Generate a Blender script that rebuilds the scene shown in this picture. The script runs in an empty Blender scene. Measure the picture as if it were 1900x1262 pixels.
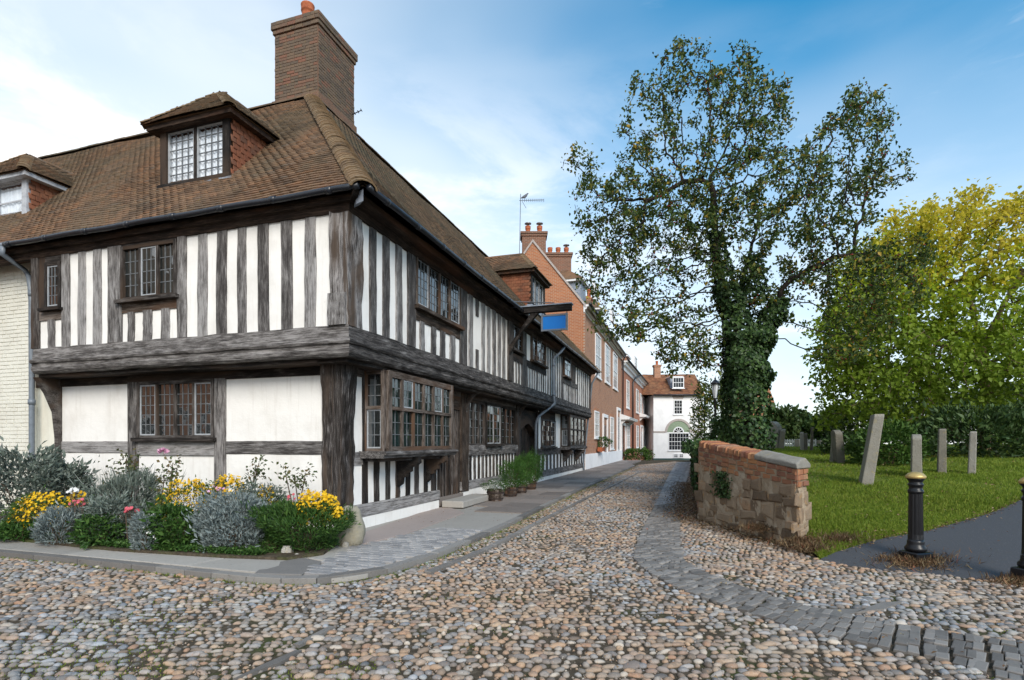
import bpy, bmesh, math, random
import numpy as np
from mathutils import Vector, Matrix
SC=bpy.context.scene
COL=SC.collection
R=math.radians
rng=np.random.default_rng(7); random.seed(7)
# ---------------------------------------------------------------- camera, sky, sun, exposure
F=1011.0; YH=822.0; EYE=1.5
cam=bpy.data.cameras.new('camera'); cam_o=bpy.data.objects.new('camera',cam); COL.objects.link(cam_o)
cam_o.location=(0,0,EYE); cam_o.rotation_euler=(R(90),0,0)
cam.sensor_width=36; cam.lens=36*F/1900; cam.shift_y=(YH-631)/1900; cam.clip_end=3000; cam.clip_start=.05
SC.camera=cam_o
SUN_AZ,SUN_EL=161,34
world=bpy.data.worlds.new('World'); SC.world=world; world.use_nodes=True
wn=world.node_tree; wl=wn.links; bg=wn.nodes['Background']; bg.inputs[1].default_value=.088
sky=wn.nodes.new('ShaderNodeTexSky'); sky.sky_type='NISHITA'; sky.sun_disc=False
sky.sun_elevation=R(SUN_EL); sky.sun_rotation=R(SUN_AZ); sky.air_density=1.0; sky.dust_density=.7; sky.ozone_density=2.5
hs=wn.nodes.new('ShaderNodeHueSaturation'); hs.inputs['Saturation'].default_value=1.75; hs.inputs['Value'].default_value=1.15; hs.inputs['Hue'].default_value=.480
wl.new(sky.outputs[0],hs.inputs['Color'])
tc=wn.nodes.new('ShaderNodeTexCoord')
def wnoise(scale,detail,rough,mscale,rot=(0,0,0)):
    m=wn.nodes.new('ShaderNodeMapping'); m.inputs['Scale'].default_value=mscale; m.inputs['Rotation'].default_value=rot
    wl.new(tc.outputs['Generated'],m.inputs[0])
    n=wn.nodes.new('ShaderNodeTexNoise'); n.inputs['Scale'].default_value=scale; n.inputs['Detail'].default_value=detail; n.inputs['Roughness'].default_value=rough
    n.inputs['Distortion'].default_value=.35
    wl.new(m.outputs[0],n.inputs[0]); return n.outputs['Fac']
def wmath(op,a,b=None,c=None,clamp=False):
    n=wn.nodes.new('ShaderNodeMath'); n.operation=op; n.use_clamp=clamp
    for i,v in enumerate((a,b,c)):
        if v is None: continue
        if hasattr(v,'links'): wl.new(v,n.inputs[i])
        else: n.inputs[i].default_value=v
    return n.outputs[0]
def wstep(v,a,b):
    n=wn.nodes.new('ShaderNodeMapRange'); n.interpolation_type='SMOOTHSTEP'
    wl.new(v,n.inputs[0]); n.inputs[1].default_value=a; n.inputs[2].default_value=b; return n.outputs[0]
sep=wn.nodes.new('ShaderNodeSeparateXYZ'); wl.new(tc.outputs['Generated'],sep.inputs[0])
# a thin high veil that thickens towards the horizon, wisps of cirrus, and a few low cumulus banks
veil=wmath('ADD',wmath('MULTIPLY',wstep(sep.outputs[2],.62,.02),.95),wmath('MULTIPLY',wstep(sep.outputs[0],.45,-.5),.70))
soft=wmath('MULTIPLY_ADD',wnoise(1.6,3,.5,(1,1,2.2)),.9,-.42)
veil=wmath('ADD',veil,soft,clamp=True)
wisp=wstep(wnoise(2.3,9,.62,(.8,1.6,5.5),(.15,.1,.5)),.56,.80)
wisp=wmath('MULTIPLY',wisp,wstep(sep.outputs[2],.85,.25))
bank=wstep(wnoise(2.6,10,.60,(1,1,2.6),(.3,.2,1.1)),.47,.64)
bank=wmath('MULTIPLY',bank,wmath('MULTIPLY',wstep(sep.outputs[2],.62,.30),wstep(sep.outputs[0],.9,-.5)))
cl=wmath('MAXIMUM',wmath('MULTIPLY',wisp,.7),wmath('MULTIPLY',bank,.9))
mx1=wn.nodes.new('ShaderNodeMix'); mx1.data_type='RGBA'; wl.new(wmath('MULTIPLY',veil,.85),mx1.inputs[0]); wl.new(hs.outputs[0],mx1.inputs[6]); mx1.inputs[7].default_value=(5.3,5.6,5.9,1)
mx2=wn.nodes.new('ShaderNodeMix'); mx2.data_type='RGBA'; wl.new(cl,mx2.inputs[0]); wl.new(mx1.outputs[2],mx2.inputs[6]); mx2.inputs[7].default_value=(7.2,7.0,6.9,1)
wl.new(mx2.outputs[2],bg.inputs[0])
sun=bpy.data.lights.new('sun','SUN'); sun.energy=1.5; sun.angle=R(26); sun.color=(1,.93,.82)
sun_o=bpy.data.objects.new('sun',sun); COL.objects.link(sun_o); sun_o.location=(-20,-30,30)
sd=Vector((math.sin(R(SUN_AZ))*math.cos(R(SUN_EL)),math.cos(R(SUN_AZ))*math.cos(R(SUN_EL)),math.sin(R(SUN_EL))))
sun_o.rotation_euler=sd.to_track_quat('Z','Y').to_euler()
SC.view_settings.view_transform='Standard'; SC.view_settings.look='None'; SC.view_settings.exposure=1.2; SC.view_settings.gamma=1
SC.view_settings.use_curve_mapping=False
SC.cycles.max_bounces=6; SC.cycles.diffuse_bounces=3; SC.cycles.glossy_bounces=3; SC.cycles.transparent_max_bounces=8
# ---------------------------------------------------------------- placing: pixel of the photograph -> point in the place
def gp(px,py,z=0.0):
    d=(EYE-z)*F/(py-YH); return np.array([(px-950)/F*d,d,z])
class Wall:
    """a vertical plane: origin, horizontal direction d, outward normal n"""
    def __init__(s,O,d,n): s.O=np.array(O,float); s.d=np.array(d,float); s.n=np.array(n,float)
    def s_(s,px,off=0.):
        k=(px-950)/F; o=s.O+off*s.n
        return (k*o[1]-o[0])/(s.d[0]-k*s.d[1])
    def y_(s,px,off=0.): return (s.O+off*s.n+s.s_(px,off)*s.d)[1]
    def z_(s,px,py,off=0.): return EYE+(YH-py)*s.y_(px,off)/F
    def P(s,a,z,off=0.):
        q=s.O+s.d*a+s.n*off; return np.array([q[0],q[1],z])
U=np.array([.3069,.9517]); V=np.array([-.9517,.3069]); N1=np.array([.9517,-.3069]); N2=np.array([-.3069,-.9517])
G=np.array([-2.745,8.727]); J=G+.45*(N1+N2)
SU=Wall(J,U,N1); SL=Wall(G,U,N1); LU=Wall(J,V,N2); LL=Wall(G,V,N2)
# ---------------------------------------------------------------- object tree
def tag(o,label=None,cat=None,group=None,kind=None):
    if label: o['label']=label
    if cat: o['category']=cat
    if group: o['group']=group
    if kind: o['kind']=kind
    return o
def thing(name,label,cat,loc,group=None):
    o=bpy.data.objects.new(name,None); COL.objects.link(o); o.location=loc; o.empty_display_size=.2
    return tag(o,label,cat,group)
def base_of(parent):
    q=Vector((0,0,0))
    while parent is not None: q=q+Vector(parent.location); parent=parent.parent
    return q
def mesh_obj(name,me,mat,parent=None,smooth=False):
    if mat: me.materials.append(mat)
    if smooth: me.polygons.foreach_set('use_smooth',[True]*len(me.polygons))
    o=bpy.data.objects.new(name,me); COL.objects.link(o)
    if parent is not None: o.parent=parent
    return o
def from_arrays(name,V_,Fl,mat,parent=None,smooth=False,tint=None,tris=False,attrs=None):
    """V_ (n,3) world coordinates, Fl faces: an (m,k) int array or a list"""
    off=base_of(parent); V_=np.asarray(V_,float)-np.array(off)
    me=bpy.data.meshes.new(name)
    if isinstance(Fl,np.ndarray):
        m,k=Fl.shape
        me.vertices.add(len(V_)); me.vertices.foreach_set('co',V_.astype(np.float32).ravel())
        me.loops.add(m*k); me.loops.foreach_set('vertex_index',Fl.astype(np.int32).ravel())
        me.polygons.add(m); me.polygons.foreach_set('loop_start',np.arange(0,m*k,k,dtype=np.int32)); 
        me.update(calc_edges=True)
    else: me.from_pydata([tuple(v) for v in V_],[],[tuple(f) for f in Fl])
    if tint is not None:
        a=me.attributes.new('tint','FLOAT','POINT'); a.data.foreach_set('value',np.asarray(tint,np.float32))
    for k,v in (attrs or {}).items():
        a=me.attributes.new(k,'FLOAT_VECTOR','POINT'); a.data.foreach_set('vector',np.asarray(v,np.float32).ravel())
    me.validate(clean_customdata=False); me.update()
    return mesh_obj(name,me,mat,parent,smooth)
class MB:
    """collects shapes and links them as one mesh; 'co' keeps (along, across, depth) for grain"""
    def __init__(s): s.v=[];s.f=[];s.c=[];s.m=[]
    def add(s,vs,fs,cs=None):
        b=len(s.v); s.v+= [tuple(map(float,v)) for v in vs]; s.f+=[tuple(i+b for i in f) for f in fs]
        s.c+= [tuple(map(float,c)) for c in (cs if cs is not None else vs)]
        return s
    def hexa(s,p,cs=None):
        return s.add(p,[(0,3,2,1),(4,5,6,7),(0,1,5,4),(1,2,6,5),(2,3,7,6),(3,0,4,7)],cs)
    def wbox(s,W,s0,s1,z0,z1,o0,o1,vert=False):
        q=[(s0,z0,o0),(s1,z0,o0),(s1,z1,o0),(s0,z1,o0),(s0,z0,o1),(s1,z0,o1),(s1,z1,o1),(s0,z1,o1)]
        return s.hexa([W.P(*a) for a in q],[(a[1],a[0],a[2]) if vert else a for a in q])
    def stud(s,W,s0,s1,z0,z1,o0,o1,j=.008,n=7,lean=0.):
        """an upright timber with slightly uneven arrises"""
        vs=[];cs=[];wl_=wr=0.
        for i in range(n+1):
            t=i/n; z=z0+(z1-z0)*t
            wl_=wl_*.6+random.uniform(-j,j); wr=wr*.6+random.uniform(-j,j)
            a=s0+wl_+lean*t; b=s1+wr+lean*t; oo=o1+random.uniform(-.004,.004); ch=.010
            for (x,o) in ((a,o0),(a,oo-ch),(a+ch,oo),(b-ch,oo),(b,oo-ch),(b,o0)):
                vs.append(W.P(x,z,o)); cs.append((z,x,o))
        fs=[]
        for i in range(n):
            for k in range(5): fs.append((i*6+k,(i+1)*6+k,(i+1)*6+k+1,i*6+k+1))
        fs.append(tuple(range(5,-1,-1))[::-1]); fs.append(tuple(n*6+k for k in range(5,-1,-1)))
        return s.add(vs,fs,cs)
    def beam(s,W,s0,s1,prof,n=12,j=.008,mitre0=False):
        """a level timber: profile [(z,off)...] swept along the wall"""
        vs=[];cs=[];k=len(prof)
        for i in range(n+1):
            t=i/n
            for (z,o) in prof:
                a=s0+(s1-s0)*t
                if mitre0 and i==0: a=-o
                jj=random.uniform(-j,j) if 0<i<n else 0
                vs.append(W.P(a,z+jj,o+jj*.4)); cs.append((a,z,o))
        fs=[]
        for i in range(n):
            for q in range(k): fs.append((i*k+q,(i+1)*k+q,(i+1)*k+(q+1)%k,i*k+(q+1)%k))
        fs.append(tuple(range(k))); fs.append(tuple(n*k+q for q in range(k-1,-1,-1)))
        return s.add(vs,fs,cs)
    def poly(s,W,pts,o0,o1):
        """outline [(s,z)] extruded between two offsets"""
        k=len(pts)
        vs=[W.P(a,z,o1) for a,z in pts]+[W.P(a,z,o0) for a,z in pts]
        cs=[(a,z,o1) for a,z in pts]+[(a,z,o0) for a,z in pts]
        fs=[tuple(range(k)),tuple(range(2*k-1,k-1,-1))]+[(i,(i+1)%k,k+(i+1)%k,k+i) for i in range(k)]
        return s.add(vs,fs,cs)
    def prism(s,pts,z0,z1):
        k=len(pts); vs=[(p[0],p[1],z1 if len(p)<3 else p[2]) for p in pts]+[(p[0],p[1],z0) for p in pts]
        return s.add(vs,[tuple(range(k)),tuple(range(2*k-1,k-1,-1))]+[(i,k+i,k+(i+1)%k,(i+1)%k) for i in range(k)])
    def box(s,c,sx,sy,sz,rz=0.):
        c=np.array(c,float); ca,sa=math.cos(rz),math.sin(rz); p=[]
        for dz in (0,1):
            for dx,dy in ((-1,-1),(1,-1),(1,1),(-1,1)):
                x,y=dx*sx/2,dy*sy/2; p.append((c[0]+x*ca-y*sa,c[1]+x*sa+y*ca,c[2]+dz*sz))
        return s.hexa(p)
    def tube(s,pts,r,seg=8,cap=True):
        pts=[np.array(p,float) for p in pts]; n=len(pts); rs=r if hasattr(r,'__len__') else [r]*n
        vs=[];cs=[];L=0.;prev=None
        for i,p in enumerate(pts):
            t=(pts[min(i+1,n-1)]-pts[max(i-1,0)]); t=t/(np.linalg.norm(t)+1e-9)
            if prev is None:
                a=np.cross(t,(0,0,1) if abs(t[2])<.9 else (1,0,0))
            else: a=prev-t*np.dot(prev,t)
            a=a/(np.linalg.norm(a)+1e-9); prev=a; b=np.cross(t,a)
            if i: L+=np.linalg.norm(p-pts[i-1])
            for k in range(seg):
                th=2*math.pi*k/seg; vs.append(p+rs[i]*(a*math.cos(th)+b*math.sin(th))); cs.append((L,th*rs[i],rs[i]))
        fs=[(i*seg+k,i*seg+(k+1)%seg,(i+1)*seg+(k+1)%seg,(i+1)*seg+k) for i in range(n-1) for k in range(seg)]
        if cap: fs+=[tuple(range(seg))[::-1],tuple((n-1)*seg+k for k in range(seg))]
        return s.add(vs,fs,cs)
    def lathe(s,c,prof,seg=20,capt=True,flute=0):
        """[(r,z)] turned about a vertical axis at c"""
        vs=[]
        for r,z in prof:
            for k in range(seg):
                th=2*math.pi*k/seg; vs.append((c[0]+r*math.cos(th),c[1]+r*math.sin(th),c[2]+z))
        n=len(prof)
        fs=[(i*seg+k,i*seg+(k+1)%seg,(i+1)*seg+(k+1)%seg,(i+1)*seg+k) for i in range(n-1) for k in range(seg)]
        fs+=[tuple(range(seg))[::-1]]+([tuple((n-1)*seg+k for k in range(seg))] if capt else [])
        return s.add(vs,fs)
    def build(s,name,mat,parent=None,smooth=False,label=None):
        o=from_arrays(name,np.array(s.v),s.f,mat,parent,smooth,attrs={'co':np.array(s.c)})
        if label: o['label']=label
        return o
def normals_out(o):
    bm=bmesh.new(); bm.from_mesh(o.data); bmesh.ops.recalc_face_normals(bm,faces=bm.faces); bm.to_mesh(o.data); bm.free(); return o
def mat_from(x,y,z,t):
    """(n,3) axes and positions -> (n,4,4)"""
    n=len(t); M=np.zeros((n,4,4)); M[:,:3,0]=x; M[:,:3,1]=y; M[:,:3,2]=z; M[:,:3,3]=t; M[:,3,3]=1; return M
EYEP=np.array([0,0,EYE])
def scatter(name,unit,M,mat,parent,n_obj=300,smooth=False,rest_name=None,label=None,cull=True):
    """alike pieces: the n_obj that show largest are objects sharing mesh data, the rest is one joined part"""
    if len(M)==0: return
    off=np.array(base_of(parent)); units=unit if isinstance(unit,list) else [unit]
    M=np.asarray(M); d=np.linalg.norm(M[:,:3,3]-EYEP,axis=1)
    px=950+F*M[:,0,3]/np.maximum(M[:,1,3],.1); py=YH-F*(M[:,2,3]-EYE)/np.maximum(M[:,1,3],.1)
    size=np.linalg.norm(M[:,:3,0],axis=1)/d
    infr=(px>-5)&(px<1905)&(py>-5)&(py<1262)&(M[:,1,3]>.5) if cull else np.ones(len(M),bool)
    order=np.argsort(-(size*np.where(infr,1,.001))); near=order[:n_obj]; rest=order[n_obj:]
    uid=rng.integers(0,len(units),len(M))
    mes=[]
    for uv,uf in units:
        me=bpy.data.meshes.new(name); me.from_pydata([tuple(v) for v in uv],[],[tuple(f) for f in uf]); me.materials.append(mat)
        if smooth: me.polygons.foreach_set('use_smooth',[True]*len(me.polygons))
        me.update(); mes.append(me)
    for i in near:
        o=bpy.data.objects.new(name,mes[uid[i]]); COL.objects.link(o); o.parent=parent
        m=M[i].copy(); m[:3,3]-=off; o.matrix_local=Matrix(m.tolist())
    if len(rest):
        Vs=[];Fs=[];T=[];b=0
        for k,(uv,uf) in enumerate(units):
            ids=rest[uid[rest]==k]
            if not len(ids): continue
            uv4=np.c_[np.asarray(uv,float),np.ones(len(uv))]
            P=np.einsum('nij,vj->nvi',M[ids],uv4)[:,:,:3]; n=len(ids); nv=len(uv)
            Vs.append(P.reshape(-1,3)); T.append(np.repeat(rng.random(n),nv))
            for f in [uf]:
                fa=np.array([list(q)+[q[-1]]*(4-len(q)) if len(q)<4 else list(q) for q in f]) if False else None
            tri=[];quad=[]
            for q in uf: (tri if len(q)==3 else quad).append(q)
            for arr in (tri,quad):
                if arr:
                    A=np.array(arr); Fs.append((A[None]+(np.arange(n)*nv)[:,None,None]+b).reshape(-1,A.shape[1]))
            b+=n*nv
        Vs=np.vstack(Vs)-off
        me=bpy.data.meshes.new(rest_name or name)
        me.vertices.add(len(Vs)); me.vertices.foreach_set('co',Vs.astype(np.float32).ravel())
        loops=np.concatenate([f.ravel() for f in Fs]); cnt=np.concatenate([np.full(len(f),f.shape[1]) for f in Fs])
        me.loops.add(len(loops)); me.loops.foreach_set('vertex_index',loops.astype(np.int32))
        me.polygons.add(len(cnt)); me.polygons.foreach_set('loop_start',np.r_[0,np.cumsum(cnt)[:-1]].astype(np.int32))
        me.update(calc_edges=True)
        a=me.attributes.new('tint','FLOAT','POINT'); a.data.foreach_set('value',np.concatenate(T).astype(np.float32))
        o=mesh_obj(rest_name or name,me,mat,parent,smooth); o['kind']='stuff'
def pip(poly,X,Y):
    X=np.asarray(X);Y=np.asarray(Y); ins=np.zeros(X.shape,bool); n=len(poly)
    for i in range(n):
        x0,y0=poly[i][:2]; x1,y1=poly[(i+1)%n][:2]
        c=((y0>Y)!=(y1>Y))&(X<(x1-x0)*(Y-y0)/((y1-y0) if abs(y1-y0)>1e-12 else 1e-12)+x0); ins^=c
    return ins
def unit_slab(ch=.12):
    """a unit piece (x,y in -.5..+.5, z 0..1) with a chamfered top: 10 quads"""
    v=[(-.5,-.5,0),(.5,-.5,0),(.5,.5,0),(-.5,.5,0),(-.5,-.5,1-ch),(.5,-.5,1-ch),(.5,.5,1-ch),(-.5,.5,1-ch)]
    i=.5-ch*.5; v+=[(-i,-i,1),(i,-i,1),(i,i,1),(-i,i,1)]
    f=[(0,1,5,4),(1,2,6,5),(2,3,7,6),(3,0,4,7),(4,5,9,8),(5,6,10,9),(6,7,11,10),(7,4,8,11),(8,9,10,11)]
    return v,f
def rough_slab(seed,ch=.14,j=.07):
    r=random.Random(seed); v,f=unit_slab(ch)
    w=[]
    d=[(r.uniform(-j,j),r.uniform(-j,j)) for _ in range(4)]
    for i,(x,y,z) in enumerate(v):
        k=i%4; w.append((x+d[k][0]-(.0),y+d[k][1],z+(r.uniform(-j,j)*.5 if i>=8 else 0)))
    return w,f
def unit_dome(seg=8,rings=3,seed=0,j=.09,deep=.35):
    r=random.Random(seed); v=[];f=[]
    lv=[(-deep,.86)]+[(math.sin(a),math.cos(a)) for a in [math.pi/2*k/rings for k in range(rings)]]
    ph=[r.uniform(-j,j) for _ in range(seg)]
    for (z,rad) in lv:
        for k in range(seg):
            th=2*math.pi*k/seg; q=rad*(1+ph[k]+r.uniform(-j,j)*.4)
            c,s=math.cos(th),math.sin(th)
            c=math.copysign(abs(c)**.8,c); s=math.copysign(abs(s)**.8,s)
            v.append((.5*q*c,.5*q*s,.5*z))
    v.append((r.uniform(-.05,.05),r.uniform(-.05,.05),.5)); n=len(lv)
    f=[(i*seg+k,i*seg+(k+1)%seg,(i+1)*seg+(k+1)%seg,(i+1)*seg+k) for i in range(n-1) for k in range(seg)]
    f+=[((n-1)*seg+k,(n-1)*seg+(k+1)%seg,len(v)-1) for k in range(seg)]
    return v,f
def lerp_poly(pts,n):
    pts=np.array(pts,float); L=np.r_[0,np.cumsum(np.linalg.norm(np.diff(pts,axis=0),axis=1))]
    t=np.linspace(0,L[-1],n); return np.c_[[np.interp(t,L,pts[:,k]) for k in range(pts.shape[1])]].T
def smooth_line(pts,it=2):
    pts=np.array(pts,float)
    for _ in range(it):
        q=[pts[0]]
        for a,b in zip(pts[:-1],pts[1:]): q+=[a*.75+b*.25,a*.25+b*.75]
        q.append(pts[-1]); pts=np.array(q)
    return pts
# ---------------------------------------------------------------- materials
class Mat:
    def __init__(s,name,rough=.8,spec=.3):
        s.m=bpy.data.materials.new(name); s.m.use_nodes=True; s.t=s.m.node_tree; s.b=s.t.nodes['Principled BSDF']
        s.b.inputs['Roughness'].default_value=rough; s.b.inputs['Specular IOR Level'].default_value=spec
    def n(s,typ,ins=None,**pr):
        nd=s.t.nodes.new('ShaderNode'+typ)
        for k,v in pr.items(): setattr(nd,k,v)
        for k,v in (ins or {}).items(): s.set(nd.inputs[k],v)
        return nd
    def set(s,sock,v):
        if isinstance(v,bpy.types.NodeSocket): s.t.links.new(v,sock)
        elif isinstance(v,(tuple,list)) and len(v)==3 and sock.type=='RGBA': sock.default_value=(*v,1)
        else: sock.default_value=v
    def math(s,op,a,b=None,clamp=False):
        nd=s.n('Math',operation=op,use_clamp=clamp); s.set(nd.inputs[0],a)
        if b is not None: s.set(nd.inputs[1],b)
        return nd.outputs[0]
    def pos(s): return s.n('NewGeometry').outputs['Position']
    def attr(s,name,vec=False): 
        a=s.n('Attribute',attribute_name=name); return a.outputs['Vector' if vec else 'Fac']
    def rnd(s): return s.n('ObjectInfo').outputs['Random']
    def tint(s): return s.math('FRACT',s.math('ADD',s.attr('tint'),s.rnd()))
    def map(s,v,sc=(1,1,1),loc=None):
        nd=s.n('Mapping',{'Vector':v,'Scale':sc}); 
        if loc is not None: s.set(nd.inputs['Location'],loc)
        return nd.outputs[0]
    def noise(s,v,scale,detail=4,rough=.55,dist=0.):
        return s.n('TexNoise',{'Vector':v,'Scale':scale,'Detail':detail,'Roughness':rough,'Distortion':dist}).outputs['Fac']
    def ramp(s,fac,stops):
        nd=s.n('ValToRGB',{'Fac':fac}); e=nd.color_ramp.elements
        while len(e)<len(stops): e.new(.5)
        for q,(p,c) in zip(e,stops): q.position=p; q.color=(*c,1) if len(c)==3 else c
        return nd.outputs[0]
    def mix(s,fac,a,b,blend='MIX'):
        nd=s.n('Mix',data_type='RGBA',blend_type=blend); s.set(nd.inputs[0],fac); s.set(nd.inputs[6],a); s.set(nd.inputs[7],b); return nd.outputs[2]
    def step(s,v,a,b,lo=0.,hi=1.):
        return s.n('MapRange',{0:v,1:a,2:b,3:lo,4:hi},interpolation_type='SMOOTHSTEP').outputs[0]
    def color(s,c): s.set(s.b.inputs['Base Color'],c); return s
    def bump(s,h,strength=.4,dist=.01):
        s.t.links.new(s.n('Bump',{'Height':h,'Strength':strength,'Distance':dist}).outputs[0],s.b.inputs['Normal']); return s
    def rough(s,v): s.set(s.b.inputs['Roughness'],v); return s
def comb(m,x): return m.n('CombineXYZ',{0:x,1:x,2:x}).outputs[0]
def M_oak(name,dark,mid,pale,bias=0.,warm=None):
    m=Mat(name,.85,.2); co=m.attr('co',True); r=m.rnd(); off=comb(m,m.math('MULTIPLY',r,37.))
    v=m.map(co,(3.6,62,62),off); g=m.noise(v,1.,9,.78,.15)
    v2=m.map(co,(2.6,9,9),off); g2=m.noise(v2,1.,5,.65)
    f=m.math('ADD',m.math('MULTIPLY',m.math('SUBTRACT',g,.5),1.45),m.math('MULTIPLY',m.math('SUBTRACT',g2,.5),.85)); f=m.math('ADD',f,.5); f=m.math('ADD',f,m.math('MULTIPLY',m.math('SUBTRACT',r,.5),.34)); f=m.math('ADD',f,bias)
    c=m.ramp(f,[(.30,dark),(.50,mid),(.72,pale)])
    crack=m.step(m.noise(m.map(co,(1.3,85,85),off),1.,4,.6,.4),.60,.66); c=m.mix(m.math('MULTIPLY',crack,.9),c,tuple(x*.25 for x in dark))
    sp_=m.step(m.noise(m.map(co,(30,40,40),off),1.,5,.8),.60,.72); c=m.mix(m.math('MULTIPLY',sp_,.5),c,dark)
    if warm: c=m.mix(m.step(m.noise(m.map(co,(.5,2.5,2.5),off),1.,2),.50,.68),c,warm)
    m.color(c).bump(m.math('SUBTRACT',g,m.math('MULTIPLY',crack,.6)),.75,.012); return m.m
OAK=M_oak('weathered_oak',(.050,.045,.043),(.160,.150,.144),(.35,.338,.33))
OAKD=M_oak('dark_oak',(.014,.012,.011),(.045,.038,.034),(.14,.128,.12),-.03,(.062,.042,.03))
OAKW=M_oak('brown_oak',(.022,.016,.012),(.075,.055,.042),(.20,.17,.15),0,(.12,.068,.042))
OAKB=M_oak('beam_oak',(.028,.025,.024),(.105,.096,.091),(.29,.275,.265),0.)
OAKP=M_oak('post_oak',(.015,.012,.010),(.075,.066,.062),(.36,.34,.33),.0,(.085,.062,.047))
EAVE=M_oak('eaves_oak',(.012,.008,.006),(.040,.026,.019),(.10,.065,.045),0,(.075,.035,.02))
def M_plaster(name,base,stain):
    m=Mat(name,.9,.15); p=m.pos(); n=m.noise(p,1.3,5,.6); n2=m.noise(m.map(p,(14,14,1.2)),1.,4,.6)
    c=m.mix(m.math('MULTIPLY',m.step(n,.42,.72),.55),base,stain); c=m.mix(m.math('MULTIPLY',m.step(n2,.52,.76),.45),c,stain)
    c=m.mix(m.math('MULTIPLY',m.step(m.noise(p,9.,6,.7),.66,.76),.30),c,tuple(x*.62 for x in stain))
    sp=m.n('SeparateXYZ',{0:p}).outputs[2]
    m.color(c).bump(m.math('ADD',m.noise(p,7,4),m.math('MULTIPLY',m.noise(p,60,3),.35)),.35,.02); return m.m
PLASTER=M_plaster('lime_plaster',(.85,.835,.80),(.66,.63,.58))
CREAM=M_plaster('cream_plaster',(.77,.76,.66),(.62,.59,.50))
WHITEWASH=M_plaster('white_render',(.82,.82,.82),(.68,.68,.68))
def M_tile(name,stops,moss=.5,lichen=.5):
    m=Mat(name,.85,.2); p=m.pos(); t=m.tint()
    c=m.ramp(t,stops); c=m.mix(m.math('MULTIPLY',m.noise(p,45,4),.55),c,(.10,.075,.055),'MULTIPLY') if False else c
    big=m.noise(p,.55,4,.6); c=m.mix(m.math('MULTIPLY',m.step(big,.42,.66),moss),c,(.105,.092,.062))
    c=m.mix(m.math('MULTIPLY',m.step(m.noise(p,7.,5,.7),.52,.66),.55*moss+.1),c,(.06,.056,.04))
    c=m.mix(m.math('MULTIPLY',m.step(m.noise(p,9.,6,.75),.62,.70),lichen),c,(.26,.20,.045))
    c=m.mix(m.math('MULTIPLY',m.step(m.noise(p,23.,4,.7),.63,.70),.5),c,(.24,.23,.20))
    c=m.mix(m.math('MULTIPLY',m.step(m.noise(p,31.,3,.6),.55,.75),.45),c,(.03,.024,.018)); c=m.mix(m.math('MULTIPLY',m.step(m.noise(p,1.7,6,.7),.50,.66),.6),c,(.055,.040,.028)); c=m.mix(m.math('MULTIPLY',m.step(m.noise(m.map(p,(1,1,1),(7,3,1)),1.3,5,.65),.56,.70),.3),c,(.26,.13,.068))
    m.color(c).bump(m.noise(p,50,4),.5,.006); return m.m
TILE=M_tile('clay_roof_tile',[(0,(.12,.075,.048)),(.3,(.16,.098,.060)),(.6,(.185,.115,.068)),(.85,(.215,.115,.062)),(1,(.14,.105,.078))],.55,.6)
TILE2=M_tile('mossy_roof_tile',[(0,(.08,.055,.038)),(.4,(.13,.09,.058)),(.8,(.17,.11,.066)),(1,(.10,.08,.06))],.8,.65)
BONNET=M_tile('bonnet_hip_tile',[(0,(.17,.11,.06)),(.5,(.23,.155,.085)),(1,(.19,.12,.065))],.4,.3)
HUNG=M_tile('hung_clay_tile',[(0,(.17,.062,.035)),(.4,(.24,.09,.048)),(.8,(.28,.11,.058)),(1,(.13,.06,.04))],.12,.1)
def M_brick(name,stops,lichen=(.2,.17,.05),la=.3,soot=.3):
    m=Mat(name,.9,.15); p=m.pos(); t=m.tint(); c=m.ramp(t,stops)
    c=m.mix(m.math('MULTIPLY',m.step(m.noise(p,3.2,5,.65),.50,.70),soot),c,(.075,.068,.060))
    c=m.mix(m.math('MULTIPLY',m.step(m.noise(p,11,6,.75),.58,.68),la),c,lichen)
    c=m.mix(m.math('MULTIPLY',m.step(m.noise(p,38,4,.7),.60,.72),.45),c,(.36,.33,.29))
    m.color(c).bump(m.noise(p,55,5,.65),.8,.008); return m.m
BRICK_CH=M_brick('chimney_brick',[(0,(.11,.085,.066)),(.4,(.15,.11,.08)),(.75,(.165,.115,.08)),(.92,(.21,.10,.068)),(1,(.125,.10,.075))],(.25,.21,.07),.6,.45)
BRICK_WALL=M_brick('old_red_brick',[(0,(.24,.10,.066)),(.35,(.37,.17,.085)),(.6,(.20,.095,.07)),(.8,(.42,.20,.09)),(1,(.30,.18,.12))],(.42,.27,.11),.5,.6)
BRICK_WHITE=M_plaster('painted_brick',(.74,.73,.65),(.60,.58,.50))
def M_brickwall(name,a,b,mort,dirt=.3):
    """far brickwork, bricks about 2 px: laid by the material along the wall"""
    m=Mat(name,.9,.15); co=m.attr('co',True); p=m.pos()
    bt=m.n('TexBrick',{'Vector':co,'Color1':a,'Color2':b,'Mortar':mort,'Scale':1.,'Mortar Size':.010,'Bias':-.1,'Brick Width':.235,'Row Height':.08})
    c=bt.outputs['Color']; c=m.mix(m.math('MULTIPLY',m.step(m.noise(p,1.1,5,.65),.45,.7),dirt),c,(.12,.075,.055)); c=m.mix(m.math('MULTIPLY',m.noise(p,5,4,.7),.5),c,(.45,.28,.18),'SOFT_LIGHT')
    m.color(c).bump(bt.outputs['Fac'],-.5,.01); return m.m
BW_GABLE=M_brickwall('orange_brickwork',(.42,.165,.075),(.34,.13,.065),(.42,.33,.25),.10)
BW_BROWN=M_brickwall('brown_brickwork',(.42,.20,.11),(.30,.15,.095),(.40,.34,.28),.2)
BW_CHIM=M_brickwall('sooty_brickwork',(.22,.105,.07),(.15,.085,.062),(.26,.22,.18),.45)
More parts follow.
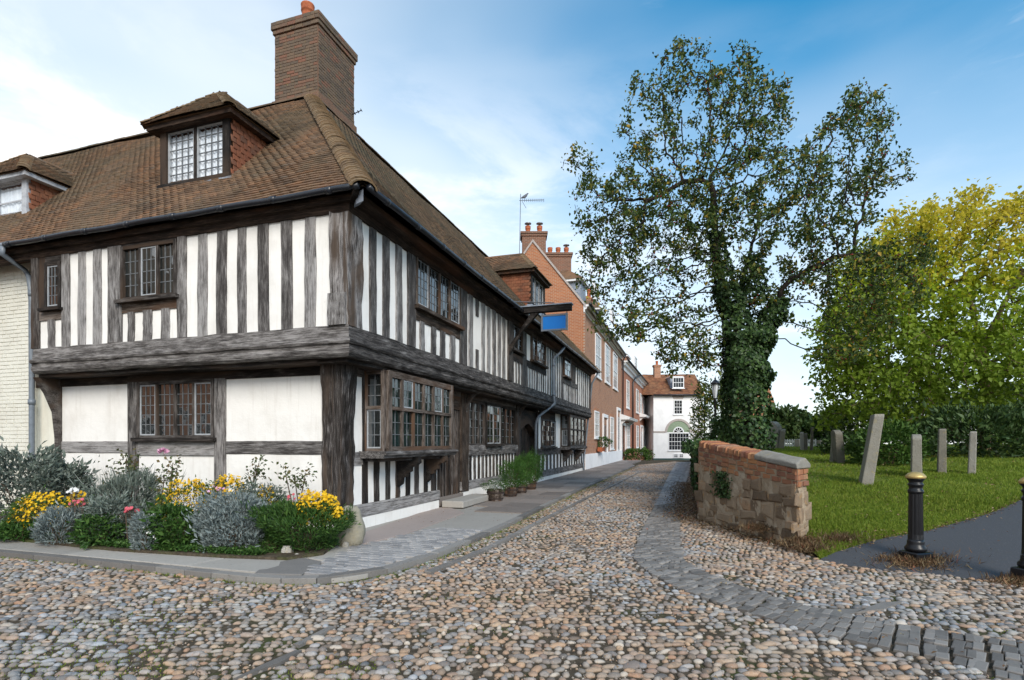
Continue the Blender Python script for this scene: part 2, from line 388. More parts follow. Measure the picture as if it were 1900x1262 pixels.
BW_RED=M_brickwall('red_brickwork',(.40,.145,.08),(.33,.115,.07),(.42,.32,.25),.12)
def M_stone(name,stops,lich=(.42,.33,.13),la=.4,sc=6.,dark=.4):
    m=Mat(name,.92,.15); p=m.pos(); t=m.tint(); c=m.ramp(m.math('ADD',m.math('MULTIPLY',t,.6),m.math('MULTIPLY',m.noise(p,sc,5,.65),.4)),stops)
    c=m.mix(m.math('MULTIPLY',m.step(m.noise(p,sc*1.7,6,.75),.55,.68),la),c,lich)
    c=m.mix(m.math('MULTIPLY',m.step(m.noise(p,sc*4,5,.7),.58,.70),dark),c,(.06,.055,.048))
    m.color(c).bump(m.math('ADD',m.noise(p,sc*3,6,.7),m.math('MULTIPLY',m.noise(p,sc*12,4),.4)),.8,.02); return m.m
RUBBLE=M_stone('rubble_stone',[(.2,(.13,.095,.065)),(.45,(.25,.18,.12)),(.7,(.36,.275,.19)),(.9,(.38,.19,.085))],(.50,.27,.085),.6,5.,.6)
MORTAR=M_stone('lime_mortar',[(.2,(.14,.105,.07)),(.5,(.30,.225,.15)),(.8,(.42,.34,.25))],(.47,.24,.08),.65,3.,.6)
GRAVE=M_stone('gravestone',[(.2,(.11,.10,.08)),(.5,(.22,.205,.17)),(.9,(.36,.345,.31))],(.40,.31,.09),.4,5.,.5)
CAPSTONE=M_stone('coping_stone',[(.2,(.16,.15,.13)),(.5,(.32,.30,.26)),(.9,(.48,.46,.42))],(.40,.33,.16),.45,6.,.6)
BOULDER=M_stone('boulder',[(.2,(.19,.175,.135)),(.5,(.32,.295,.23)),(.9,(.44,.41,.33))],(.36,.29,.12),.35,6.,.25)
def M_pave(name,stops,sc=3.,wear=.3,rough=.75):
    m=Mat(name,rough,.3); p=m.pos(); t=m.tint(); c=m.ramp(m.math('ADD',m.math('MULTIPLY',t,.65),m.math('MULTIPLY',m.noise(p,sc,5,.6),.35)),stops)
    c=m.mix(m.math('MULTIPLY',m.step(m.noise(p,sc*6,5,.7),.55,.72),wear),c,(.07,.062,.055))
    c=m.mix(m.math('MULTIPLY',m.step(m.noise(p,70,3,.7),.60,.70),.25),c,(.40,.37,.33))
    m.color(c).bump(m.math('ADD',m.noise(p,18,5,.65),m.math('MULTIPLY',m.noise(p,90,3),.4)),.45,.008); return m.m
def M_cobble():
    m=Mat('flint_cobble',.6,.3); p=m.pos(); t=m.tint(); zone=m.noise(p,.33,3,.5); dust=m.math('MULTIPLY',m.step(m.noise(p,.8,5,.65),.50,.66),.42)
    warm=m.ramp(t,[(0,(.13,.105,.085)),(.16,(.30,.215,.15)),(.32,(.39,.255,.16)),(.46,(.22,.215,.215)),(.6,(.43,.31,.205)),(.74,(.34,.20,.125)),(.86,(.17,.155,.145)),(1,(.50,.43,.35))])
    cool=m.ramp(t,[(0,(.11,.115,.12)),(.22,(.20,.22,.245)),(.40,(.30,.275,.235)),(.58,(.33,.355,.385)),(.74,(.34,.235,.15)),(.86,(.13,.135,.14)),(1,(.44,.43,.41))])
    c=m.mix(m.step(m.math('ADD',zone,m.math('MULTIPLY',m.math('SUBTRACT',m.math('FRACT',m.math('MULTIPLY',t,17.)),.5),.25)),.34,.52),cool,warm)
    q=m.n('Mapping',{'Vector':p,'Location':comb(m,m.math('MULTIPLY',t,31.))}).outputs[0]
    c=m.mix(m.math('MULTIPLY',m.step(m.noise(q,22,5,.7),.50,.68),.55),c,(.10,.088,.076))
    c=m.mix(m.math('MULTIPLY',m.step(m.noise(q,60,4,.75),.58,.70),.6),c,(.52,.48,.42))
    c=m.mix(m.math('MULTIPLY',m.step(m.noise(q,36,3,.6),.60,.70),.5),c,(.36,.19,.10))
    c=m.mix(dust,c,(.34,.285,.225)); z=m.n('SeparateXYZ',{0:p}).outputs[2]
    c=m.mix(m.step(m.math('ADD',z,m.math('MULTIPLY',m.noise(p,30,3),.014)),.021,.006),c,(.07,.057,.038))
    m.color(c).bump(m.noise(q,45,6,.7),.55,.006); return m.m
COBBLE=M_cobble()
SETT_D=M_pave('slate_sett',[(.1,(.105,.096,.088)),(.5,(.17,.157,.144)),(.9,(.26,.24,.22))],7.,.45,.6)
SETT_L=M_pave('granite_sett',[(.1,(.20,.195,.195)),(.5,(.29,.28,.275)),(.9,(.39,.37,.35))],7.,.4,.6)
CONC=M_pave('concrete_slab',[(.1,(.25,.235,.21)),(.5,(.33,.31,.28)),(.9,(.42,.395,.355))],3.5,.45)
FLAG=M_pave('york_flag',[(.1,(.14,.12,.108)),(.4,(.205,.175,.155)),(.7,(.255,.215,.19)),(.95,(.31,.285,.26))],3.,.5)
PINK=M_pave('pink_concrete',[(.1,(.25,.20,.18)),(.9,(.36,.30,.27))],2.,.25)
KERB=M_pave('kerb_stone',[(.1,(.12,.113,.105)),(.5,(.19,.178,.166)),(.9,(.27,.255,.235))],5.,.5)
TARMAC=M_pave('tarmac',[(.3,(.058,.060,.066)),(.5,(.098,.099,.104)),(.7,(.15,.148,.147))],1.6,.5,.8)
def M_ground():
    m=Mat('earth_and_moss',.95,.1); p=m.pos()
    c=m.ramp(m.noise(p,14,6,.7),[(.25,(.032,.026,.019)),(.5,(.078,.062,.044)),(.75,(.16,.13,.095))])
    g=m.mix(m.noise(p,30,4,.7),(.030,.045,.012),(.085,.105,.028))
    c=m.mix(m.math('MULTIPLY',m.step(m.noise(p,.9,6,.7),.50,.66),.75),c,g)
    m.color(c).bump(m.noise(p,40,5,.7),.8,.02); return m.m
EARTH=M_ground()
def M_lawn():
    m=Mat('lawn_turf',.95,.1); p=m.pos()
    c=m.ramp(m.noise(p,3.,6,.7),[(.25,(.065,.10,.015)),(.5,(.115,.155,.024)),(.78,(.20,.20,.06))])
    c=m.mix(m.math('MULTIPLY',m.step(m.noise(p,2.1,6,.75),.56,.70),.7),c,(.16,.125,.06))
    m.color(c).bump(m.noise(p,40,5,.7),.8,.03); return m.m
LAWN=M_lawn()
def M_leaf(name,stops,trans=.3,rough=.5,pos=None):
    m=Mat(name,rough,.25); t=m.attr('tint')
    if pos: t=m.math('ADD',m.math('MULTIPLY',t,.55),m.math('MULTIPLY',m.noise(m.pos(),pos,3,.6),.45))
    c=m.ramp(t,stops); m.color(c)
    if trans:
        tr=m.n('BsdfTranslucent',{'Color':c}); ms=m.n('MixShader',{0:trans}); out=m.t.nodes['Material Output']
        m.t.links.new(m.b.outputs[0],ms.inputs[1]); m.t.links.new(tr.outputs[0],ms.inputs[2]); m.t.links.new(ms.outputs[0],out.inputs[0])
    return m.m
L_HAW=M_leaf('hawthorn_leaf',[(0,(.030,.056,.015)),(.45,(.062,.108,.024)),(.8,(.12,.16,.034)),(.93,(.21,.19,.035)),(1,(.40,.27,.035))],.3)
L_IVY=M_leaf('ivy_leaf',[(0,(.016,.038,.012)),(.5,(.034,.070,.020)),(1,(.075,.13,.035))],.15,.45)
L_DARK=M_leaf('evergreen_leaf',[(0,(.020,.046,.014)),(.5,(.040,.078,.022)),(1,(.08,.13,.036))],.15)
L_FAR=M_leaf('far_foliage',[(0,(.028,.055,.016)),(.5,(.050,.085,.024)),(1,(.085,.12,.035))],.2)
L_GREYG=M_leaf('grey_green_leaf',[(0,(.085,.115,.092)),(.5,(.14,.175,.145)),(1,(.22,.25,.22))],.15,.7)
L_BLUEG=M_leaf('lavender_leaf',[(0,(.13,.165,.165)),(.5,(.20,.245,.24)),(1,(.29,.33,.32))],.15,.7)
L_GREEN=M_leaf('bright_green_leaf',[(0,(.030,.070,.012)),(.5,(.055,.115,.020)),(1,(.10,.17,.035))],.25)
L_DEEP=M_leaf('deep_green_leaf',[(0,(.022,.060,.013)),(.5,(.042,.10,.020)),(1,(.085,.16,.035))],.2)
L_ROSE=M_leaf('rose_leaf',[(0,(.035,.055,.016)),(.6,(.075,.10,.03)),(1,(.15,.10,.04))],.2)
L_BROWN=M_leaf('dead_leaf',[(0,(.09,.05,.028)),(.4,(.17,.10,.052)),(.75,(.25,.165,.085)),(.92,(.34,.28,.16)),(1,(.25,.06,.035))],.1,.8)
L_GRASS=M_leaf('grass_blade',[(0,(.095,.165,.014)),(.5,(.175,.25,.024)),(.85,(.28,.30,.05)),(1,(.42,.35,.15))],.35,.6,.75)
F_YEL=M_leaf('yellow_petal',[(0,(.66,.38,.01)),(1,(.82,.54,.02))],.2); F_WHITE=M_leaf('white_petal',[(0,(.72,.72,.70)),(1,(.82,.82,.80))],.2)
F_PINK=M_leaf('pink_petal',[(0,(.70,.34,.52)),(1,(.82,.52,.66))],.25); F_RED=M_leaf('red_petal',[(0,(.55,.08,.10)),(1,(.72,.16,.20))],.2)
BERRY=M_leaf('red_berry',[(0,(.13,.008,.012)),(1,(.26,.018,.022))],0,.35)
L_HEATH=M_leaf('heath_leaf',[(0,(.030,.085,.016)),(.5,(.055,.14,.024)),(1,(.10,.21,.04))],.25)
def M_bark(name,a,b):
    m=Mat(name,.95,.1); p=m.pos(); c=m.ramp(m.noise(m.map(p,(9,9,2.5)),1.6,6,.7),[(.3,a),(.7,b)])
    m.color(c).bump(m.noise(m.map(p,(16,16,4)),2,5,.7),.9,.03); return m.m
BARK=M_bark('dark_bark',(.016,.013,.011),(.060,.050,.042)); BARK2=M_bark('pale_bark',(.10,.075,.045),(.24,.18,.11)); STEM=M_bark('twig_bark',(.07,.05,.035),(.16,.12,.085))
def M_plain(name,c,rough=.5,spec=.5,metal=0.,n=0.,c2=None,sc=12.):
    m=Mat(name,rough,spec); m.b.inputs['Metallic'].default_value=metal; p=m.pos()
    c2=c2 or tuple(x*.7 for x in c); k=m.noise(p,sc,5,.65); m.color(m.mix(m.step(k,.4,.7),c,c2)); m.rough(m.step(k,.3,.7,rough*.85,min(1,rough*1.25)))
    if n: m.bump(m.noise(p,sc*3,4),n,.005)
    return m.m
BLACKP=M_plain('black_paint',(.008,.008,.010),.34,.4,0,.1); GOLDP=M_plain('dull_gold_paint',(.56,.40,.15),.40,.5,.5,.15,(.40,.28,.10))
GUTTER=M_plain('black_gutter_plastic',(.014,.017,.024),.35,.5); LEAD=M_plain('sheet_lead',(.23,.27,.33),.5,.5,.2,.2,(.36,.40,.46),6)
PIPE=M_plain('grey_pipe_paint',(.17,.20,.235),.45,.5,0,.1,(.13,.155,.185)); IRONW=M_plain('grey_casement_iron',(.40,.42,.44),.5,.4,0,0,(.30,.32,.34))
CAME=M_plain('lead_came',(.13,.14,.15),.5,.4,.2,0,(.20,.21,.22)); WPAINT=M_plain('white_gloss_paint',(.78,.79,.80),.4,.5,0,0,(.70,.71,.72),4)
GREYP=M_plain('pale_grey_paint',(.47,.49,.52),.45,.5); TERRA=M_plain('terracotta_pot',(.40,.115,.045),.75,.3,0,.3,(.27,.08,.04),9)
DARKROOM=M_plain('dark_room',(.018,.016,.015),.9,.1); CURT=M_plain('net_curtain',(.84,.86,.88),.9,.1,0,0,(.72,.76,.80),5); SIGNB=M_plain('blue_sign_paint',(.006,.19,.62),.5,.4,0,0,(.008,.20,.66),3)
SAGE=M_plain('sage_green_paint',(.25,.32,.22),.6,.3); STONEB=M_plain('pinkish_stone_band',(.45,.40,.37),.8,.2); PLINTHG=M_plain('dark_green_plinth',(.05,.09,.085),.6,.3)
FENCEP=M_plain('pale_fence_paint',(.48,.50,.50),.6,.3); RUST=M_plain('rusty_hoop',(.05,.035,.03),.7,.4,.3,.2); BIRDM=M_plain('pigeon_feather',(.10,.11,.13),.7,.2,0,0,(.20,.21,.24),25)
ALU=M_plain('dull_aluminium',(.16,.17,.18),.5,.5,.5); COWL=M_plain('steel_cowl',(.30,.30,.31),.4,.5,.6)
def M_glass(name,base,ior,rough=.04):
    m=Mat(name,rough,.5); m.b.inputs['IOR'].default_value=ior; r=m.rnd()
    m.color(m.mix(r,base,tuple(x*.4 for x in base))); p=m.pos(); m.bump(m.noise(p,5,2),.12,.02); return m.m
PANE_D=M_glass('dark_sash_glass',(.03,.035,.042),1.35,.1); PANE=M_glass('old_dark_glass',(.022,.026,.026),2.2); PANE_G=M_glass('green_dark_glass',(.014,.030,.030),1.8)
def M_clear():
    m=Mat('clear_window_glass',.03,.5); t=m.n('BsdfTransparent',{'Color':(.97,.98,.99)}); gl=m.n('BsdfGlossy',{'Color':(1,1,1),'Roughness':.03})
    fr=m.n('LayerWeight',{'Blend':.5}).outputs['Facing']; ms=m.n('MixShader',{0:m.math('ADD',m.math('MULTIPLY',m.math('POWER',fr,4.),.7),.07)}); m.t.links.new(t.outputs[0],ms.inputs[1]); m.t.links.new(gl.outputs[0],ms.inputs[2])
    m.t.links.new(ms.outputs[0],m.t.nodes['Material Output'].inputs[0]); return m.m
CLEAR=M_clear()
# ---------------------------------------------------------------- the timber-framed house
HOUSE=thing('timber_framed_house','black and white timber-framed corner house with jettied upper floor and tiled roof','house',(G[0],G[1],0))
CUBE=([(x,y,z) for z in (-.5,.5) for x,y in ((-.5,-.5),(.5,-.5),(.5,.5),(-.5,.5))],[(0,3,2,1),(4,5,6,7),(0,1,5,4),(1,2,6,5),(2,3,7,6),(3,0,4,7)])
_pm={}
def pane(parent,W,s0,s1,z0,z1,off,mat,tilt=.03,th=.006):
    if mat.name not in _pm:
        me=bpy.data.meshes.new('pane'); me.from_pydata(CUBE[0],[],CUBE[1]); me.materials.append(mat); _pm[mat.name]=me
    o=bpy.data.objects.new('pane',_pm[mat.name]); COL.objects.link(o); o.parent=parent
    d=Vector((*W.d,0)); n=Vector((*W.n,0)); z=Vector((0,0,1))
    n2=(n+d*random.uniform(-tilt,tilt)+z*random.uniform(-tilt,tilt)).normalized(); d2=(d-n2*d.dot(n2)).normalized(); z2=d2.cross(n2)
    if z2.z<0: z2=-z2
    m=Matrix.Identity(4)
    for i in range(3): m[i][0]=d2[i]*(s1-s0); m[i][1]=n2[i]*th; m[i][2]=z2[i]*(z1-z0)
    p=Vector(W.P((s0+s1)/2,(z0+z1)/2,off))-base_of(parent)
    for i in range(3): m[i][3]=p[i]
    o.matrix_local=m; return o
def window(W,parent,s0,s1,z0,z1,off=0.,nl=1,cols=2,rows=4,glass=None,iron=(),fm=None,fw=.06,mw=.05,dp=.07,sill=.05,transom=None,split=True,backing=True,cw=.013,lab=None,cmat=None,gmats=None,ironmat=None):
    """a window part (jambs, head, mullions) with casements, panes, leads and a sill under it"""
    fm=fm or OAKW; glass=glass or PANE
    if s1<s0: s0,s1=s1,s0
    b=MB(); back=off-.05
    for a0,a1 in ((s0,s0+fw),(s1-fw,s1)): b.wbox(W,a0,a1,z0,z1,back,off+dp-.02,True)
    b.wbox(W,s0,s1,z1-fw,z1,back,off+dp-.026); b.wbox(W,s0,s1,z0,z0+fw*.7,back,off+dp-.026)
    iw=(s1-s0-2*fw-(nl-1)*mw)/nl
    for k in range(1,nl):
        a=s0+fw+k*(iw+mw)-mw; b.wbox(W,a,a+mw,z0+fw*.7,z1-fw,back,off+dp-.032,True)
    bands=[(z0+fw*.7,z1-fw)]
    if transom:
        b.wbox(W,s0+fw,s1-fw,transom-.03,transom+.03,back,off+dp-.015); bands=[(z0+fw*.7,transom-.03),(transom+.03,z1-fw)]
    win=b.build('window',fm,parent,label=lab)
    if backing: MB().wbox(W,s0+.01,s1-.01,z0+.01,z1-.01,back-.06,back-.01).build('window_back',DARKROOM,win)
    le=MB(); ir=MB()
    for bi,(b0,b1) in enumerate(bands):
        r_=rows if not isinstance(rows,(tuple,list)) else rows[bi]
        for k in range(nl):
            a0=s0+fw+k*(iw+mw); a1=a0+iw; gz0,gz1=b0,b1; o_=off-.008
            if (k if not transom else (bi,k)) in iron:
                w=.024; o_=off+.014; ir=MB()
                for q in ((a0,a0+w,b0,b1),(a1-w,a1,b0,b1)): ir.wbox(W,q[0],q[1],q[2],q[3],off-.01,off+.03,True)
                for q in ((a0+w,a1-w,b0,b0+w),(a0+w,a1-w,b1-w,b1)): ir.wbox(W,q[0],q[1],q[2],q[3],off-.01,off+.028)
                a0+=w;a1-=w;gz0+=w;gz1-=w; ir.build('casement_frame',ironmat or IRONW,win)
            gm=gmats[(bi,k)] if gmats and (bi,k) in gmats else glass
            cw_=(a1-a0)/cols; rh=(gz1-gz0)/r_
            if split:
                for i in range(cols):
                    for j in range(r_): pane(win,W,a0+i*cw_,a0+(i+1)*cw_,gz0+j*rh,gz0+(j+1)*rh,o_,gm)
            else: pane(win,W,a0,a1,gz0,gz1,o_,gm,.004)
            for i in range(1,cols): le.wbox(W,a0+i*cw_-cw/2,a0+i*cw_+cw/2,gz0,gz1,o_,o_+.012)
            for j in range(1,r_): le.wbox(W,a0,a1,gz0+j*rh-cw/2,gz0+j*rh+cw/2,o_,o_+.010)
    if le.v: le.build('glazing_bars',cmat or CAME,win)
    if sill: MB().wbox(W,s0-.06,s1+.06,z0-sill,z0-.002,off-.03,off+dp+.05).build('sill',fm,win)
    return win
def pts_col(pts,z0,z1,n=10,j=.012,grow=None):
    """an upright with footprint pts, each ring jittered; grow(t) -> (dx,dy,scale)"""
    b=MB(); k=len(pts); pts=np.array(pts,float); c=pts.mean(0); vs=[];cs=[]; w=np.zeros((k,2))
    for i in range(n+1):
        t=i/n; g=grow(t) if grow else (0,0,1); w=w*.6+rng.uniform(-j,j,(k,2)); q=c+(pts-c)*g[2]+np.array(g[:2])+w; z=z0+(z1-z0)*t
        per=0.
        for a in range(k):
            if a: per+=np.linalg.norm(pts[a]-pts[a-1])
            vs.append((q[a][0],q[a][1],z)); cs.append((z,per,per*.3))
    fs=[(i*k+a,i*k+(a+1)%k,(i+1)*k+(a+1)%k,(i+1)*k+a) for i in range(n) for a in range(k)]
    fs+=[tuple(range(k))[::-1],tuple(n*k+a for a in range(k))]
    return b.add(vs,fs,cs)
def studs_and_panels(W,edges,z0,z1,off=0.,proud=.022,parent=None,oak=None,plaster=None,jit=.008,first=None,last=None,lean=.012):
    """edges: [(s0,s1)] timbers; plaster panels fill every gap between first and last"""
    parent=parent or HOUSE
    e=sorted((min(a),max(a)) for a in edges); lo=first if first is not None else e[0][0]; hi=last if last is not None else e[-1][1]
    cuts=[lo]+[ (a+b)/2 for a,b in e]+[hi]
    for a,b in e: MB().stud(W,a,b,z0-.01,z1+.01,off-.09,off+proud+random.uniform(0,.012),jit,lean=random.uniform(-lean,lean)).build('stud',oak or OAK,parent)
    for a,b in zip(cuts[:-1],cuts[1:]):
        if b-a>.02: MB().wbox(W,a,b,z0-.005,z1+.005,off-.12,off-.001+random.uniform(-.003,.003)).build('infill_panel',plaster or PLASTER,parent)
Z1,Z2=3.27,4.96     # top of the jetty beam, underside of the eaves
# dark core behind everything
A0=G-.25*N1-.25*N2
MB().prism([A0,A0+21*U,A0+21*U+7*V,A0+7*U+7*V,A0+7*U+14*V,A0+14*V],.02,5.15).build('inner_wall',DARKROOM,HOUSE)
# upper floor, garden side (runs to the left)
L=LU.s_
def pr(W,a,b): x,y=W.s_(a),W.s_(b); return (min(x,y),max(x,y))
sw0,sw1=L(331),L(228)
studs_and_panels(LU,[pr(LU,367,385),pr(LU,403,421),pr(LU,441,458),pr(LU,480,500),pr(LU,523,543),pr(LU,565,586)],Z1,Z2,first=L(613),last=sw0-.15)
MB().stud(LU,sw0-.19,sw0,Z1,Z2,-.1,.035).build('post',OAK,HOUSE)
MB().stud(LU,sw1,L(203),Z1,Z2,-.1,.04).build('post',OAK,HOUSE)
studs_and_panels(LU,[pr(LU,174,190),pr(LU,146,160),pr(LU,116,131)],Z1,Z2,first=L(203),last=L(116))
zs=LU.z_(280,553); zt=LU.z_(280,452)
window(LU,HOUSE,sw0,sw1,zs,min(zt,Z2),0,3,3,4,iron=(1,),fm=OAKD,sill=.06,lab='three-light leaded window on the upper floor, its middle casement ajar')
MB().wbox(LU,sw0,sw1,zs-.06-.16,zs-.06,-.09,.02).build('rail',OAKW,HOUSE)
studs_and_panels(LU,[pr(LU,299,315),pr(LU,267,283),pr(LU,238,250)],Z1,zs-.22,first=sw0,last=sw1)
zs2=LU.z_(100,573); e0=L(116); e1=L(87)
window(LU,HOUSE,e0,e1,zs2,LU.z_(100,488),0,1,3,4,fm=OAKD,sill=.05,iron=(0,))
MB().wbox(LU,e0,L(74),zs2-.21,zs2-.05,-.09,.02).build('rail',OAKW,HOUSE)
studs_and_panels(LU,[pr(LU,91,103)],Z1,zs2-.21,first=e0,last=L(75))
MB().stud(LU,L(75),L(62),Z1,Z2,-.12,.05).build('post',OAKD,HOUSE)
MB().stud(LU,e1,L(75),zs2,Z2,-.12,.03).build('post',OAKD,HOUSE)
MB().wbox(LU,sw0,sw1,min(zt,Z2)-.002,Z2+.02,-.1,.03).build('lintel',OAKD,HOUSE); MB().wbox(LU,e0,e1,LU.z_(100,488),Z2+.02,-.1,.03).build('lintel',OAKD,HOUSE)
# the great corner post of the upper floor
lp,rp=L(613),SU.s_(669.5)
o=.035
C0=J+o*(N1+N2)
foot=[C0,C0+(rp+o)*.5*U,C0+(rp+o)*U,C0+(rp+o)*U-.14*N1,C0+.14*U+.12*V*1.0+0*U,C0+(lp+o)*V-.14*N2,C0+(lp+o)*V,C0+(lp+o)*.5*V]
foot[4]=J-.1*(N1+N2)
pts_col(foot,Z1-.01,Z2+.1,14,.012).build('corner_post',OAKP,HOUSE)
z5=LU.z_(630,545)
MB().stud(LU,.005,lp+.01,Z1,z5,.02,.075,.006).build('scarf_block',OAK,HOUSE)
# jetty beams, both sides, with mouldings
prof=[(Z1,-.10),(Z1,.03),(3.06,.05),(3.055,.085),(3.02,.10),(2.985,.085),(2.98,.06),(2.93,.055),(2.90,.075),(2.84,.06),(2.80,.02),(2.79,-.10)]
MB().beam(LU,0,L(65),prof,22,.009,True).build('jetty_beam',OAKB,HOUSE)
MB().beam(SU,0,21.25,prof,60,.010,True).build('jetty_beam',OAKB,HOUSE)
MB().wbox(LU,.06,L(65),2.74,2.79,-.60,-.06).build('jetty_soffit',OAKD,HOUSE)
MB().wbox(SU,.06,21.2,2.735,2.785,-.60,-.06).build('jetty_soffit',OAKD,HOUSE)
# upper floor, street side
S=SU.s_
studs_and_panels(SU,[pr(SU,685,697),pr(SU,709,721),pr(SU,734,745)],Z1,Z2,first=rp,last=S(757))
wa,wb=S(769),S(852)
MB().stud(SU,S(755),wa,Z1,Z2,-.1,.035).build('post',OAK,HOUSE); MB().stud(SU,wb,S(865),Z1,Z2,-.1,.035).build('post',OAK,HOUSE)
zb=SU.z_(770,566); zt=SU.z_(770,455)
window(SU,HOUSE,wa,wb,zb,zt,0,4,3,6,iron=(0,3),sill=.07,lab='four-light leaded window reflecting the sky')
MB().wbox(SU,wa,wb,zt-.002,Z2+.02,-.1,.03).build('lintel',OAKD,HOUSE)
MB().wbox(SU,wa,wb,zb-.27,zb-.07,-.09,.02).build('rail',OAKW,HOUSE)
studs_and_panels(SU,[pr(SU,778,786),pr(SU,799,808),pr(SU,816,825),pr(SU,834,843)],Z1,zb-.27,first=wa,last=wb)
studs_and_panels(SU,[pr(SU,868.5,876),pr(SU,893,898.5),pr(SU,903,908.5),pr(SU,913,918.5),pr(SU,923,928.5),pr(SU,932,936.5)],Z1,Z2,first=S(864),last=S(941.5))
q0,q1=pr(SU,882,887)      # a stud with its middle plastered over
MB().stud(SU,q0,q1,Z1,3.75,-.09,.025).build('stud',OAK,HOUSE); MB().stud(SU,q0,q1,4.55,Z2,-.09,.025).build('stud',OAK,HOUSE)
MB().stud(SU,S(941),S(949),Z1,Z2,-.1,.05).build('post',OAKD,HOUSE)
za=SU.z_(996,612); zbb=SU.z_(996,671)
a0,a1=S(949),S(968)
window(SU,HOUSE,a0,a1,zbb,za,0,2,2,6,sill=.06,fm=OAKD)
MB().stud(SU,a1,S(976),Z1,Z2,-.1,.03).build('post',OAKD,HOUSE)
b0,b1=S(984),S(1010)
window(SU,HOUSE,b0,b1,zbb-.05,za,0.03,3,2,6,sill=.07,iron=(1,),lab='leaded window behind the hanging sign')
MB().wbox(SU,S(976),b0,zbb-.2,Z2,-.12,-.001).build('infill_panel',PLASTER,HOUSE)
for (x0,x1) in ((a0,a1),(b0,b1)): MB().wbox(SU,x0,x1,za-.002,Z2+.02,-.1,.03).build('lintel',OAKD,HOUSE)
MB().wbox(SU,a0,b1+.2,zbb-.34,zbb-.125,-.1,.03).build('rail',OAKD,HOUSE)
n=14; w=(b1+.3-a0)/n
studs_and_panels(SU,[(a0+w*(k+.25),a0+w*(k+.62)) for k in range(n)],Z1,zbb-.34,first=a0,last=b1+.3,jit=.006)
MB().stud(SU,b1,b1+.22,zbb-.2,Z2,-.1,.03).build('post',OAKD,HOUSE)
c0,c1=S(1043),S(1056); c2=S(1067); e9=21.15
n=7; w=(c0-b1-.3)/n
studs_and_panels(SU,[(b1+.3+w*(k+.3),b1+.3+w*(k+.72)) for k in range(n)],Z1,Z2,first=b1+.3,last=c0-.12,jit=.006)
MB().stud(SU,c0-.14,c0,Z1,Z2,-.1,.03).build('post',OAKD,HOUSE)
zc0,zc1=SU.z_(1050,700),SU.z_(1050,653)
window(SU,HOUSE,c0,c1,zc0,zc1,.06,1,2,4,sill=.06,iron=(0,)); MB().wbox(SU,c1,c2,zc0-.06,Z2,-.1,.03,True).build('post',OAKD,HOUSE)
MB().wbox(SU,c0,c1,zc1,Z2,-.1,.02).build('lintel',OAKD,HOUSE)
MB().wbox(SU,c0,c2+.3,zc0-.30,zc0-.08,-.1,.04).build('rail',OAKD,HOUSE)
n=9; w=(c2+.3-c0)/n
studs_and_panels(SU,[(c0+w*(k+.3),c0+w*(k+.7)) for k in range(n)],Z1,zc0-.30,first=c0,last=c2+.3,jit=.005)
n=7; w=(e9-c2-.3)/n
studs_and_panels(SU,[(c2+.3+w*(k+.3),c2+.3+w*(k+.72)) for k in range(n)],Z1,Z2,first=c2+.25,last=e9,jit=.005)
MB().stud(SU,e9-.1,e9+.12,Z1,Z2+.1,-.3,.04).build('post',OAKD,HOUSE)
# ground floor, garden side
def zl(px,py): return LL.z_(px,py)
K=LL.s_; zr0,zr1=1.31,1.53; ztop=2.62
def panelL(a,b,z0,z1,m=PLASTER): MB().wbox(LL,min(a,b),max(a,b),z0,z1,-.15,random.uniform(-.004,.0)).build('infill_panel',m,HOUSE)
MB().wbox(LL,-.02,K(64),ztop-.02,2.76,-.15,.03).build('top_rail',OAKD,HOUSE)
p1,p2,p3,p4,p5=K(597),K(420),K(400),K(258),K(240)
panelL(p1,p2,zr1,ztop); panelL(p1,p2,.0,zr0); panelL(p3,p4,.0,zr0-.02); panelL(p5,K(112),zr1,ztop,PLASTER); panelL(p5,K(112),0,zr0)
panelL(K(110),K(60),0,2.76,CREAM)
for a,b in ((p1,p2),(p5,K(116))): MB().beam(LL,min(a,b)-.01,max(a,b)+.01,[(zr1,-.1),(zr1,.008),(zr1-.01,.014),(zr0+.01,.014),(zr0,.008),(zr0,-.1)],9,.006).build('rail',OAK,HOUSE)
MB().stud(LL,p2,p3,.1,ztop,-.1,.04).build('post',OAKB,HOUSE); MB().stud(LL,p4,p5,.1,ztop,-.1,.04).build('post',OAKB,HOUSE)
zs=zl(330,812); zt=min(zl(330,703),ztop)
window(LL,HOUSE,p3,p4,zs,zt,0,4,3,5,iron=(0,3),fm=OAKD,sill=.07,lab='four-light leaded window above the flower bed')
MB().wbox(LL,p3,p4,zr0-.03,zs-.07,-.1,.03).build('rail',OAK,HOUSE)
MB().wbox(LL,p3,p4,zt-.002,ztop,-.1,.03).build('lintel',OAKD,HOUSE)
# curved bracket post at the left end
b=MB(); xs=K(112)
b.beam(LL,xs-.05,xs+.06,[(.1,-.05),(.1,.06),(1.6,.07),(2.1,.12),(2.45,.26),(2.74,.44),(2.74,-.05)],1,0); b.build('curved_bracket',OAKD,HOUSE)
# corner post of the ground floor: a tree trunk set root end up
lo_,ro=K(597),SL.s_(655)
C1=G+.03*(N1+N2)
foot=[C1,C1+(ro*.5)*U+.01*N1,C1+ro*U,C1+ro*U-.16*N1,G-.14*(N1+N2),C1+lo_*V-.16*N2,C1+lo_*V,C1+lo_*.5*V+.01*N2]
def grow(t):
    s_=1+.05*math.cos(t*3)+(.30*((t-.62)/.38)**1.3 if t>.62 else 0); k=.10*((t-.62)/.38) if t>.62 else 0
    return (k*(N1+N2)[0],k*(N1+N2)[1],s_)
pts_col(foot,.12,2.76,18,.016,grow).build('dragon_post',OAKP,HOUSE,label='massive flared corner post of knotted oak')
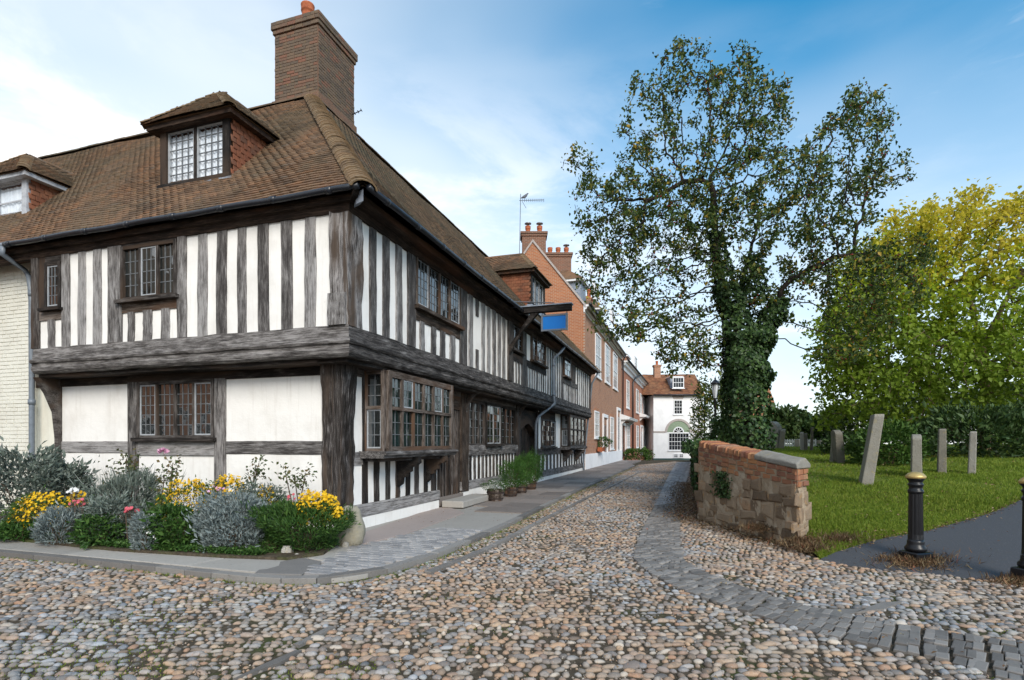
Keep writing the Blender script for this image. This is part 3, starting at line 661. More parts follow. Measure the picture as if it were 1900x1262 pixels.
# the wing of painted brick at the far left
wz=4.95
WG=Wall(G+.12*N2,V,N2)
ws0=WG.s_(57)
MB().wbox(WG,ws0,13.8,.0,wz+.15,-.4,0).build('wing_wall',BRICK_WHITE,HOUSE)
wing=[c for c in HOUSE.children if c.name.startswith('wing_wall')][0]
def brick_field(W,s0,s1,z0,z1,off,h=.075,l=.225,proud=.012,gap=.011,jit=.004,skip=None,shift=0,corner=False):
    Ms=[]; nr=int((z1-z0)/h)
    for r_ in range(nr):
        z=z0+(r_+.5)*h; s=s0-(l*.5 if (r_+shift)%2 else 0)
        while s<s1:
            ll=l if random.random()>.18 else l*.5
            a=max(s,s0); b=min(s+ll,s1); s+=ll
            if b-a<.05: continue
            c=W.P((a+b)/2+random.uniform(-jit,jit),z+random.uniform(-jit,jit)*.5,off)
            if skip and skip((a+b)/2,z): continue
            p=proud+random.uniform(-jit,jit); y=np.array([0,0,1.])*(h-gap); x=np.array([*W.d,0])*(b-a-gap)
            if np.dot(np.cross(x,y),[*W.n,0])<0: x=-x
            Ms.append(np.array([[x[0],y[0],W.n[0]*p,c[0]],[x[1],y[1],W.n[1]*p,c[1]],[x[2],y[2],0,c[2]],[0,0,0,1]]))
    return Ms
SLABS=[rough_slab(i,.12,.03) for i in range(4)]; ROUGH=[rough_slab(20+i,.20,.06) for i in range(4)]
scatter('brick',SLABS,np.array(brick_field(WG,ws0+.02,13.6,.1,wz,0,.078,.23,.014,.012)),BRICK_WHITE,wing,300)
# ground floor, street side
T=SL.s_
zsl=.42
def panelS(a,b,z0,z1,off=0.): MB().wbox(SL,a,b,z0,z1,-.15,off+random.uniform(-.003,.0)).build('infill_panel',PLASTER,HOUSE)
q0,q1=T(650),T(673); panelS(ro-.02,q1,.35,1.25); panelS(ro-.02,q1,1.25,2.74)
MB().wbox(SL,ro,q1+.02,1.13,1.35,-.1,.02).build('rail',OAK,HOUSE)
MB().wbox(SL,ro,T(957),ztop,2.75,-.15,.03).build('top_rail',OAKD,HOUSE)
B0=T(676); B1=SL.s_(839,.44); D0,D1=T(811),T(853)
MB().stud(SL,q1-.02,q1+.12,.45,2.7,-.1,.04).build('post',OAKD,HOUSE)
MB().beam(SL,.0,D0,[(.46,-.1),(.46,.05),(.44,.07),(.25,.07),(.24,.05),(.24,-.1)],8,.008).build('sill_beam',OAK,HOUSE)
MB().wbox(SL,-.1,D0-.03,-.02,.24,-.2,.06).build('plinth',PLASTER,HOUSE)
studs_and_panels(SL,[pr(SL,694,703),pr(SL,715,723),pr(SL,733,741),pr(SL,752,759),pr(SL,769,776),pr(SL,786,792),pr(SL,800,808)],.46,1.26,first=q1+.1,last=D0,oak=OAKD)
# the oriel beside the corner
BF=Wall(SL.O+.42*N1,U,N1); bz0,bz1,btr=1.36,2.74,2.10
MB().beam(BF,B0-.16,B1+.14,[(bz0,-.44),(bz0,.08),(bz0-.03,.11),(bz0-.06,.10),(bz0-.07,.06),(bz0-.12,.04),(bz0-.12,-.44)],10,.004).build('oriel_sill',OAKB,HOUSE)
bay=window(BF,HOUSE,B0+.02,B1,bz0,bz1,0,6,2,(3,3),glass=PANE_G,iron=((1,1),(1,4)),fw=.11,mw=.065,sill=0,transom=btr,lab='twelve-light oriel window on carved brackets beside the corner post')
# its two ends (faces along the garden direction)
for nm,s_,sg in (('near',B0,1),('far',B1,-1)):
    EW=Wall(SL.P(s_,0,.42)[:2],-N1,N2 if sg>0 else -N2)
    window(EW,HOUSE,.0,.42,bz0,bz1,0,1,2,(3,3),glass=PANE,iron=((0,0),),fw=.07,sill=0,transom=btr,fm=OAKW)
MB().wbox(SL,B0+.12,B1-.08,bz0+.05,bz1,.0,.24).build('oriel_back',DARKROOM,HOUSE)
MB().wbox(SL,B0-.05,B1+.05,1.18,1.24,.0,.36).build('oriel_floor',OAKD,HOUSE)
for px in (737,790):
    s_=T(px)
    MB().beam(SL,s_-.06,s_+.08,[(1.235,0),(1.235,.47),(1.13,.48),(1.08,.42),(1.09,.36),(1.03,.30),(.96,.30),(.93,.22),(.86,.20),(.84,.12),(.72,.10),(.66,.02),(.66,0)],1,0).build('bracket',OAKD,HOUSE)
# boarded door beside the oriel, deep in the wall
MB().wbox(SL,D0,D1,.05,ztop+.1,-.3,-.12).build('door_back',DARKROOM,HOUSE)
door=MB().wbox(SL,D0-.02,D1+.02,2.30,2.62,-.2,.02).build('door',OAKW,HOUSE,label='brown vertically boarded door')
n=9; w=(D1-D0)/n
for k in range(n): MB().stud(SL,D0+w*k+.008,D0+w*(k+1)-.008,.28,2.30,-.12,-.03+random.uniform(-.008,.008),.002,4,lean=0).build('plank',OAKW,door)
for k in range(n): MB().stud(SL,D0+w*k+w*.86,D0+w*(k+1)+w*.06,.28,2.30,-.12,.0,.001,2,lean=0).build('cover_strip',OAKD,door)
MB().wbox(SL,D0-.02,D1+.1,.1,.28,-.3,.05).build('door_sill',FLAG,HOUSE)
P1=T(866)
MB().stud(SL,D1,P1,.3,ztop+.1,-.15,.06).build('post',OAKW,HOUSE)
def curved_brace(s_,wd=.09,z0=2.0,z1=2.74,reach=.42,t=.10):
    pts=[]; 
    for k in range(7):
        a=k/6*math.pi/2; pts.append((reach*(1-math.cos(a)),z0+(z1-z0)*math.sin(a)))
    inner=[(max(o-t*.2,-.02)+t*(k/6)*.0+ -0.0,z) for k,(o,z) in enumerate(pts)]
    prof=[(z,o+.03) for o,z in pts]+[(z1,max(0,pts[-1][0]-.02))]+[(z,o-t+.03) for o,z in reversed([(o,z+t*.35) for o,z in pts[:-1]]) if z<z1]
    MB().beam(SL,s_-wd/2,s_+wd/2,prof,1,0).build('curved_brace',OAKD,HOUSE)
curved_brace(T(862))
# leaded window range left of the arched doorway
e0,e1=P1,T(956); zwb,zwt=SL.z_(900,826),SL.z_(900,748)
m0,m1=T(897),T(925)
window(SL,HOUSE,e0,m0,zwb,zwt,0,3,2,5,sill=0,fm=OAKD)
window(SL,HOUSE,m0,m1,zwb,zwt,.05,2,2,5,iron=(0,1),sill=.03,fm=OAKD)
window(SL,HOUSE,m1,e1-.12,zwb,zwt,0,3,2,5,sill=0,fm=OAKD)
panelS(e1-.14,e1+.02,zwb,2.7)
MB().wbox(SL,e0,e1,zwt,ztop,-.1,.03).build('lintel',OAKD,HOUSE)
MB().beam(SL,e0,e1+.05,[(zwb,-.1),(zwb,.07),(zwb-.12,.08),(zwb-.27,.05),(zwb-.27,-.1)],8,.008).build('window_beam',OAKB,HOUSE)
n=14; w=(e1-e0)/n
studs_and_panels(SL,[(e0+w*(k+.55),e0+w*(k+.98)) for k in range(n)],.55,zwb-.27,first=e0,last=e1,oak=OAKD,jit=.006)
MB().beam(SL,D1,T(962),[(.55,-.1),(.55,.05),(.34,.06),(.34,-.1)],8,.006).build('sill_beam',OAK,HOUSE)
MB().wbox(SL,D1+.02,T(962),0,.34,-.2,.045).build('plinth',PLASTER,HOUSE)
# arched doorway
f0,f1=T(961),T(994)
MB().stud(SL,e1,f0+.05,.2,2.75,-.2,.07).build('door_post',OAKD,HOUSE); MB().stud(SL,f1-.06,f1+.14,.2,2.75,-.2,.07).build('door_post',OAKD,HOUSE)
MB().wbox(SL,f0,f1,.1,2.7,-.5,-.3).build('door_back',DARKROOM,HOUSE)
mid=(f0+f1)/2; aw=(f1-f0)/2-.08
def archpt(k,n=8): 
    a=k/n; x=-aw+2*aw*a; return (mid+x,1.75+.42*(1-abs(x/aw)**1.7))
ar=[archpt(k) for k in range(9)]
b=MB(); 
for p,q in zip(ar[:-1],ar[1:]): b.poly(SL,[p,q,(q[0],2.62),(p[0],2.62)],-.2,.03)
dh=b.build('door_head',OAKD,HOUSE)
dr=MB().poly(SL,[(mid-aw,.2)]+[(p[0],p[1]) for p in ar]+[(mid+aw,.2)],-.28,-.22).build('door',OAKD,HOUSE,label='dark door under a pointed timber arch')
n=6
for k in range(n):
    x0=mid-aw+2*aw*k/n; x1=mid-aw+2*aw*(k+1)/n; hz=1.75+.42*(1-abs(((x0+x1)/2-mid)/aw)**1.7)-.03
    MB().stud(SL,x0+.01,x1-.01,.2,hz,-.24,-.19,.002,3,lean=0).build('plank',OAKD,dr)
curved_brace(f0-.05); curved_brace(f1+.06)
# window and oriel beyond the doorway
g0,g1=T(1003.5),T(1029); panelS(f1+.1,g0,.3,2.7)
window(SL,HOUSE,g0,g1,SL.z_(1016,829),SL.z_(1016,779),0,3,2,5,iron=(2,),sill=.06,fm=OAKD)
h1=T(1084)
zc=SL.z_(1016,829)
MB().wbox(SL,g0,g1,SL.z_(1016,779),2.75,-.1,.03).build('lintel',OAKD,HOUSE)
MB().wbox(SL,f1+.1,T(1040),zc-.32,zc-.06,-.12,.03).build('rail',OAKD,HOUSE)
n=16; w=(h1-f1-.1)/n
studs_and_panels(SL,[(f1+.1+w*(k+.3),f1+.1+w*(k+.7)) for k in range(n)],.45,zc-.32,first=f1+.1,last=h1,oak=OAKD,jit=.005)
MB().beam(SL,f1+.1,h1,[(.45,-.1),(.45,.05),(.2,.06),(.2,-.1)],8,.006).build('sill_beam',OAK,HOUSE); MB().wbox(SL,f1+.1,h1,0,.2,-.2,.05).build('plinth',PLASTER,HOUSE)
panelS(g1,T(1040),zc-.1,2.75)
k0=T(1040); k1=SL.s_(1086,.4)
BF2=Wall(SL.O+.38*N1,U,N1)
window(BF2,HOUSE,k0+.02,k1,bz0-.02,bz1,0,4,2,(3,3),fw=.1,mw=.07,sill=0,transom=btr,fm=OAKD,lab='smaller oriel window near the far end of the house')
EW=Wall(SL.P(k0,0,.38)[:2],-N1,N2); window(EW,HOUSE,0,.38,bz0-.02,bz1,0,1,2,(3,3),iron=((0,0),),fw=.07,sill=0,transom=btr,fm=OAKD)
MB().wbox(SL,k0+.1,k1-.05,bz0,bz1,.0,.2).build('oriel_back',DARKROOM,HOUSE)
MB().beam(BF2,k0-.12,k1+.14,[(bz0-.02,-.4),(bz0-.02,.09),(bz0-.09,.10),(bz0-.16,.03),(bz0-.16,-.4)],6,.004).build('oriel_sill',OAKB,HOUSE)
for s_ in (k0+.5,k1-.5): MB().beam(SL,s_-.07,s_+.07,[(1.18,0),(1.18,.46),(1.05,.46),(.95,.3),(.8,.2),(.6,.02)],1,0).build('bracket',OAKD,HOUSE)
MB().wbox(SL,h1,21.25,-.02,2.78,-.3,.02).build('end_wall',WHITEWASH,HOUSE)
# ---------------------------------------------------------------- roof
E2=J+.4*N1+.2*N2; EZ=5.20; RW=4.0; RH=4.45
def E3(a,i,dirn,inw,dz=0.): 
    q=E2+dirn*a+inw*i; return np.array([q[0],q[1],EZ+RH/RW*i+dz])
LEN_L,LEN_S=14.0,22.0
Rt=E3(RW,RW,U,V)
roof=MB(); 
def V3(p,z): return (p[0],p[1],z)
e0=V3(E2,EZ); eL=V3(E2+LEN_L*V,EZ); eS=V3(E2+LEN_S*U,EZ); r0=V3(E2+RW*(U+V),EZ+RH); rL=V3(E2+LEN_L*V+RW*U,EZ+RH); rS=V3(E2+(LEN_S-RW)*U+RW*V,EZ+RH)
bL=V3(E2+LEN_L*V+2*RW*U,EZ); bC=V3(E2+2*RW*(U+V),EZ); bS=V3(E2+LEN_S*U+2*RW*V,EZ)
roof.add([e0,eL,eS,r0,rL,rS,bL,bC,bS],[(0,1,4,3),(2,0,3,5),(2,5,8),(4,6,7,3),(3,7,8,5),(1,6,4)])
ROOF=roof.build('roof',TILE,HOUSE)
def unit3(v): return v/np.linalg.norm(v)
def tile_face(O,a,b,nrm,inside,tmax,hmax,w=.168,g=.1,th=.019,jit=.006,ph=0.):
    """plain tiles in lapped courses on a slope: a along, b up the slope"""
    Ms=[]; nr=int(hmax/g)
    for r_ in range(nr):
        h=(r_+.5)*g; t=np.arange(-.2,tmax,w)+(w/2 if r_%2 else 0)+ph; t=t+rng.uniform(-jit,jit,len(t)); hh=h+rng.uniform(-jit,jit,len(t))*1.4
        ok=np.array([inside(x,h) for x in t])
        for x,y in zip(t[ok],hh[ok]):
            sag=.018*math.sin(x*.9+h*.6)+.014*math.sin(x*2.3-h*1.7)
            p=O+a*x+b*y+nrm*(sag+.012); tl=random.uniform(.024,.036)
            yv=b*(g*1.55)-nrm*tl; xv=a*(w*.985)+nrm*random.uniform(-.004,.004); zv=unit3(np.cross(xv,yv)); zv=zv*th*(1 if np.dot(zv,nrm)>0 else -1)
            if np.dot(np.cross(xv,yv),nrm)<0: xv=-xv
            Ms.append(np.array([[xv[k],yv[k],zv[k],p[k]] for k in range(3)]+[[0,0,0,1]]))
    return np.array(Ms) if Ms else np.zeros((0,4,4))
TILES=[rough_slab(40+i,.10,.03) for i in range(4)]
sl=math.hypot(RW,RH); cs_,sn=RW/sl,RH/sl
def slope(inw): return np.array([inw[0]*cs_,inw[1]*cs_,sn]), np.array([-inw[0]*sn,-inw[1]*sn,cs_])
V3a=np.array([*V,0]); U3a=np.array([*U,0]); O3=np.array([*E2,EZ])
bU,nU=slope(U); bV,nV=slope(V)
ML=tile_face(O3,V3a,bU,nU,lambda t,h: t>h*cs_+.02 and h<sl-.05,LEN_L,sl)
MS=tile_face(O3,U3a,bV,nV,lambda t,h: t>h*cs_+.02 and t<LEN_S-h*cs_-.03 and h<sl-.05,LEN_S,sl)
scatter('roof_tile',TILES,ML,TILE,ROOF,200,rest_name='roof_tiles'); scatter('roof_tile',TILES,MS,TILE2,ROOF,100,rest_name='roof_tiles')
def arch_unit(n=7,half=1.0,th=.12):
    """half-round tile: across x, along y, up z"""
    v=[];f=[]
    for y in (-.5,.5):
        for r_ in (.5,.5-th*.5):
            for k in range(n+1):
                a=math.pi*(.5+half*(k/n-.5)); v.append((r_*math.cos(a),y,r_*math.sin(a)*.72-.1))
    m=n+1
    for k in range(n): f+=[(k,k+1,2*m+k+1,2*m+k),(m+k,3*m+k,3*m+k+1,m+k+1),(k,m+k,m+k+1,k+1),(2*m+k,2*m+k+1,3*m+k+1,3*m+k)]
    return v,f
ARCH=[arch_unit(7,.95,.13)]
def line_tiles(P0,P1,step,w,ln,tilt,side=None,h=1.0):
    """arched tiles lapped along an edge from P0 (low) to P1"""
    P0=np.array(P0,float);P1=np.array(P1,float); L_=np.linalg.norm(P1-P0); y=(P1-P0)/L_; x=np.cross(y,(0,0,1)); x/=np.linalg.norm(x); z=np.cross(x,y); Ms=[]
    n=int(L_/step)
    for k in range(n):
        p=P0+y*(k+.5)*step+z*random.uniform(-.006,.008)+x*random.uniform(-.006,.006); yy=y*ln-z*tilt
        Ms.append(np.array([[x[i]*w,yy[i],z[i]*w*h,p[i]] for i in range(3)]+[[0,0,0,1]]))
    return np.array(Ms)
scatter('hip_tile',ARCH,line_tiles(np.array(e0)+np.array([0,0,.0]),np.array(r0),.115,.40,.20,.05,h=.9),BONNET,ROOF,300,smooth=False)
scatter('hip_tile',ARCH,line_tiles(np.array(eS),np.array(rS),.15,.36,.22,.04,h=.9),BONNET,ROOF,0,rest_name='far_hip_tiles')
scatter('ridge_tile',ARCH,line_tiles(np.array(r0)+[0,0,.0],np.array(rL),.33,.30,.34,.0),TILE2,ROOF,300)
scatter('ridge_tile',ARCH,line_tiles(np.array(r0),np.array(rS),.33,.30,.34,.0),TILE2,ROOF,300)
# eaves: boxed dark boards, gutters, brackets
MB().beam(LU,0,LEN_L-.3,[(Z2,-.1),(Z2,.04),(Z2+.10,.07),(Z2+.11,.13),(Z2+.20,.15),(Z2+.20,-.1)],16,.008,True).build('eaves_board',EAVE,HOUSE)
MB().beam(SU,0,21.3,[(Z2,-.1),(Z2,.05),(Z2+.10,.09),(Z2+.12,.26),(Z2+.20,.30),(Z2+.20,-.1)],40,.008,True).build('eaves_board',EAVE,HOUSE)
gz=EZ-.015
def gutter(W,s0,s1,off,mat,coll=1.0,r=.047,drop=0.):
    n=24; b=MB(); b.tube([W.P(s0+(s1-s0)*k/n,gz-drop*k/n+.008*math.sin(k*1.1),off) for k in range(n+1)],r,8)
    k=s0+.5
    while k<s1: b.tube([W.P(k-.05,gz-drop*(k-s0)/(s1-s0),off),W.P(k+.05,gz-drop*(k-s0)/(s1-s0),off)],r*1.18,8); k+=coll
    return b.build('gutter',mat,HOUSE,True)
gutter(LU,-.36,7.25,.265,GUTTER); gutter(LU,7.27,13.9,.265,PIPE); gutter(SU,-.18,21.5,.465,GUTTER)
cn=E2+.02*(N1+N2)
MB().prism([(cn+.20*V-.10*N2)[:2],(cn-.04*(N1+N2))[:2],(cn+.14*U-.16*N1)[:2],(cn+.2*U-.3*N1)[:2]],5.0,EZ-.03).build('lead_flashing',LEAD,HOUSE)
# drainpipes
def wp(W,px,py,off): 
    return W.P(W.s_(px,off),W.z_(px,py,off),off)
b=MB(); b.tube([LU.P(7.3,gz-.03,.265),LU.P(7.32,gz-.16,.265)]+[wp(WG,x,y,.09) for x,y in ((47,502),(54,515),(57,535),(58.5,560),(59,700),(59,858),(56,872))],.048,8)
for y in (545,746,850): p=wp(WG,59,y,.09); b.tube([p-np.array([0,0,.05]),p+np.array([0,0,.05])],.062,8)
b.build('drainpipe',PIPE,HOUSE,True)
b=MB(); s_=SU.s_(1027,.1)
b.tube([SU.P(s_+.5,gz-.05,.4),SU.P(s_+.3,gz-.28,.3),SU.P(s_,gz-.55,.1),SU.P(s_,3.4,.1),SU.P(s_,2.95,.14),SU.P(s_-.75,2.45,-.28),SU.P(s_-.9,2.2,-.33),SU.P(s_-.92,.1,-.34)],.05,8)
for z in (4.4,3.3): b.tube([SU.P(s_,z-.05,.1),SU.P(s_,z+.05,.1)],.064,8)
b.build('drainpipe',PIPE,HOUSE,True)
b=MB(); b.tube([SU.P(21.2,gz-.03,.44),SU.P(21.25,4.6,.1),SU.P(21.25,.35,-.36),SU.P(21.2,.05,-.30)],.05,8); b.build('drainpipe',PIPE,HOUSE,True)
# ---------------------------------------------------------------- big chimney
Cx=np.array([-.356*13,13.0]); cl,cr=1.256,1.475; cz0,cz1=9.2,11.78
CWL=Wall(Cx,V,N2); CWR=Wall(Cx,U,N1)
ch=MB(); ch.prism([Cx,Cx+cr*U,Cx+cr*U+cl*V,Cx+cl*V],cz0,cz1-.02)
for z0,z1,p in ((11.50,11.60,.035),(11.60,11.78,.065),(9.55,9.86,.05)):
    q=Cx+p*(N1+N2); ch.prism([q,q+(cr+2*p)*U,q+(cr+2*p)*U+(cl+2*p)*V,q+(cl+2*p)*V],z0,z1)
CHIM=ch.build('chimney',BRICK_CH,HOUSE)
Ms=brick_field(CWL,.01,cl,9.87,11.49,0,.0735,.222,.012,.010,.003)+brick_field(CWR,.01,cr,9.87,11.49,0,.0735,.222,.012,.010,.003,shift=1)
for (z0,z1,p) in ((11.50,11.60,.035),(11.60,11.78,.065)):
    Ms+=brick_field(Wall(Cx+p*(N1+N2),V,N2),.0,cl+2*p,z0,z1,0,(z1-z0)/(1 if z1-z0<.13 else 2),.222,.010,.010,.003)+brick_field(Wall(Cx+p*(N1+N2),U,N1),.0,cr+2*p,z0,z1,0,(z1-z0)/(1 if z1-z0<.13 else 2),.222,.010,.010,.003)
scatter('brick',SLABS,np.array(Ms),BRICK_CH,CHIM,300)
q=Cx+.06*(N1+N2)
MB().wbox(Wall(q,U,N1),-.02,cr+.15,9.40,9.56,-.02,.06).build('lead_flashing',LEAD,CHIM); MB().wbox(Wall(q,V,N2),.0,cl+.3,9.47,9.56,-.02,.10).build('lead_flashing',LEAD,CHIM)
def pot(c,h,r,parent,m=TERRA,name='chimney_pot'):
    return MB().lathe(c,[(r*1.02,0),(r*.98,h*.1),(r*.86,h*.55),(r*.84,h*.62),(r*1.0,h*.66),(r*1.03,h*.72),(r*.98,h*.76),(r*1.03,h*.92),(r*1.06,h*.97),(r*1.0,h),(r*.8,h),(r*.75,h*.8)],18).build(name,m,parent,True)
pot((-5.03,13.42,11.76),.52,.155,CHIM); pot((-4.95,14.0,11.76),.36,.17,CHIM)
# ---------------------------------------------------------------- dormers
def dormer(O,ax,inw,hw,zs,zh,ez,rz,fm,glass,leaded,curtains,fascia,label,cheek_sides=(1,),nl=2,ov=.20,setback=.62,cols=4,rows=6,deep=2.2):
    """O: middle of the window front on plan; ax along the eave, inw into the roof"""
    O=np.array(O); nrm=-inw
    D=MB()
    FW=Wall(O,ax,nrm)
    body=D.wbox(FW,-hw,hw,zs-.5,ez+.05,-deep,-.10).build('dormer',HUNG,HOUSE,label=label)
    b=MB(); b.wbox(FW,-hw,-hw+.15,zs-.02,ez,-.10,.03,True); b.wbox(FW,hw-.15,hw,zs-.02,ez,-.10,.03,True); b.wbox(FW,-hw+.15,hw-.15,zh,ez,-.10,.03); b.wbox(FW,-hw-.04,hw+.04,zs-.10,zs-.02,-.10,.07)
    b.build('dormer_frame',fm,body)
    iw=(2*hw-.30-.07*(nl-1))/nl
    le=MB(); ir=MB()
    for k in range(nl):
        a=-hw+.15+k*(iw+.07)
        if k: b2=MB().wbox(FW,a-.07,a,zs-.02,zh,-.09,.0,True).build('mullion',fm,body)
        ir=MB()
        for q in ((a,a+.025,zs,zh),(a+iw-.025,a+iw,zs,zh)): ir.wbox(FW,*q,-.06,-.01,True)
        for q in ((a+.025,a+iw-.025,zs-.02,zs+.025),(a+.025,a+iw-.025,zh-.025,zh)): ir.wbox(FW,*q,-.06,-.012)
        ir.build('casement_frame',IRONW if leaded else fm,body); cw_=(iw-.05)/cols; rh=(zh-zs-.05)/rows
        for i in range(cols):
            for j in range(rows): pane(body,FW,a+.025+i*cw_,a+.025+(i+1)*cw_,zs+.025+j*rh,zs+.025+(j+1)*rh,-.04,glass,.012)
        t=.014 if leaded else .03
        for i in range(1,cols): le.wbox(FW,a+.025+i*cw_-t/2,a+.025+i*cw_+t/2,zs+.02,zh-.02,-.05,-.028)
        for j in range(1,rows): le.wbox(FW,a+.025,a+iw-.025,zs+.025+j*rh-t/2,zs+.025+j*rh+t/2,-.05,-.030)
    le.build('glazing_bars',CAME if leaded else fm,body)
    if curtains:
        vs=[];n=60
        for k in range(n+1):
            x=-hw+.15+(2*hw-.3)*k/n; o=-.075+.014*math.sin(k*1.9)+.008*math.sin(k*.7)
            vs+=[FW.P(x,zs-.02,o),FW.P(x,zh-.06,o)]
        MB().add(vs,[(2*k,2*k+2,2*k+3,2*k+1) for k in range(n)]).build('curtain',CURT,body,True)
    # hipped roof of small tiles
    hx=hw+ov; fr=-ov; rd=setback
    P=lambda x,y,z: np.array([*(O+ax*x+inw*y),z])
    ridge0=P(0,rd,rz); ridge1=P(0,deep+1.6,rz); c1=P(-hx,fr,ez); c2=P(hx,fr,ez); d1=P(-hx,deep,ez); d2=P(hx,deep,ez); rb=P(0,deep,rz)
    rf=MB().add([c1,c2,ridge0,rb,d1,d2],[(0,1,2),(1,5,3,2),(0,2,3,4),(0,4,5,1)]).build('dormer_roof',TILE,body)
    def face(A,B,apexes,m):
        a=(B-A); La=np.linalg.norm(a); a/=La; pts=[A,B]+apexes; n_=np.cross(a,apexes[0]-A); n_/=np.linalg.norm(n_)
        if n_[2]<0: n_=-n_
        bb=np.cross(n_,a); 
        if bb[2]<0: bb=-bb
        pl=[(np.dot(p-A,a),np.dot(p-A,bb)) for p in pts]; hm=max(p[1] for p in pl)
        return tile_face(A,a,bb,n_,lambda t,h: bool(pip(pl,np.array([t]),np.array([h]))[0]),La,hm,.16,.09,.016)
    Ms=[face(c2,c1,[ridge0],0),face(c1,d1,[rb,ridge0],0),face(d2,c2,[ridge0,rb],0)]
    scatter('roof_tile',TILES,np.vstack([m for m in Ms if len(m)]),BONNET if False else TILE,rf,160,rest_name='roof_tiles')
    for c in (c1,c2): scatter('hip_tile',ARCH,line_tiles(c+[0,0,.01],ridge0+[0,0,.01],.10,.24,.17,.03,h=.8),BONNET,rf,20)
    scatter('ridge_tile',ARCH,line_tiles(ridge0,P(0,deep,rz),.3,.26,.31,0),TILE,rf,20)
    fb=MB()
    for W,s0,s1 in ((FW,-hx+.02,hx-.02),): fb.wbox(W,s0,s1,ez-.09,ez-.005,-.05,ov-.03)
    for sg in (-1,1):
        x0,x1=sorted((sg*hw*.98,sg*(hx-.03))); fb.wbox(FW,x0,x1,ez-.09,ez-.006,-deep+.1,-.052)
    fb.build('dormer_fascia',fascia,body)
    # tile-hung cheeks
    for sg in cheek_sides:
        CW=Wall(O+ax*sg*hw,inw,ax*sg); Ms=[]; z=zs-.35; r_=0
        while z<ez-.10:
            s=.04-(.085 if r_%2 else 0)
            while s<deep:
                a,b_=max(s,.0),s+.17; s+=.17
                if b_-a<.05: continue
                c=CW.P((a+b_)/2,z+.055,.012); x=np.array([*CW.d,0])*(b_-a-.008); y=np.array([0,0,.125])-np.array([*CW.n,0])*.022; zz=np.array([*CW.n,0])*.016
                if np.dot(np.cross(x,y),zz)<0: x=-x
                Ms.append(np.array([[x[k],y[k],zz[k],c[k]] for k in range(3)]+[[0,0,0,1]]))
            z+=.105; r_+=1
        ck=MB().wbox(CW,.02,deep,zs-.4,ez-.05,-.05,.0).build('cheek',HUNG,body)
        scatter('hung_tile',TILES,np.array(Ms),HUNG,ck,120)
    MB().wbox(FW,-hw-.10,hw+.10,zs-.26,zs-.10,-.12,.075).build('lead_apron',LEAD,body)
    return body
def roof_pt(W,off,px): 
    s=W.s_(px,off); return W.O+W.d*s+W.n*off
# on the garden slope: in front planes at i=1.05 behind the eave
DO=.2-1.05
s1=(LU.s_(300,DO)+LU.s_(427,DO))/2; hw1=abs(LU.s_(300,DO)-LU.s_(427,DO))/2
y1=LU.y_(362,DO)
print('dormer1',s1,hw1,LU.z_(362,335,DO),LU.z_(362,226,DO))
zsil=LU.z_(362,333,DO); zhd=LU.z_(362,236,DO)
dormer(LU.O+LU.d*s1+LU.n*DO,V,U,hw1,zsil,zhd,zhd+.10,zhd+.98,OAKD,CLEAR,True,True,EAVE,'dark-framed dormer with leaded panes and curtains nearest the chimney',cheek_sides=(-1,))
s2=LU.s_(-8,DO); print('dormer2',s2)
z2=LU.z_(30,405,DO); h2=LU.z_(30,338,DO); hw2=abs(LU.s_(52,DO)-s2)
dormer(LU.O+LU.d*s2+LU.n*DO,V,U,hw2,z2,h2,h2+.10,h2+.95,GREYP,CLEAR,False,True,GREYP,'pale grey painted dormer at the left end',cheek_sides=(-1,),cols=1,rows=2)
DS=.4-.9
s3=SU.s_(998,DS); w3=abs(SU.s_(1011,DS)-SU.s_(986,DS))/2
print('dormer3',s3,w3,SU.z_(998,568,DS),SU.z_(998,527,DS))
z3=SU.z_(998,572,DS); h3=SU.z_(998,522,DS)
dormer(SU.O+SU.d*s3+SU.n*DS,U,V,w3,z3,h3,h3+.12,h3+1.05,OAKD,PANE,True,False,EAVE,'tile-hung dormer above the hanging sign',cheek_sides=(-1,),cols=2,rows=4,nl=3)
# ---------------------------------------------------------------- ground, road, pavement
def struct(o): o['kind']='structure'; return o
def hroad(x,y):
    """the lane crests about 46 m off and falls away behind"""
    y=np.asarray(y,float); return np.where(y>46,-.028*(y-46),0.)
KERBPX=[(0,1025),(199,1043),(457,1071),(516,1074.5),(604,1073.5),(640,1071),(686,1064),(776,1042),(869,1005),(951,969),(1012,938),(1087,903)]
PZ=.07
kerb=[gp(x,y,PZ)[:2] for x,y in KERBPX]
kerb=[kerb[0]+8*V]+kerb+[kerb[-1]+U*k for k in (5,10,18)]
kerb=smooth_line(kerb,2)
inner=[SL.P(40,0,.0)[:2],SL.P(-.1,0,.02)[:2]]+[gp(x,y,PZ)[:2] for x,y in ((672,987),(640,1020),(600,1030),(530,1037),(416,1034),(210,1021),(0,999))]+[kerb[0]-1.05*N2]
_t=np.gradient(kerb,axis=0); _t/=np.linalg.norm(_t,axis=1)[:,None]; kerb_in=kerb+np.c_[-_t[:,1],_t[:,0]]*(1 if np.dot(np.array([-_t[20,1],_t[20,0]]),SL.P(5,0,0)[:2]-kerb[20])>0 else -1)*.07
pave_poly=[tuple(p) for p in kerb]+[tuple(p) for p in inner]
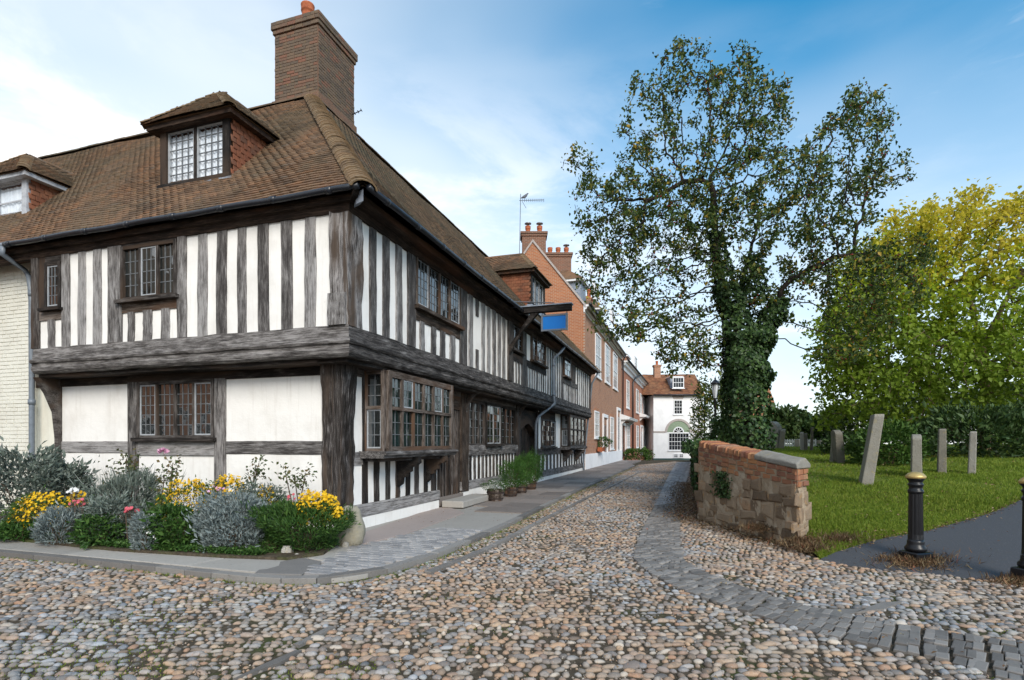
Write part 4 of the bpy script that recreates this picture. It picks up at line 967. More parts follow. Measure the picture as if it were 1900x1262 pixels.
# lawn outline, lower edge (meets the lane), and its rising surface
def qlawn(x,y): return (y-6.86)+.566*(x-3.9)
def hlawn(x,y):
    q=np.maximum(qlawn(np.asarray(x,float),np.asarray(y,float)),0); return .01+1.35*(1-np.exp(-q/11.5))+.035*np.sin(x*.9+y*.5)*np.minimum(q/4,1)
def lawn_at(px,py):
    k=(px-950)/F
    for d in np.arange(5.,90,.02):
        if EYE-(py-YH)/F*d<=hlawn(k*d,d): return np.array([k*d,d,float(hlawn(k*d,d))])
    return np.array([k*40,40,float(hlawn(k*40,40))])
WALLN=np.array([4.04,7.70]); WALLF=np.array([3.62,10.55]); WT=np.array([.34,.37])/.5025   # near corner, far bend, thickness direction
wdir=(WALLF-WALLN)/np.linalg.norm(WALLF-WALLN)
wall_line=[WALLN]+[WALLN+(WALLF-WALLN)*k/4 for k in range(1,5)]+[WALLF+U*k for k in (.8,2,5,10,20,36)]
tarlow=[gp(x,y,.0)[:2] for x,y in ((1523,1042),(1580,1052),(1639,1059),(1740,1067),(1830,1079),(1900,1078))]
tarlow=tarlow+[tarlow[-1]+np.array([6,-2.6])]
tarup=[lawn_at(x,y)[:2] for x,y in ((1553,1027),(1632,1003),(1726,987),(1827,958),(1900,928))]; tarup=tarup+[tarup[-1]+1.6*(tarup[-1]-tarup[-2]),tarup[-1]+np.array([14,6])]
tar_poly=[tuple(p) for p in tarlow]+[tuple(p) for p in tarup[::-1]]
lawn_left=[WALLN+.2*WT]+[p+np.array([.25,.0]) for p in wall_line[1:]]
# base earth: one sheet to the horizon, following the lane
xs=np.r_[-400,-150,-60,np.arange(-30,31,3.),60,150,400]; ys=np.r_[-200,-60,np.arange(-12,46,3.),46,np.arange(50,100,5.),140,250,600,1500]
X,Y=np.meshgrid(xs,ys); Zg=np.where(Y>100,-1.5,hroad(X,Y))-.0
nx=len(xs); idx=np.array([(j*nx+i,j*nx+i+1,(j+1)*nx+i+1,(j+1)*nx+i) for j in range(len(ys)-1) for i in range(nx-1)])
struct(from_arrays('ground',np.c_[X.ravel(),Y.ravel(),Zg.ravel()],idx,EARTH))
ROAD=tag(thing('cobbled_lane',None,None,(0,0,0)),None,None,None,'structure')
# the road bed itself
MB().prism([(-14,-3),(9,-3),(9.,5.2),tuple(tarlow[4]),tuple(tarlow[0]),tuple(WALLN-.1*wdir),tuple(WALLF)]+[tuple(WALLF+U*k) for k in (10,20,36)]+[tuple(kerb[-1])]+[tuple(p) for p in kerb[::-1]],-.05,.004).build('road_bed',EARTH,ROAD)
# band of setts curving down the lane
bin_=[gp(*p)[:2] for p in ((1256,858),(1248,869),(1232,900),(1216,938),(1191,983),(1176,1026),(1180,1048),(1210,1068),(1270,1102),(1375,1137),(1480,1170),(1600,1200),(1730,1225),(1800,1245),(1900,1275),(2000,1330))]
bout=[gp(*p)[:2] for p in ((1285,858),(1281,869),(1273,900),(1261,938),(1263,983),(1262,1026),(1272,1046),(1297,1062),(1372,1090),(1470,1122),(1600,1150),(1730,1172),(1850,1190),(1900,1198),(2000,1212))]
bin_=smooth_line(bin_,2); bout=smooth_line(bout,2); band_poly=[tuple(p) for p in bin_]+[tuple(p) for p in bout[::-1]]
NB=420; A_=lerp_poly(bin_,NB); B_=lerp_poly(bout,NB)
mids=(A_+B_)/2; L_=np.r_[0,np.cumsum(np.linalg.norm(np.diff(mids,axis=0),axis=1))]
light=[];dark=[]
s=0.
while s<L_[-1]-.1:
    yy=np.interp(s,L_,mids[:,1]); far=yy>13.2
    pitch=.135 if far else random.uniform(.062,.095)
    i=np.interp(s+pitch/2,L_,np.arange(NB)); i0=int(i); a=A_[i0]; b=B_[i0]; w=np.linalg.norm(b-a)
    t=(mids[min(i0+2,NB-1)]-mids[max(i0-2,0)]); t=t/np.linalg.norm(t); x=(b-a)/w
    n=5 if far else max(3,int(round(w/random.uniform(.13,.19))))
    cuts=np.r_[0,np.sort((np.arange(1,n)+rng.uniform(-.22,.22,n-1))/n),1]
    sk=random.uniform(-.02,.02)
    i1=min(int(round(np.interp(s+pitch,L_,np.arange(NB))*50)),(NB-1)*50)/50; i_0=np.interp(s,L_,np.arange(NB))
    def bp(i,u_): 
        j=min(int(i),NB-2); f=i-j; return (A_[j]*(1-f)+A_[j+1]*f)*(1-u_)+(B_[j]*(1-f)+B_[j+1]*f)*u_
    pit0=pitch
    for k in range(n):
        um=(cuts[k]+cuts[k+1])/2; q0,q1=bp(i_0,um),bp(i1,um); c=(q0+q1)/2; ln=(cuts[k+1]-cuts[k])*w; pitch=max(.03,np.linalg.norm(q1-q0))
        h=random.uniform(.020,.034); tw=random.uniform(-.07,.07); ct,st=math.cos(tw),math.sin(tw)
        xx=x*ct+t*st; tt=t*ct-x*st
        if xx[0]*tt[1]-xx[1]*tt[0]<0: tt=-tt
        dx,dy=random.uniform(-.035,.035),random.uniform(-.05,.05)
        m=np.array([[xx[0]*(ln-.016),tt[0]*(pitch-.009),-dx*h*0,c[0]+t[0]*sk],[xx[1]*(ln-.016),tt[1]*(pitch-.009),0,c[1]+t[1]*sk],[dx*ln,dy*pitch,h,0.002],[0,0,0,1]])
        (light if far else dark).append(m)
    s+=pit0
SETTS=[rough_slab(60+i,.15,.08) for i in range(8)]
scatter('sett',SETTS,np.array(dark),SETT_D,ROAD,240,rest_name='setts'); scatter('sett',SETTS,np.array(light),SETT_L,ROAD,60,rest_name='setts')
# cobbles
LONG=(((445,1253),(520,1225),(560,1203),(548,1203),(490,1228),(432,1256)),((555,1194),(622,1160),(612,1158),(546,1191)),((1482,1143),(1560,1142),(1608,1127),(1522,1127)),((1588,1133),(1640,1127),(1676,1113),(1634,1115)))
def in_road(x,y):
    ok=~pip(pave_poly,x,y)&~pip(band_poly,x,y)&~pip(tar_poly,x,y)
    left=np.array([tuple(p) for p in kerb]); 
    roadp=[(-16,-4),(12,-4),(12,4.6)]+[tuple(p) for p in tarlow[:0:-1][:5]]+[tuple(tarlow[0]),(3.9,7.1),tuple(WALLN-.12*WT+np.array([-.05,0])),tuple(WALLF-np.array([.06,0]))]+[tuple(WALLF+U*k-np.array([.1,0])) for k in (10,20,38)]+[tuple(kerb[-1]+U*2)]+[tuple(p) for p in kerb[::-1]]
    for pts in LONG: ok&=~pip([gp(a,b,.02)[:2] for a,b in pts],x,y)
    return ok&pip(roadp,x,y)
cx=[];cy=[]
def rows(y0,y1,dy,dx):
    Xs=[];Ys=[]
    for r_,y in enumerate(np.arange(y0,y1,dy)):
        half=(950+60)/F*(y+.3)+(2.6 if y<14 else 0); x=np.arange(-min(half,13.5),min(half,13.),dx)+(dx/2 if r_%2 else 0)+random.uniform(-.02,.02)
        Xs.append(x+rng.uniform(-dx*.17,dx*.17,len(x))); Ys.append(np.full(len(x),y)+.03*np.sin(x*1.3+y)+rng.uniform(-dy*.17,dy*.17,len(x)))
    return np.concatenate(Xs),np.concatenate(Ys)
Xc,Yc=[np.concatenate(q) for q in zip(rows(3.15,14,.074,.074),rows(14,47.5,.10,.098))]
m_=in_road(Xc,Yc); Xc,Yc=Xc[m_],Yc[m_]
big=np.array([0.5+.5*math.sin(x*.8+1.3*math.sin(y*.7))*math.cos(y*.55+x*.3) for x,y in zip(Xc,Yc)])
m_=rng.random(len(Xc))>.05; Xc,Yc,big=Xc[m_],Yc[m_],big[m_]
n=len(Xc); far=(Yc>14)
lx=np.clip(rng.gamma(9.,.0083,n),.038,.14)*np.where(far,1.2,1); ly=np.clip(rng.normal(.060,.011,n),.036,.09)*np.where(far,1.2,1); lz=rng.uniform(.034,.056,n)
an=rng.normal(0,.30,n)+.18*np.sin(Xc*.7+Yc*.4); tx=rng.normal(0,.10,n); ty=rng.normal(0,.10,n)
xv=np.c_[np.cos(an)*lx,np.sin(an)*lx,tx*lx]; yv=np.c_[-np.sin(an)*ly,np.cos(an)*ly,ty*ly]; zv=np.c_[-tx*lz,-ty*lz,lz]
MC=mat_from(xv,yv,zv,np.c_[Xc,Yc,hroad(Xc,Yc)+rng.uniform(-.005,.010,n)-.006*np.clip(np.sin(Xc*1.1+2*np.sin(Yc*.6))*np.sin(Yc*1.3+Xc*.5)+.5*np.sin(Xc*3.1+Yc*2.3),0,1)])
nearm=Yc<7.5
scatter('cobble',[unit_dome(9,3,i,.11) for i in range(8)],MC[nearm],COBBLE,ROAD,300,True,rest_name='cobbles')
scatter('cobble',[unit_dome(7,2,i,.11) for i in range(6)],MC[~nearm],COBBLE,ROAD,0,True,rest_name='cobbles')
# scattered grit and small pebbles between the cobbles
n=9000; yy=3.2+9*rng.random(n)**1.6; xx=(rng.random(n)*2-1)*(yy*.98); m_=in_road(xx,yy); xx,yy=xx[m_],yy[m_]; n=len(xx); r_=rng.uniform(.008,.022,n); a=rng.uniform(0,6.3,n)
Mg=mat_from(np.c_[np.cos(a)*r_*1.4,np.sin(a)*r_*1.4,0*r_],np.c_[-np.sin(a)*r_,np.cos(a)*r_,0*r_],np.c_[0*r_,0*r_,r_],np.c_[xx,yy,np.full(n,.008)])
scatter('pebble',[unit_dome(5,1,i,.1) for i in range(3)],Mg,COBBLE,ROAD,0,False,rest_name='pebbles')
# two long dark stones let into the cobbles at the front
for pts in LONG:
    MB().prism([gp(x,y,.04)[:2] for x,y in pts],-.02,.028).build('long_stone',SETT_D,ROAD)
# ---- pavement
PAVE=tag(thing('pavement',None,None,(0,0,0)),None,None,None,'structure')
MB().prism([(p[0],p[1]) for p in ([tuple(p) for p in kerb_in]+[tuple(p) for p in inner])[::-1]],-.05,PZ-.02).build('pavement_base',CONC,PAVE)
def quad_piece(name,pts,z0,z1,mat,parent,gap=.006,jz=.003):
    p=np.array(pts,float)[:,:2]; c=p.mean(0); q=[]
    for k in range(len(p)):
        d=p[k]-c; q.append(p[k]-d/np.linalg.norm(d)*gap*1.4)
    b=MB(); k=len(q); ch=.007; vs=[(a[0],a[1],z0) for a in q]+[(a[0],a[1],z1-ch) for a in q]
    dz=[random.uniform(-jz,jz) for _ in q]
    vs+=[(a[0]-(a[0]-c[0])/np.linalg.norm(a-c)*ch,a[1]-(a[1]-c[1])/np.linalg.norm(a-c)*ch,z1+e) for a,e in zip(q,dz)]
    fs=[(i,(i+1)%k,k+(i+1)%k,k+i) for i in range(k)]+[(k+i,k+(i+1)%k,2*k+(i+1)%k,2*k+i) for i in range(k)]+[tuple(2*k+i for i in range(k))]
    b.add(vs,fs); return normals_out(b.build(name,mat,parent))
# kerb stones along the curved edge
KL=lerp_poly(kerb,400); Lk=np.r_[0,np.cumsum(np.linalg.norm(np.diff(KL,axis=0),axis=1))]
s=3.
while s<Lk[-1]-1:
    ln=random.uniform(.75,1.1) if not (9.5<s<12.5) else random.uniform(.35,.5)
    a=np.array([np.interp(s,Lk,KL[:,k]) for k in (0,1)]); b=np.array([np.interp(s+ln,Lk,KL[:,k]) for k in (0,1)])
    t=(b-a)/np.linalg.norm(b-a); nn=np.array([-t[1],t[0]]); 
    if np.dot(nn,np.array([-2.,12.])-a)<0: nn=-nn
    quad_piece('kerb_stone',[a,b,b+nn*.13,a+nn*.13],-.03,PZ+.004,KERB,PAVE); s+=ln
# concrete slabs along the flower bed
e_in=gp(416,1034,PZ)[:2]; e_out=gp(440,1068,PZ)[:2]-.14*N2
k0=e_out; kin=[gp(x,y,PZ)[:2] for x,y in ((416,1034),(210,1021),(0,999))]
for k in range(12):
    a0=gp(457,1067,PZ)[:2]-.15*N2+V*(k*1.02); a1=a0+V*1.02; b0=a0-N2*.80-V*.18; b1=a1-N2*.80-V*.18
    if k==0: b0=b0+.12*V
    quad_piece('concrete_slab',[a0,a1,b1,b0],.0,PZ+.002,CONC,PAVE,.004)
# dark patch where the slabs end, pink concrete by the wall
quad_piece('tarmac_patch',[gp(x,y,PZ)[:2] for x,y in ((470,1064),(560,1066),(600,1042),(560,1034),(490,1048))],.0,PZ+.001,KERB,PAVE)
quad_piece('concrete_patch',[gp(x,y,PZ)[:2] for x,y in ((492,1046),(560,1033),(600,1040),(640,1030),(672,990),(640,1008),(560,1028),(430,1036))],.0,PZ-.002,CONC,PAVE)
quad_piece('concrete_patch',[gp(x,y,PZ)[:2] for x,y in ((673,988),(660,1012),(747,992),(862,951),(822,936))],.0,PZ-.001,PINK,PAVE)
# setts on the corner, in rows across the pavement
sett_poly=[gp(x,y,PZ)[:2] for x,y in ((556,1068),(606,1039),(660,1014),(747,994),(862,965),(905,984),(776,1036),(690,1059),(640,1066),(604,1069))]
Ms=[]; o=gp(905,984,PZ)[:2]
for r_ in range(40):
    for k in range(-10,45):
        c=o-U*(r_*.125+.05)-N1*(k*.165+(.08 if r_%2 else 0))
        if pip(sett_poly,np.array([c[0]]),np.array([c[1]]))[0] and all(pip(pave_poly,np.array([q[0]]),np.array([q[1]]))[0] for q in (c+.2*N1,c+.2*N2,c+.17*(N1+N2))):
            h=random.uniform(.050,.055); tw=random.uniform(-.03,.03); x=np.array([N1[0]*math.cos(tw)-N1[1]*math.sin(tw),N1[0]*math.sin(tw)+N1[1]*math.cos(tw)]); y=np.array([-x[1],x[0]])
            Ms.append(np.array([[x[0]*.153,y[0]*.115,0,c[0]],[x[1]*.153,y[1]*.115,0,c[1]],[random.uniform(-.004,.004),random.uniform(-.004,.004),h,PZ-.045],[0,0,0,1]]))
scatter('sett',SETTS,np.array(Ms),SETT_L,PAVE,300)
# flagstones up the lane
def pavw(s):   # width from the house wall to the kerb at distance s along the lane
    p=SL.P(s,0,.0)[:2]; ts=np.arange(1.,4,.02); Q=p[None]+ts[:,None]*N1[None]
    ok=pip(pave_poly,Q[:,0],Q[:,1]); return ts[ok][-1]-.14 if ok.any() else 2.1
s=3.2
while s<38:
    ln=random.uniform(.75,1.25); w=pavw(min(s+ln/2,30)); n=random.choice((2,3,3)); cuts=np.r_[.08,np.sort((np.arange(1,n)+rng.uniform(-.18,.18,n-1))/n*w),w]
    for a,b in zip(cuts[:-1],cuts[1:]):
        if s<4.6 and a<.45: a=.95
        if b-a<.15: continue
        quad_piece('flagstone',[SL.P(s,0,a)[:2],SL.P(s+ln,0,a)[:2],SL.P(s+ln,0,b)[:2],SL.P(s,0,b)[:2]],.0,PZ+random.uniform(0,.006),FLAG,PAVE,.005,.004)
    s+=ln
# the gully between kerb and cobbles: a line of long dark stones
gl=[gp(x,y,.0)[:2] for x,y in ((787,1068),(830,1050),(880,1031),(935,1004),(1000,969),(1060,939),(1130,905),(1185,877))]
GLn=lerp_poly(smooth_line(gl,2),200); Lg=np.r_[0,np.cumsum(np.linalg.norm(np.diff(GLn,axis=0),axis=1))]
s=0.
while s<Lg[-1]-.5:
    ln=random.uniform(.35,.6); a=np.array([np.interp(s,Lg,GLn[:,k]) for k in (0,1)]); b=np.array([np.interp(s+ln,Lg,GLn[:,k]) for k in (0,1)]); t=(b-a)/np.linalg.norm(b-a); nn=np.array([t[1],-t[0]])
    quad_piece('gully_stone',[a,b,b+nn*.09,a+nn*.09],.0,.050,SETT_D,ROAD,.004); s+=ln
# ---------------------------------------------------------------- churchyard: lawn and path on one rising surface
def surf(name,inside,mat,lift,x0,x1,y0,y1,st):
    xs=np.arange(x0,x1,st); ys=np.arange(y0,y1,st); X,Y=np.meshgrid(xs,ys); ins=inside(X+st/2,Y+st/2); nx=len(xs); F_=[]
    J_,I_=np.nonzero(ins[:-1,:-1]); F_=np.c_[J_*nx+I_,J_*nx+I_+1,(J_+1)*nx+I_+1,(J_+1)*nx+I_]
    us,inv=np.unique(F_,return_inverse=True); P=np.c_[X.ravel(),Y.ravel(),hlawn(X,Y).ravel()+lift][us]
    return struct(from_arrays(name,P,inv.reshape(-1,4),mat,smooth=True))
ll=[tuple(WALLN+.3*WT)]+[tuple(p+.3*np.array([.97,.1])) for p in wall_line[1:]]
lawn_poly=[tuple(tarlow[0]+np.array([.0,.0])),tuple(WALLN+.35*WT)]+ll[1:]+[(22.5,54),(24.5,62),(70,62),(70,2)]+[tuple(tarlow[-1])]+[tuple(p) for p in tarlow[-2:0:-1]]
surf('churchyard_lawn',lambda X,Y: pip(lawn_poly,X,Y)&(Y<20),LAWN,-.008,3,30,3,20.2,.14)
surf('churchyard_lawn',lambda X,Y: pip(lawn_poly,X,Y)&(Y>=20),LAWN,-.008,3,70,20,62,.5)
# tarmac path: a sheet cut to its own edge
tp=np.array(tar_poly); b=MB()
tl=lerp_poly(np.array(tarlow),60); tu=lerp_poly(np.vstack([tarlow[:1],np.array(tarup)]),60)
vs=[];fs=[]
for i in range(60):
    for k in range(9):
        p=tl[i]+(tu[i]-tl[i])*k/8; vs.append((p[0],p[1],float(hlawn(p[0],p[1]))+.022 if k else .004))
for i in range(59):
    for k in range(8): fs.append((i*9+k,(i+1)*9+k,(i+1)*9+k+1,i*9+k+1))
b.add(vs,fs); struct(normals_out(b.build('tarmac_path',TARMAC,None,True)))
# ---------------------------------------------------------------- churchyard wall: brick upper courses on rubble
WALL=thing('churchyard_wall','old garden wall of red brick over rubble stone with a big grey coping stone at its end','wall',(WALLN[0],WALLN[1],0))
wn=np.array([-wdir[1],wdir[0]]); 
if wn[0]>0: wn=-wn
WL_=np.linalg.norm(WALLF-WALLN); CW1=Wall(WALLN,wdir,wn)                      # face to the lane
en=np.array([WT[1],-WT[0]]); CW2=Wall(WALLN,WT,en)                             # end face
wf2=-wn
def wtop(t): return 1.13+.30*t/WL_      # height of the brickwork at t along the wall
core=MB(); n=14
inn=WALLN+.5*WT
def cpt(t,side): 
    p=WALLN+wdir*t; return p+(0 if side==0 else 1)*(.5*WT*(1-t/WL_)+np.array([.42,.03])*(t/WL_))
vs=[];fs=[]
for i in range(n+1):
    t=WL_*i/n
    for sd,z in ((0,-.1),(0,wtop(t)-.01),(1,wtop(t)-.01),(1,-.1)):
        p=cpt(t,sd); ins_=-.004 if sd==0 else -.02; bul=.05*math.sin(math.pi*min(1,(i/n)*1.2))*0
        vs.append((p[0]-wn[0]*ins_,p[1]-wn[1]*ins_,z))
for i in range(n):
    for k in range(4): fs.append((i*4+k,i*4+(k+1)%4,(i+1)*4+(k+1)%4,(i+1)*4+k))
fs+=[(0,1,2,3),(n*4+3,n*4+2,n*4+1,n*4)]
normals_out(core.add(vs,fs).build('mortar',MORTAR,WALL))
# rough pointing that swells between the stones, on the lane face and the end
def rough_face(Wf,L0,top,nx_,nz_):
    vs=[];cs=[]
    for i in range(nx_+1):
        for k in range(nz_+1):
            s_=L0*i/nx_; z=-.05+(top(s_)+.05)*k/nz_; vs.append((s_,z))
    q=np.array(vs); nz=clump2(q*5.)+.6*clump2(q*13.+4)+.35*clump2(q*31.)
    P=np.array([Wf.P(a,b,.004+.020*n_) for (a,b),n_ in zip(vs,nz)])
    return P,np.array([(i*(nz_+1)+k,(i+1)*(nz_+1)+k,(i+1)*(nz_+1)+k+1,i*(nz_+1)+k+1) for i in range(nx_) for k in range(nz_)])
def clump2(q):
    r=np.random.default_rng(3); v=np.zeros(len(q))
    for k in range(6): a=r.normal(0,1,2); v+=np.sin(q@a+r.uniform(0,6))
    return v/2.6
for Wf,L0,top,a_,b_ in ((CW1,WL_,lambda t: wtop(t)-.27,110,44),(CW2,.5,lambda t: wtop(0)-.27,22,44)):
    P_,F_=rough_face(Wf,L0,top,a_,b_); from_arrays('pointing',P_,F_,MORTAR,WALL,True)
# stones
def unit_rock(seed):
    r=random.Random(seed); bm=bmesh.new(); bmesh.ops.create_icosphere(bm,subdivisions=2,radius=.5)
    for v in bm.verts:
        q=v.co/.5; f=max(abs(q.x),abs(q.y),abs(q.z)); e=.78; v.co=q*(.5*((1-e)+e/f)); v.co*=1+r.uniform(-.13,.13)
    vs=[tuple(v.co) for v in bm.verts]; fs=[tuple(v.index for v in f.verts) for f in bm.faces]; bm.free(); return vs,fs
ROCKS=[rough_slab(90+i,.30,.13) for i in range(10)]
Ms=[]
def stones(W,s0,s1,zfun0,zfun1,off):
    z=0.0
    while z<1.3:
        h=random.uniform(.10,.24); s=s0-random.uniform(0,.2)
        while s<s1:
            l=random.uniform(.16,.46); c=s+l/2
            if s0-.03<c<s1+.03 and z+h*.5<zfun1(min(max(c,s0),s1)) and random.random()<.93:
                P=W.P(c,z+h/2+random.uniform(-.02,.02),off+random.uniform(-.045,.0)); a=random.uniform(-.12,.12); x=np.array([W.d[0]*math.cos(a),W.d[1]*math.cos(a),math.sin(a)]); zz=np.array([-W.d[0]*math.sin(a),-W.d[1]*math.sin(a),math.cos(a)]); nn=np.array([*W.n,0])
                x*=l*.98; zz*=h*.96; nn=nn*random.uniform(.034,.062)
                if np.dot(np.cross(x,zz),nn)<0: x=-x
                Ms.append(np.array([[x[i],zz[i],nn[i],P[i]] for i in range(3)]+[[0,0,0,1]]))
            s+=l+.02
        z+=h*.92
stones(CW1,.05,WL_,None,lambda t: wtop(t)-.28 if t<1.8 else wtop(t)-.42,-.0)
stones(CW2,.02,.48,None,lambda t: wtop(0)-.27,-.0)
scatter('stone',ROCKS,np.array(Ms),RUBBLE,WALL,200)
# brick courses follow the rising top
Mb=[]
def bricks_along(W,L0,L1,nc,off,top,l=.215,h=.068,sh=0):
    for c in range(nc):
        s=L0-(l*.5 if (c+sh)%2 else 0)
        while s<L1:
            ll=l*random.uniform(.92,1.06) if random.random()>.2 else l*.5; a=max(s,L0); b=min(s+ll,L1); s+=ll
            if b-a<.04: continue
            m=(a+b)/2; z=top(m)-h*(c+.5); slope_=(top(b)-top(a))/(b-a)
            p=W.P(m,z+random.uniform(-.006,.006),off-.05); x=np.array([W.d[0],W.d[1],slope_+random.uniform(-.03,.03)])*(b-a-.014); y=np.array([0,0,1.])*(h-.015); nn=np.array([*W.n,0])*(.058+random.uniform(-.012,.010))
            if np.dot(np.cross(x,y),nn)<0: x=-x
            Mb.append(np.array([[x[i],y[i],nn[i],p[i]] for i in range(3)]+[[0,0,0,1]]))
bricks_along(CW1,.0,WL_,3,.012,lambda t: wtop(t),.24,.088,1)
bricks_along(CW1,.9,WL_,1,.008,lambda t: wtop(t)-.264,.24,.088)
bricks_along(CW1,1.9,WL_,1,.006,lambda t: wtop(t)-.352,.24,.088,1)
bricks_along(CW2,.0,.5,3,.012,lambda t: wtop(0)-.0,.24,.088)
# brick-on-edge coping beyond the stone
t=1.0
while t<WL_+.02:
    w=.072*random.uniform(.9,1.1); a=cpt(t,0); b=cpt(t,1); c=(a+b)/2+wn*.015; z=wtop(t)+.0; x=np.array([*(b-a),0.]); x=x*(1.08+random.uniform(-.03,.03)); y=np.array([wdir[0],wdir[1],.30/WL_+random.uniform(-.03,.03)])*(w-.010); zz=np.array([0,0,.105+random.uniform(-.012,.012)])
    if np.dot(np.cross(x,y),zz)<0: x=-x
    Mb.append(np.array([[x[i],y[i],zz[i],[c[0],c[1],z][i]] for i in range(3)]+[[0,0,0,1]])); t+=w
scatter('brick',ROUGH,np.array(Mb),BRICK_WALL,WALL,300)
# coping stone with a ridged top over the near metre
b=MB(); vs=[]; 
for t,k in ((-.03,0),(.30,1),(.65,2),(1.02,3)):
    a=cpt(t,0)+wn*.03; c=cpt(t,1)-wn*.03; m=(a+c)/2; z=wtop(t)+.0; j=lambda: random.uniform(-.012,.012)
    vs+=[(a[0],a[1],z),(a[0]+j(),a[1],z+.075+j()),(m[0]*.7+a[0]*.3,m[1]*.7+a[1]*.3,z+.15+j()),(m[0]*.7+c[0]*.3,m[1]*.7+c[1]*.3,z+.15+j()),(c[0],c[1]+j(),z+.07+j()),(c[0],c[1],z)]
fs=[]
for i in range(3):
    for k in range(6): fs.append((i*6+k,i*6+(k+1)%6,(i+1)*6+(k+1)%6,(i+1)*6+k))
fs+=[tuple(range(6)),tuple(18+k for k in range(6))]
o=normals_out(b.add(vs,fs).build('coping_stone',CAPSTONE,WALL)); md=o.modifiers.new('bevel','BEVEL'); md.width=.02; md.segments=2
# the wall goes on along the lane beyond the bend (seen edge on)
MB().wbox(Wall(WALLF,U,-N1),.02,30,-.9,1.42,-.4,0).build('far_wall',BW_BROWN,WALL)
# ---------------------------------------------------------------- gravestones: upright slabs seen nearly edge on
def headstone(px,pyb,ht,th,wd,lean,head,label,group='gravestones on the churchyard lawn',yaw=0.,back=0.):
    p=lawn_at(px,pyb); H=ht/F*p[1]; T=th/F*p[1]
    k=(px-950)/F; vd=np.array([k,1.]); vd/=np.linalg.norm(vd); ca,sa=math.cos(yaw),math.sin(yaw); fw=np.array([vd[0]*ca-vd[1]*sa,vd[0]*sa+vd[1]*ca]); sd=np.array([fw[1],-fw[0]])
    o=thing('gravestone',label,'gravestone',tuple(p),group)
    b=MB(); prof=[]
    w=wd/2
    if head=='round': prof=[(-w,-.25),(w,-.25),(w,H*.86)]+[(w*math.cos(a),H*.86+H*.14*math.sin(a)) for a in np.linspace(.3,math.pi-.3,7)]+[(-w,H*.86)]
    elif head=='shoulder': prof=[(-w,-.25),(w,-.25),(w,H*.82),(w*.8,H*.82),(w*.7,H*.90),(w*.35,H*.97),(0,H),(-w*.35,H*.97),(-w*.7,H*.90),(-w*.8,H*.82),(-w,H*.82)]
    else: prof=[(-w,-.25),(w,-.25),(w,H*.97),(w*.9,H),(-w*.9,H),(-w,H*.96)]
    vs=[];n=len(prof)
    for sgn in (-1,1):
        for (x,z) in prof:
            zt=max(z,0)/H; off=lean/F*p[1]*zt; tt=T/2*sgn*(1.12-.2*zt)
            q=p[:2]+fw*(x+back*zt)+sd*(tt+off); vs.append((q[0]+random.uniform(-.006,.006),q[1],p[2]+z))
    fs=[tuple(range(n))[::-1],tuple(range(n,2*n))]+[(i,(i+1)%n,n+(i+1)%n,n+i) for i in range(n)]
    m=normals_out(b.add(vs,fs).build('slab',GRAVE,o)); md=m.modifiers.new('bevel','BEVEL'); md.width=.018; md.segments=2
headstone(1603,896,126,17,.55,21,'flat','tallest gravestone leaning hard to the side, nearest the wall',yaw=.12)
headstone(1558,859,61,13,.6,-6,'round','pale gravestone behind the big leaning one, overlapping its neighbour',yaw=.22)
headstone(1546,857,58,10,.5,4,'flat','thin gravestone just left of its pale overlapping neighbour',yaw=-.1)
headstone(1700,884,78,15,.55,0,'round','short gravestone right behind the bollard beside the path',yaw=.05)
headstone(1747,878,82,12,.5,1,'flat','upright slim gravestone between two others by the dark bush',yaw=.04)
headstone(1802,880,79,11,.5,3,'flat','slim gravestone farthest to the right by the dark bush',yaw=.02)
headstone(1434,832,50,14,.7,2,'shoulder','broad weathered gravestone beside the ivy trunk',yaw=.9)
headstone(1447,832,36,9,.5,5,'round','small gravestone leaning beside the ivy trunk behind the wall',yaw=.1)
headstone(1489,836,34,7,.5,-1,'flat','first of three thin far gravestones near the pale fence',yaw=.0)
headstone(1495,836,32,6,.5,0,'flat','lowest of three thin far gravestones near the pale fence',yaw=.0)
headstone(1505,837,44,5,.5,2,'flat','tallest of three thin far gravestones near the pale fence',yaw=.0)
headstone(1482,829,14,9,.5,0,'round','tiny rounded gravestone in front of the pale fence',yaw=.6)
headstone(1521,829,14,7,.4,0,'round','small gravestone at the right end of the pale fence',yaw=.5)
# pale paling fence far across the lawn
a=lawn_at(1446,829); c=lawn_at(1532,829); FN=thing('paling_fence','pale paling fence far across the churchyard lawn','fence',tuple(a))
d=(c-a)[:2]; L_=np.linalg.norm(d); d/=L_; FWl=Wall(a[:2],d,np.array([d[1],-d[0]]))
n=int(L_/.14)
ht=14/F*a[1]
for k in range(n):
    z=a[2]+(c[2]-a[2])*k/n; s=k*L_/n
    MB().poly(FWl,[(s,z-.1),(s+.08,z-.1),(s+.08,z+ht*.93),(s+.04,z+ht),(s,z+ht*.93)],0,.02).build('pale',FENCEP,FN)
for z in (.2,.75): MB().wbox(FWl,0,L_,a[2]+ht*z-.03,a[2]+ht*z+.04,-.045,-.003).build('rail',FENCEP,FN)
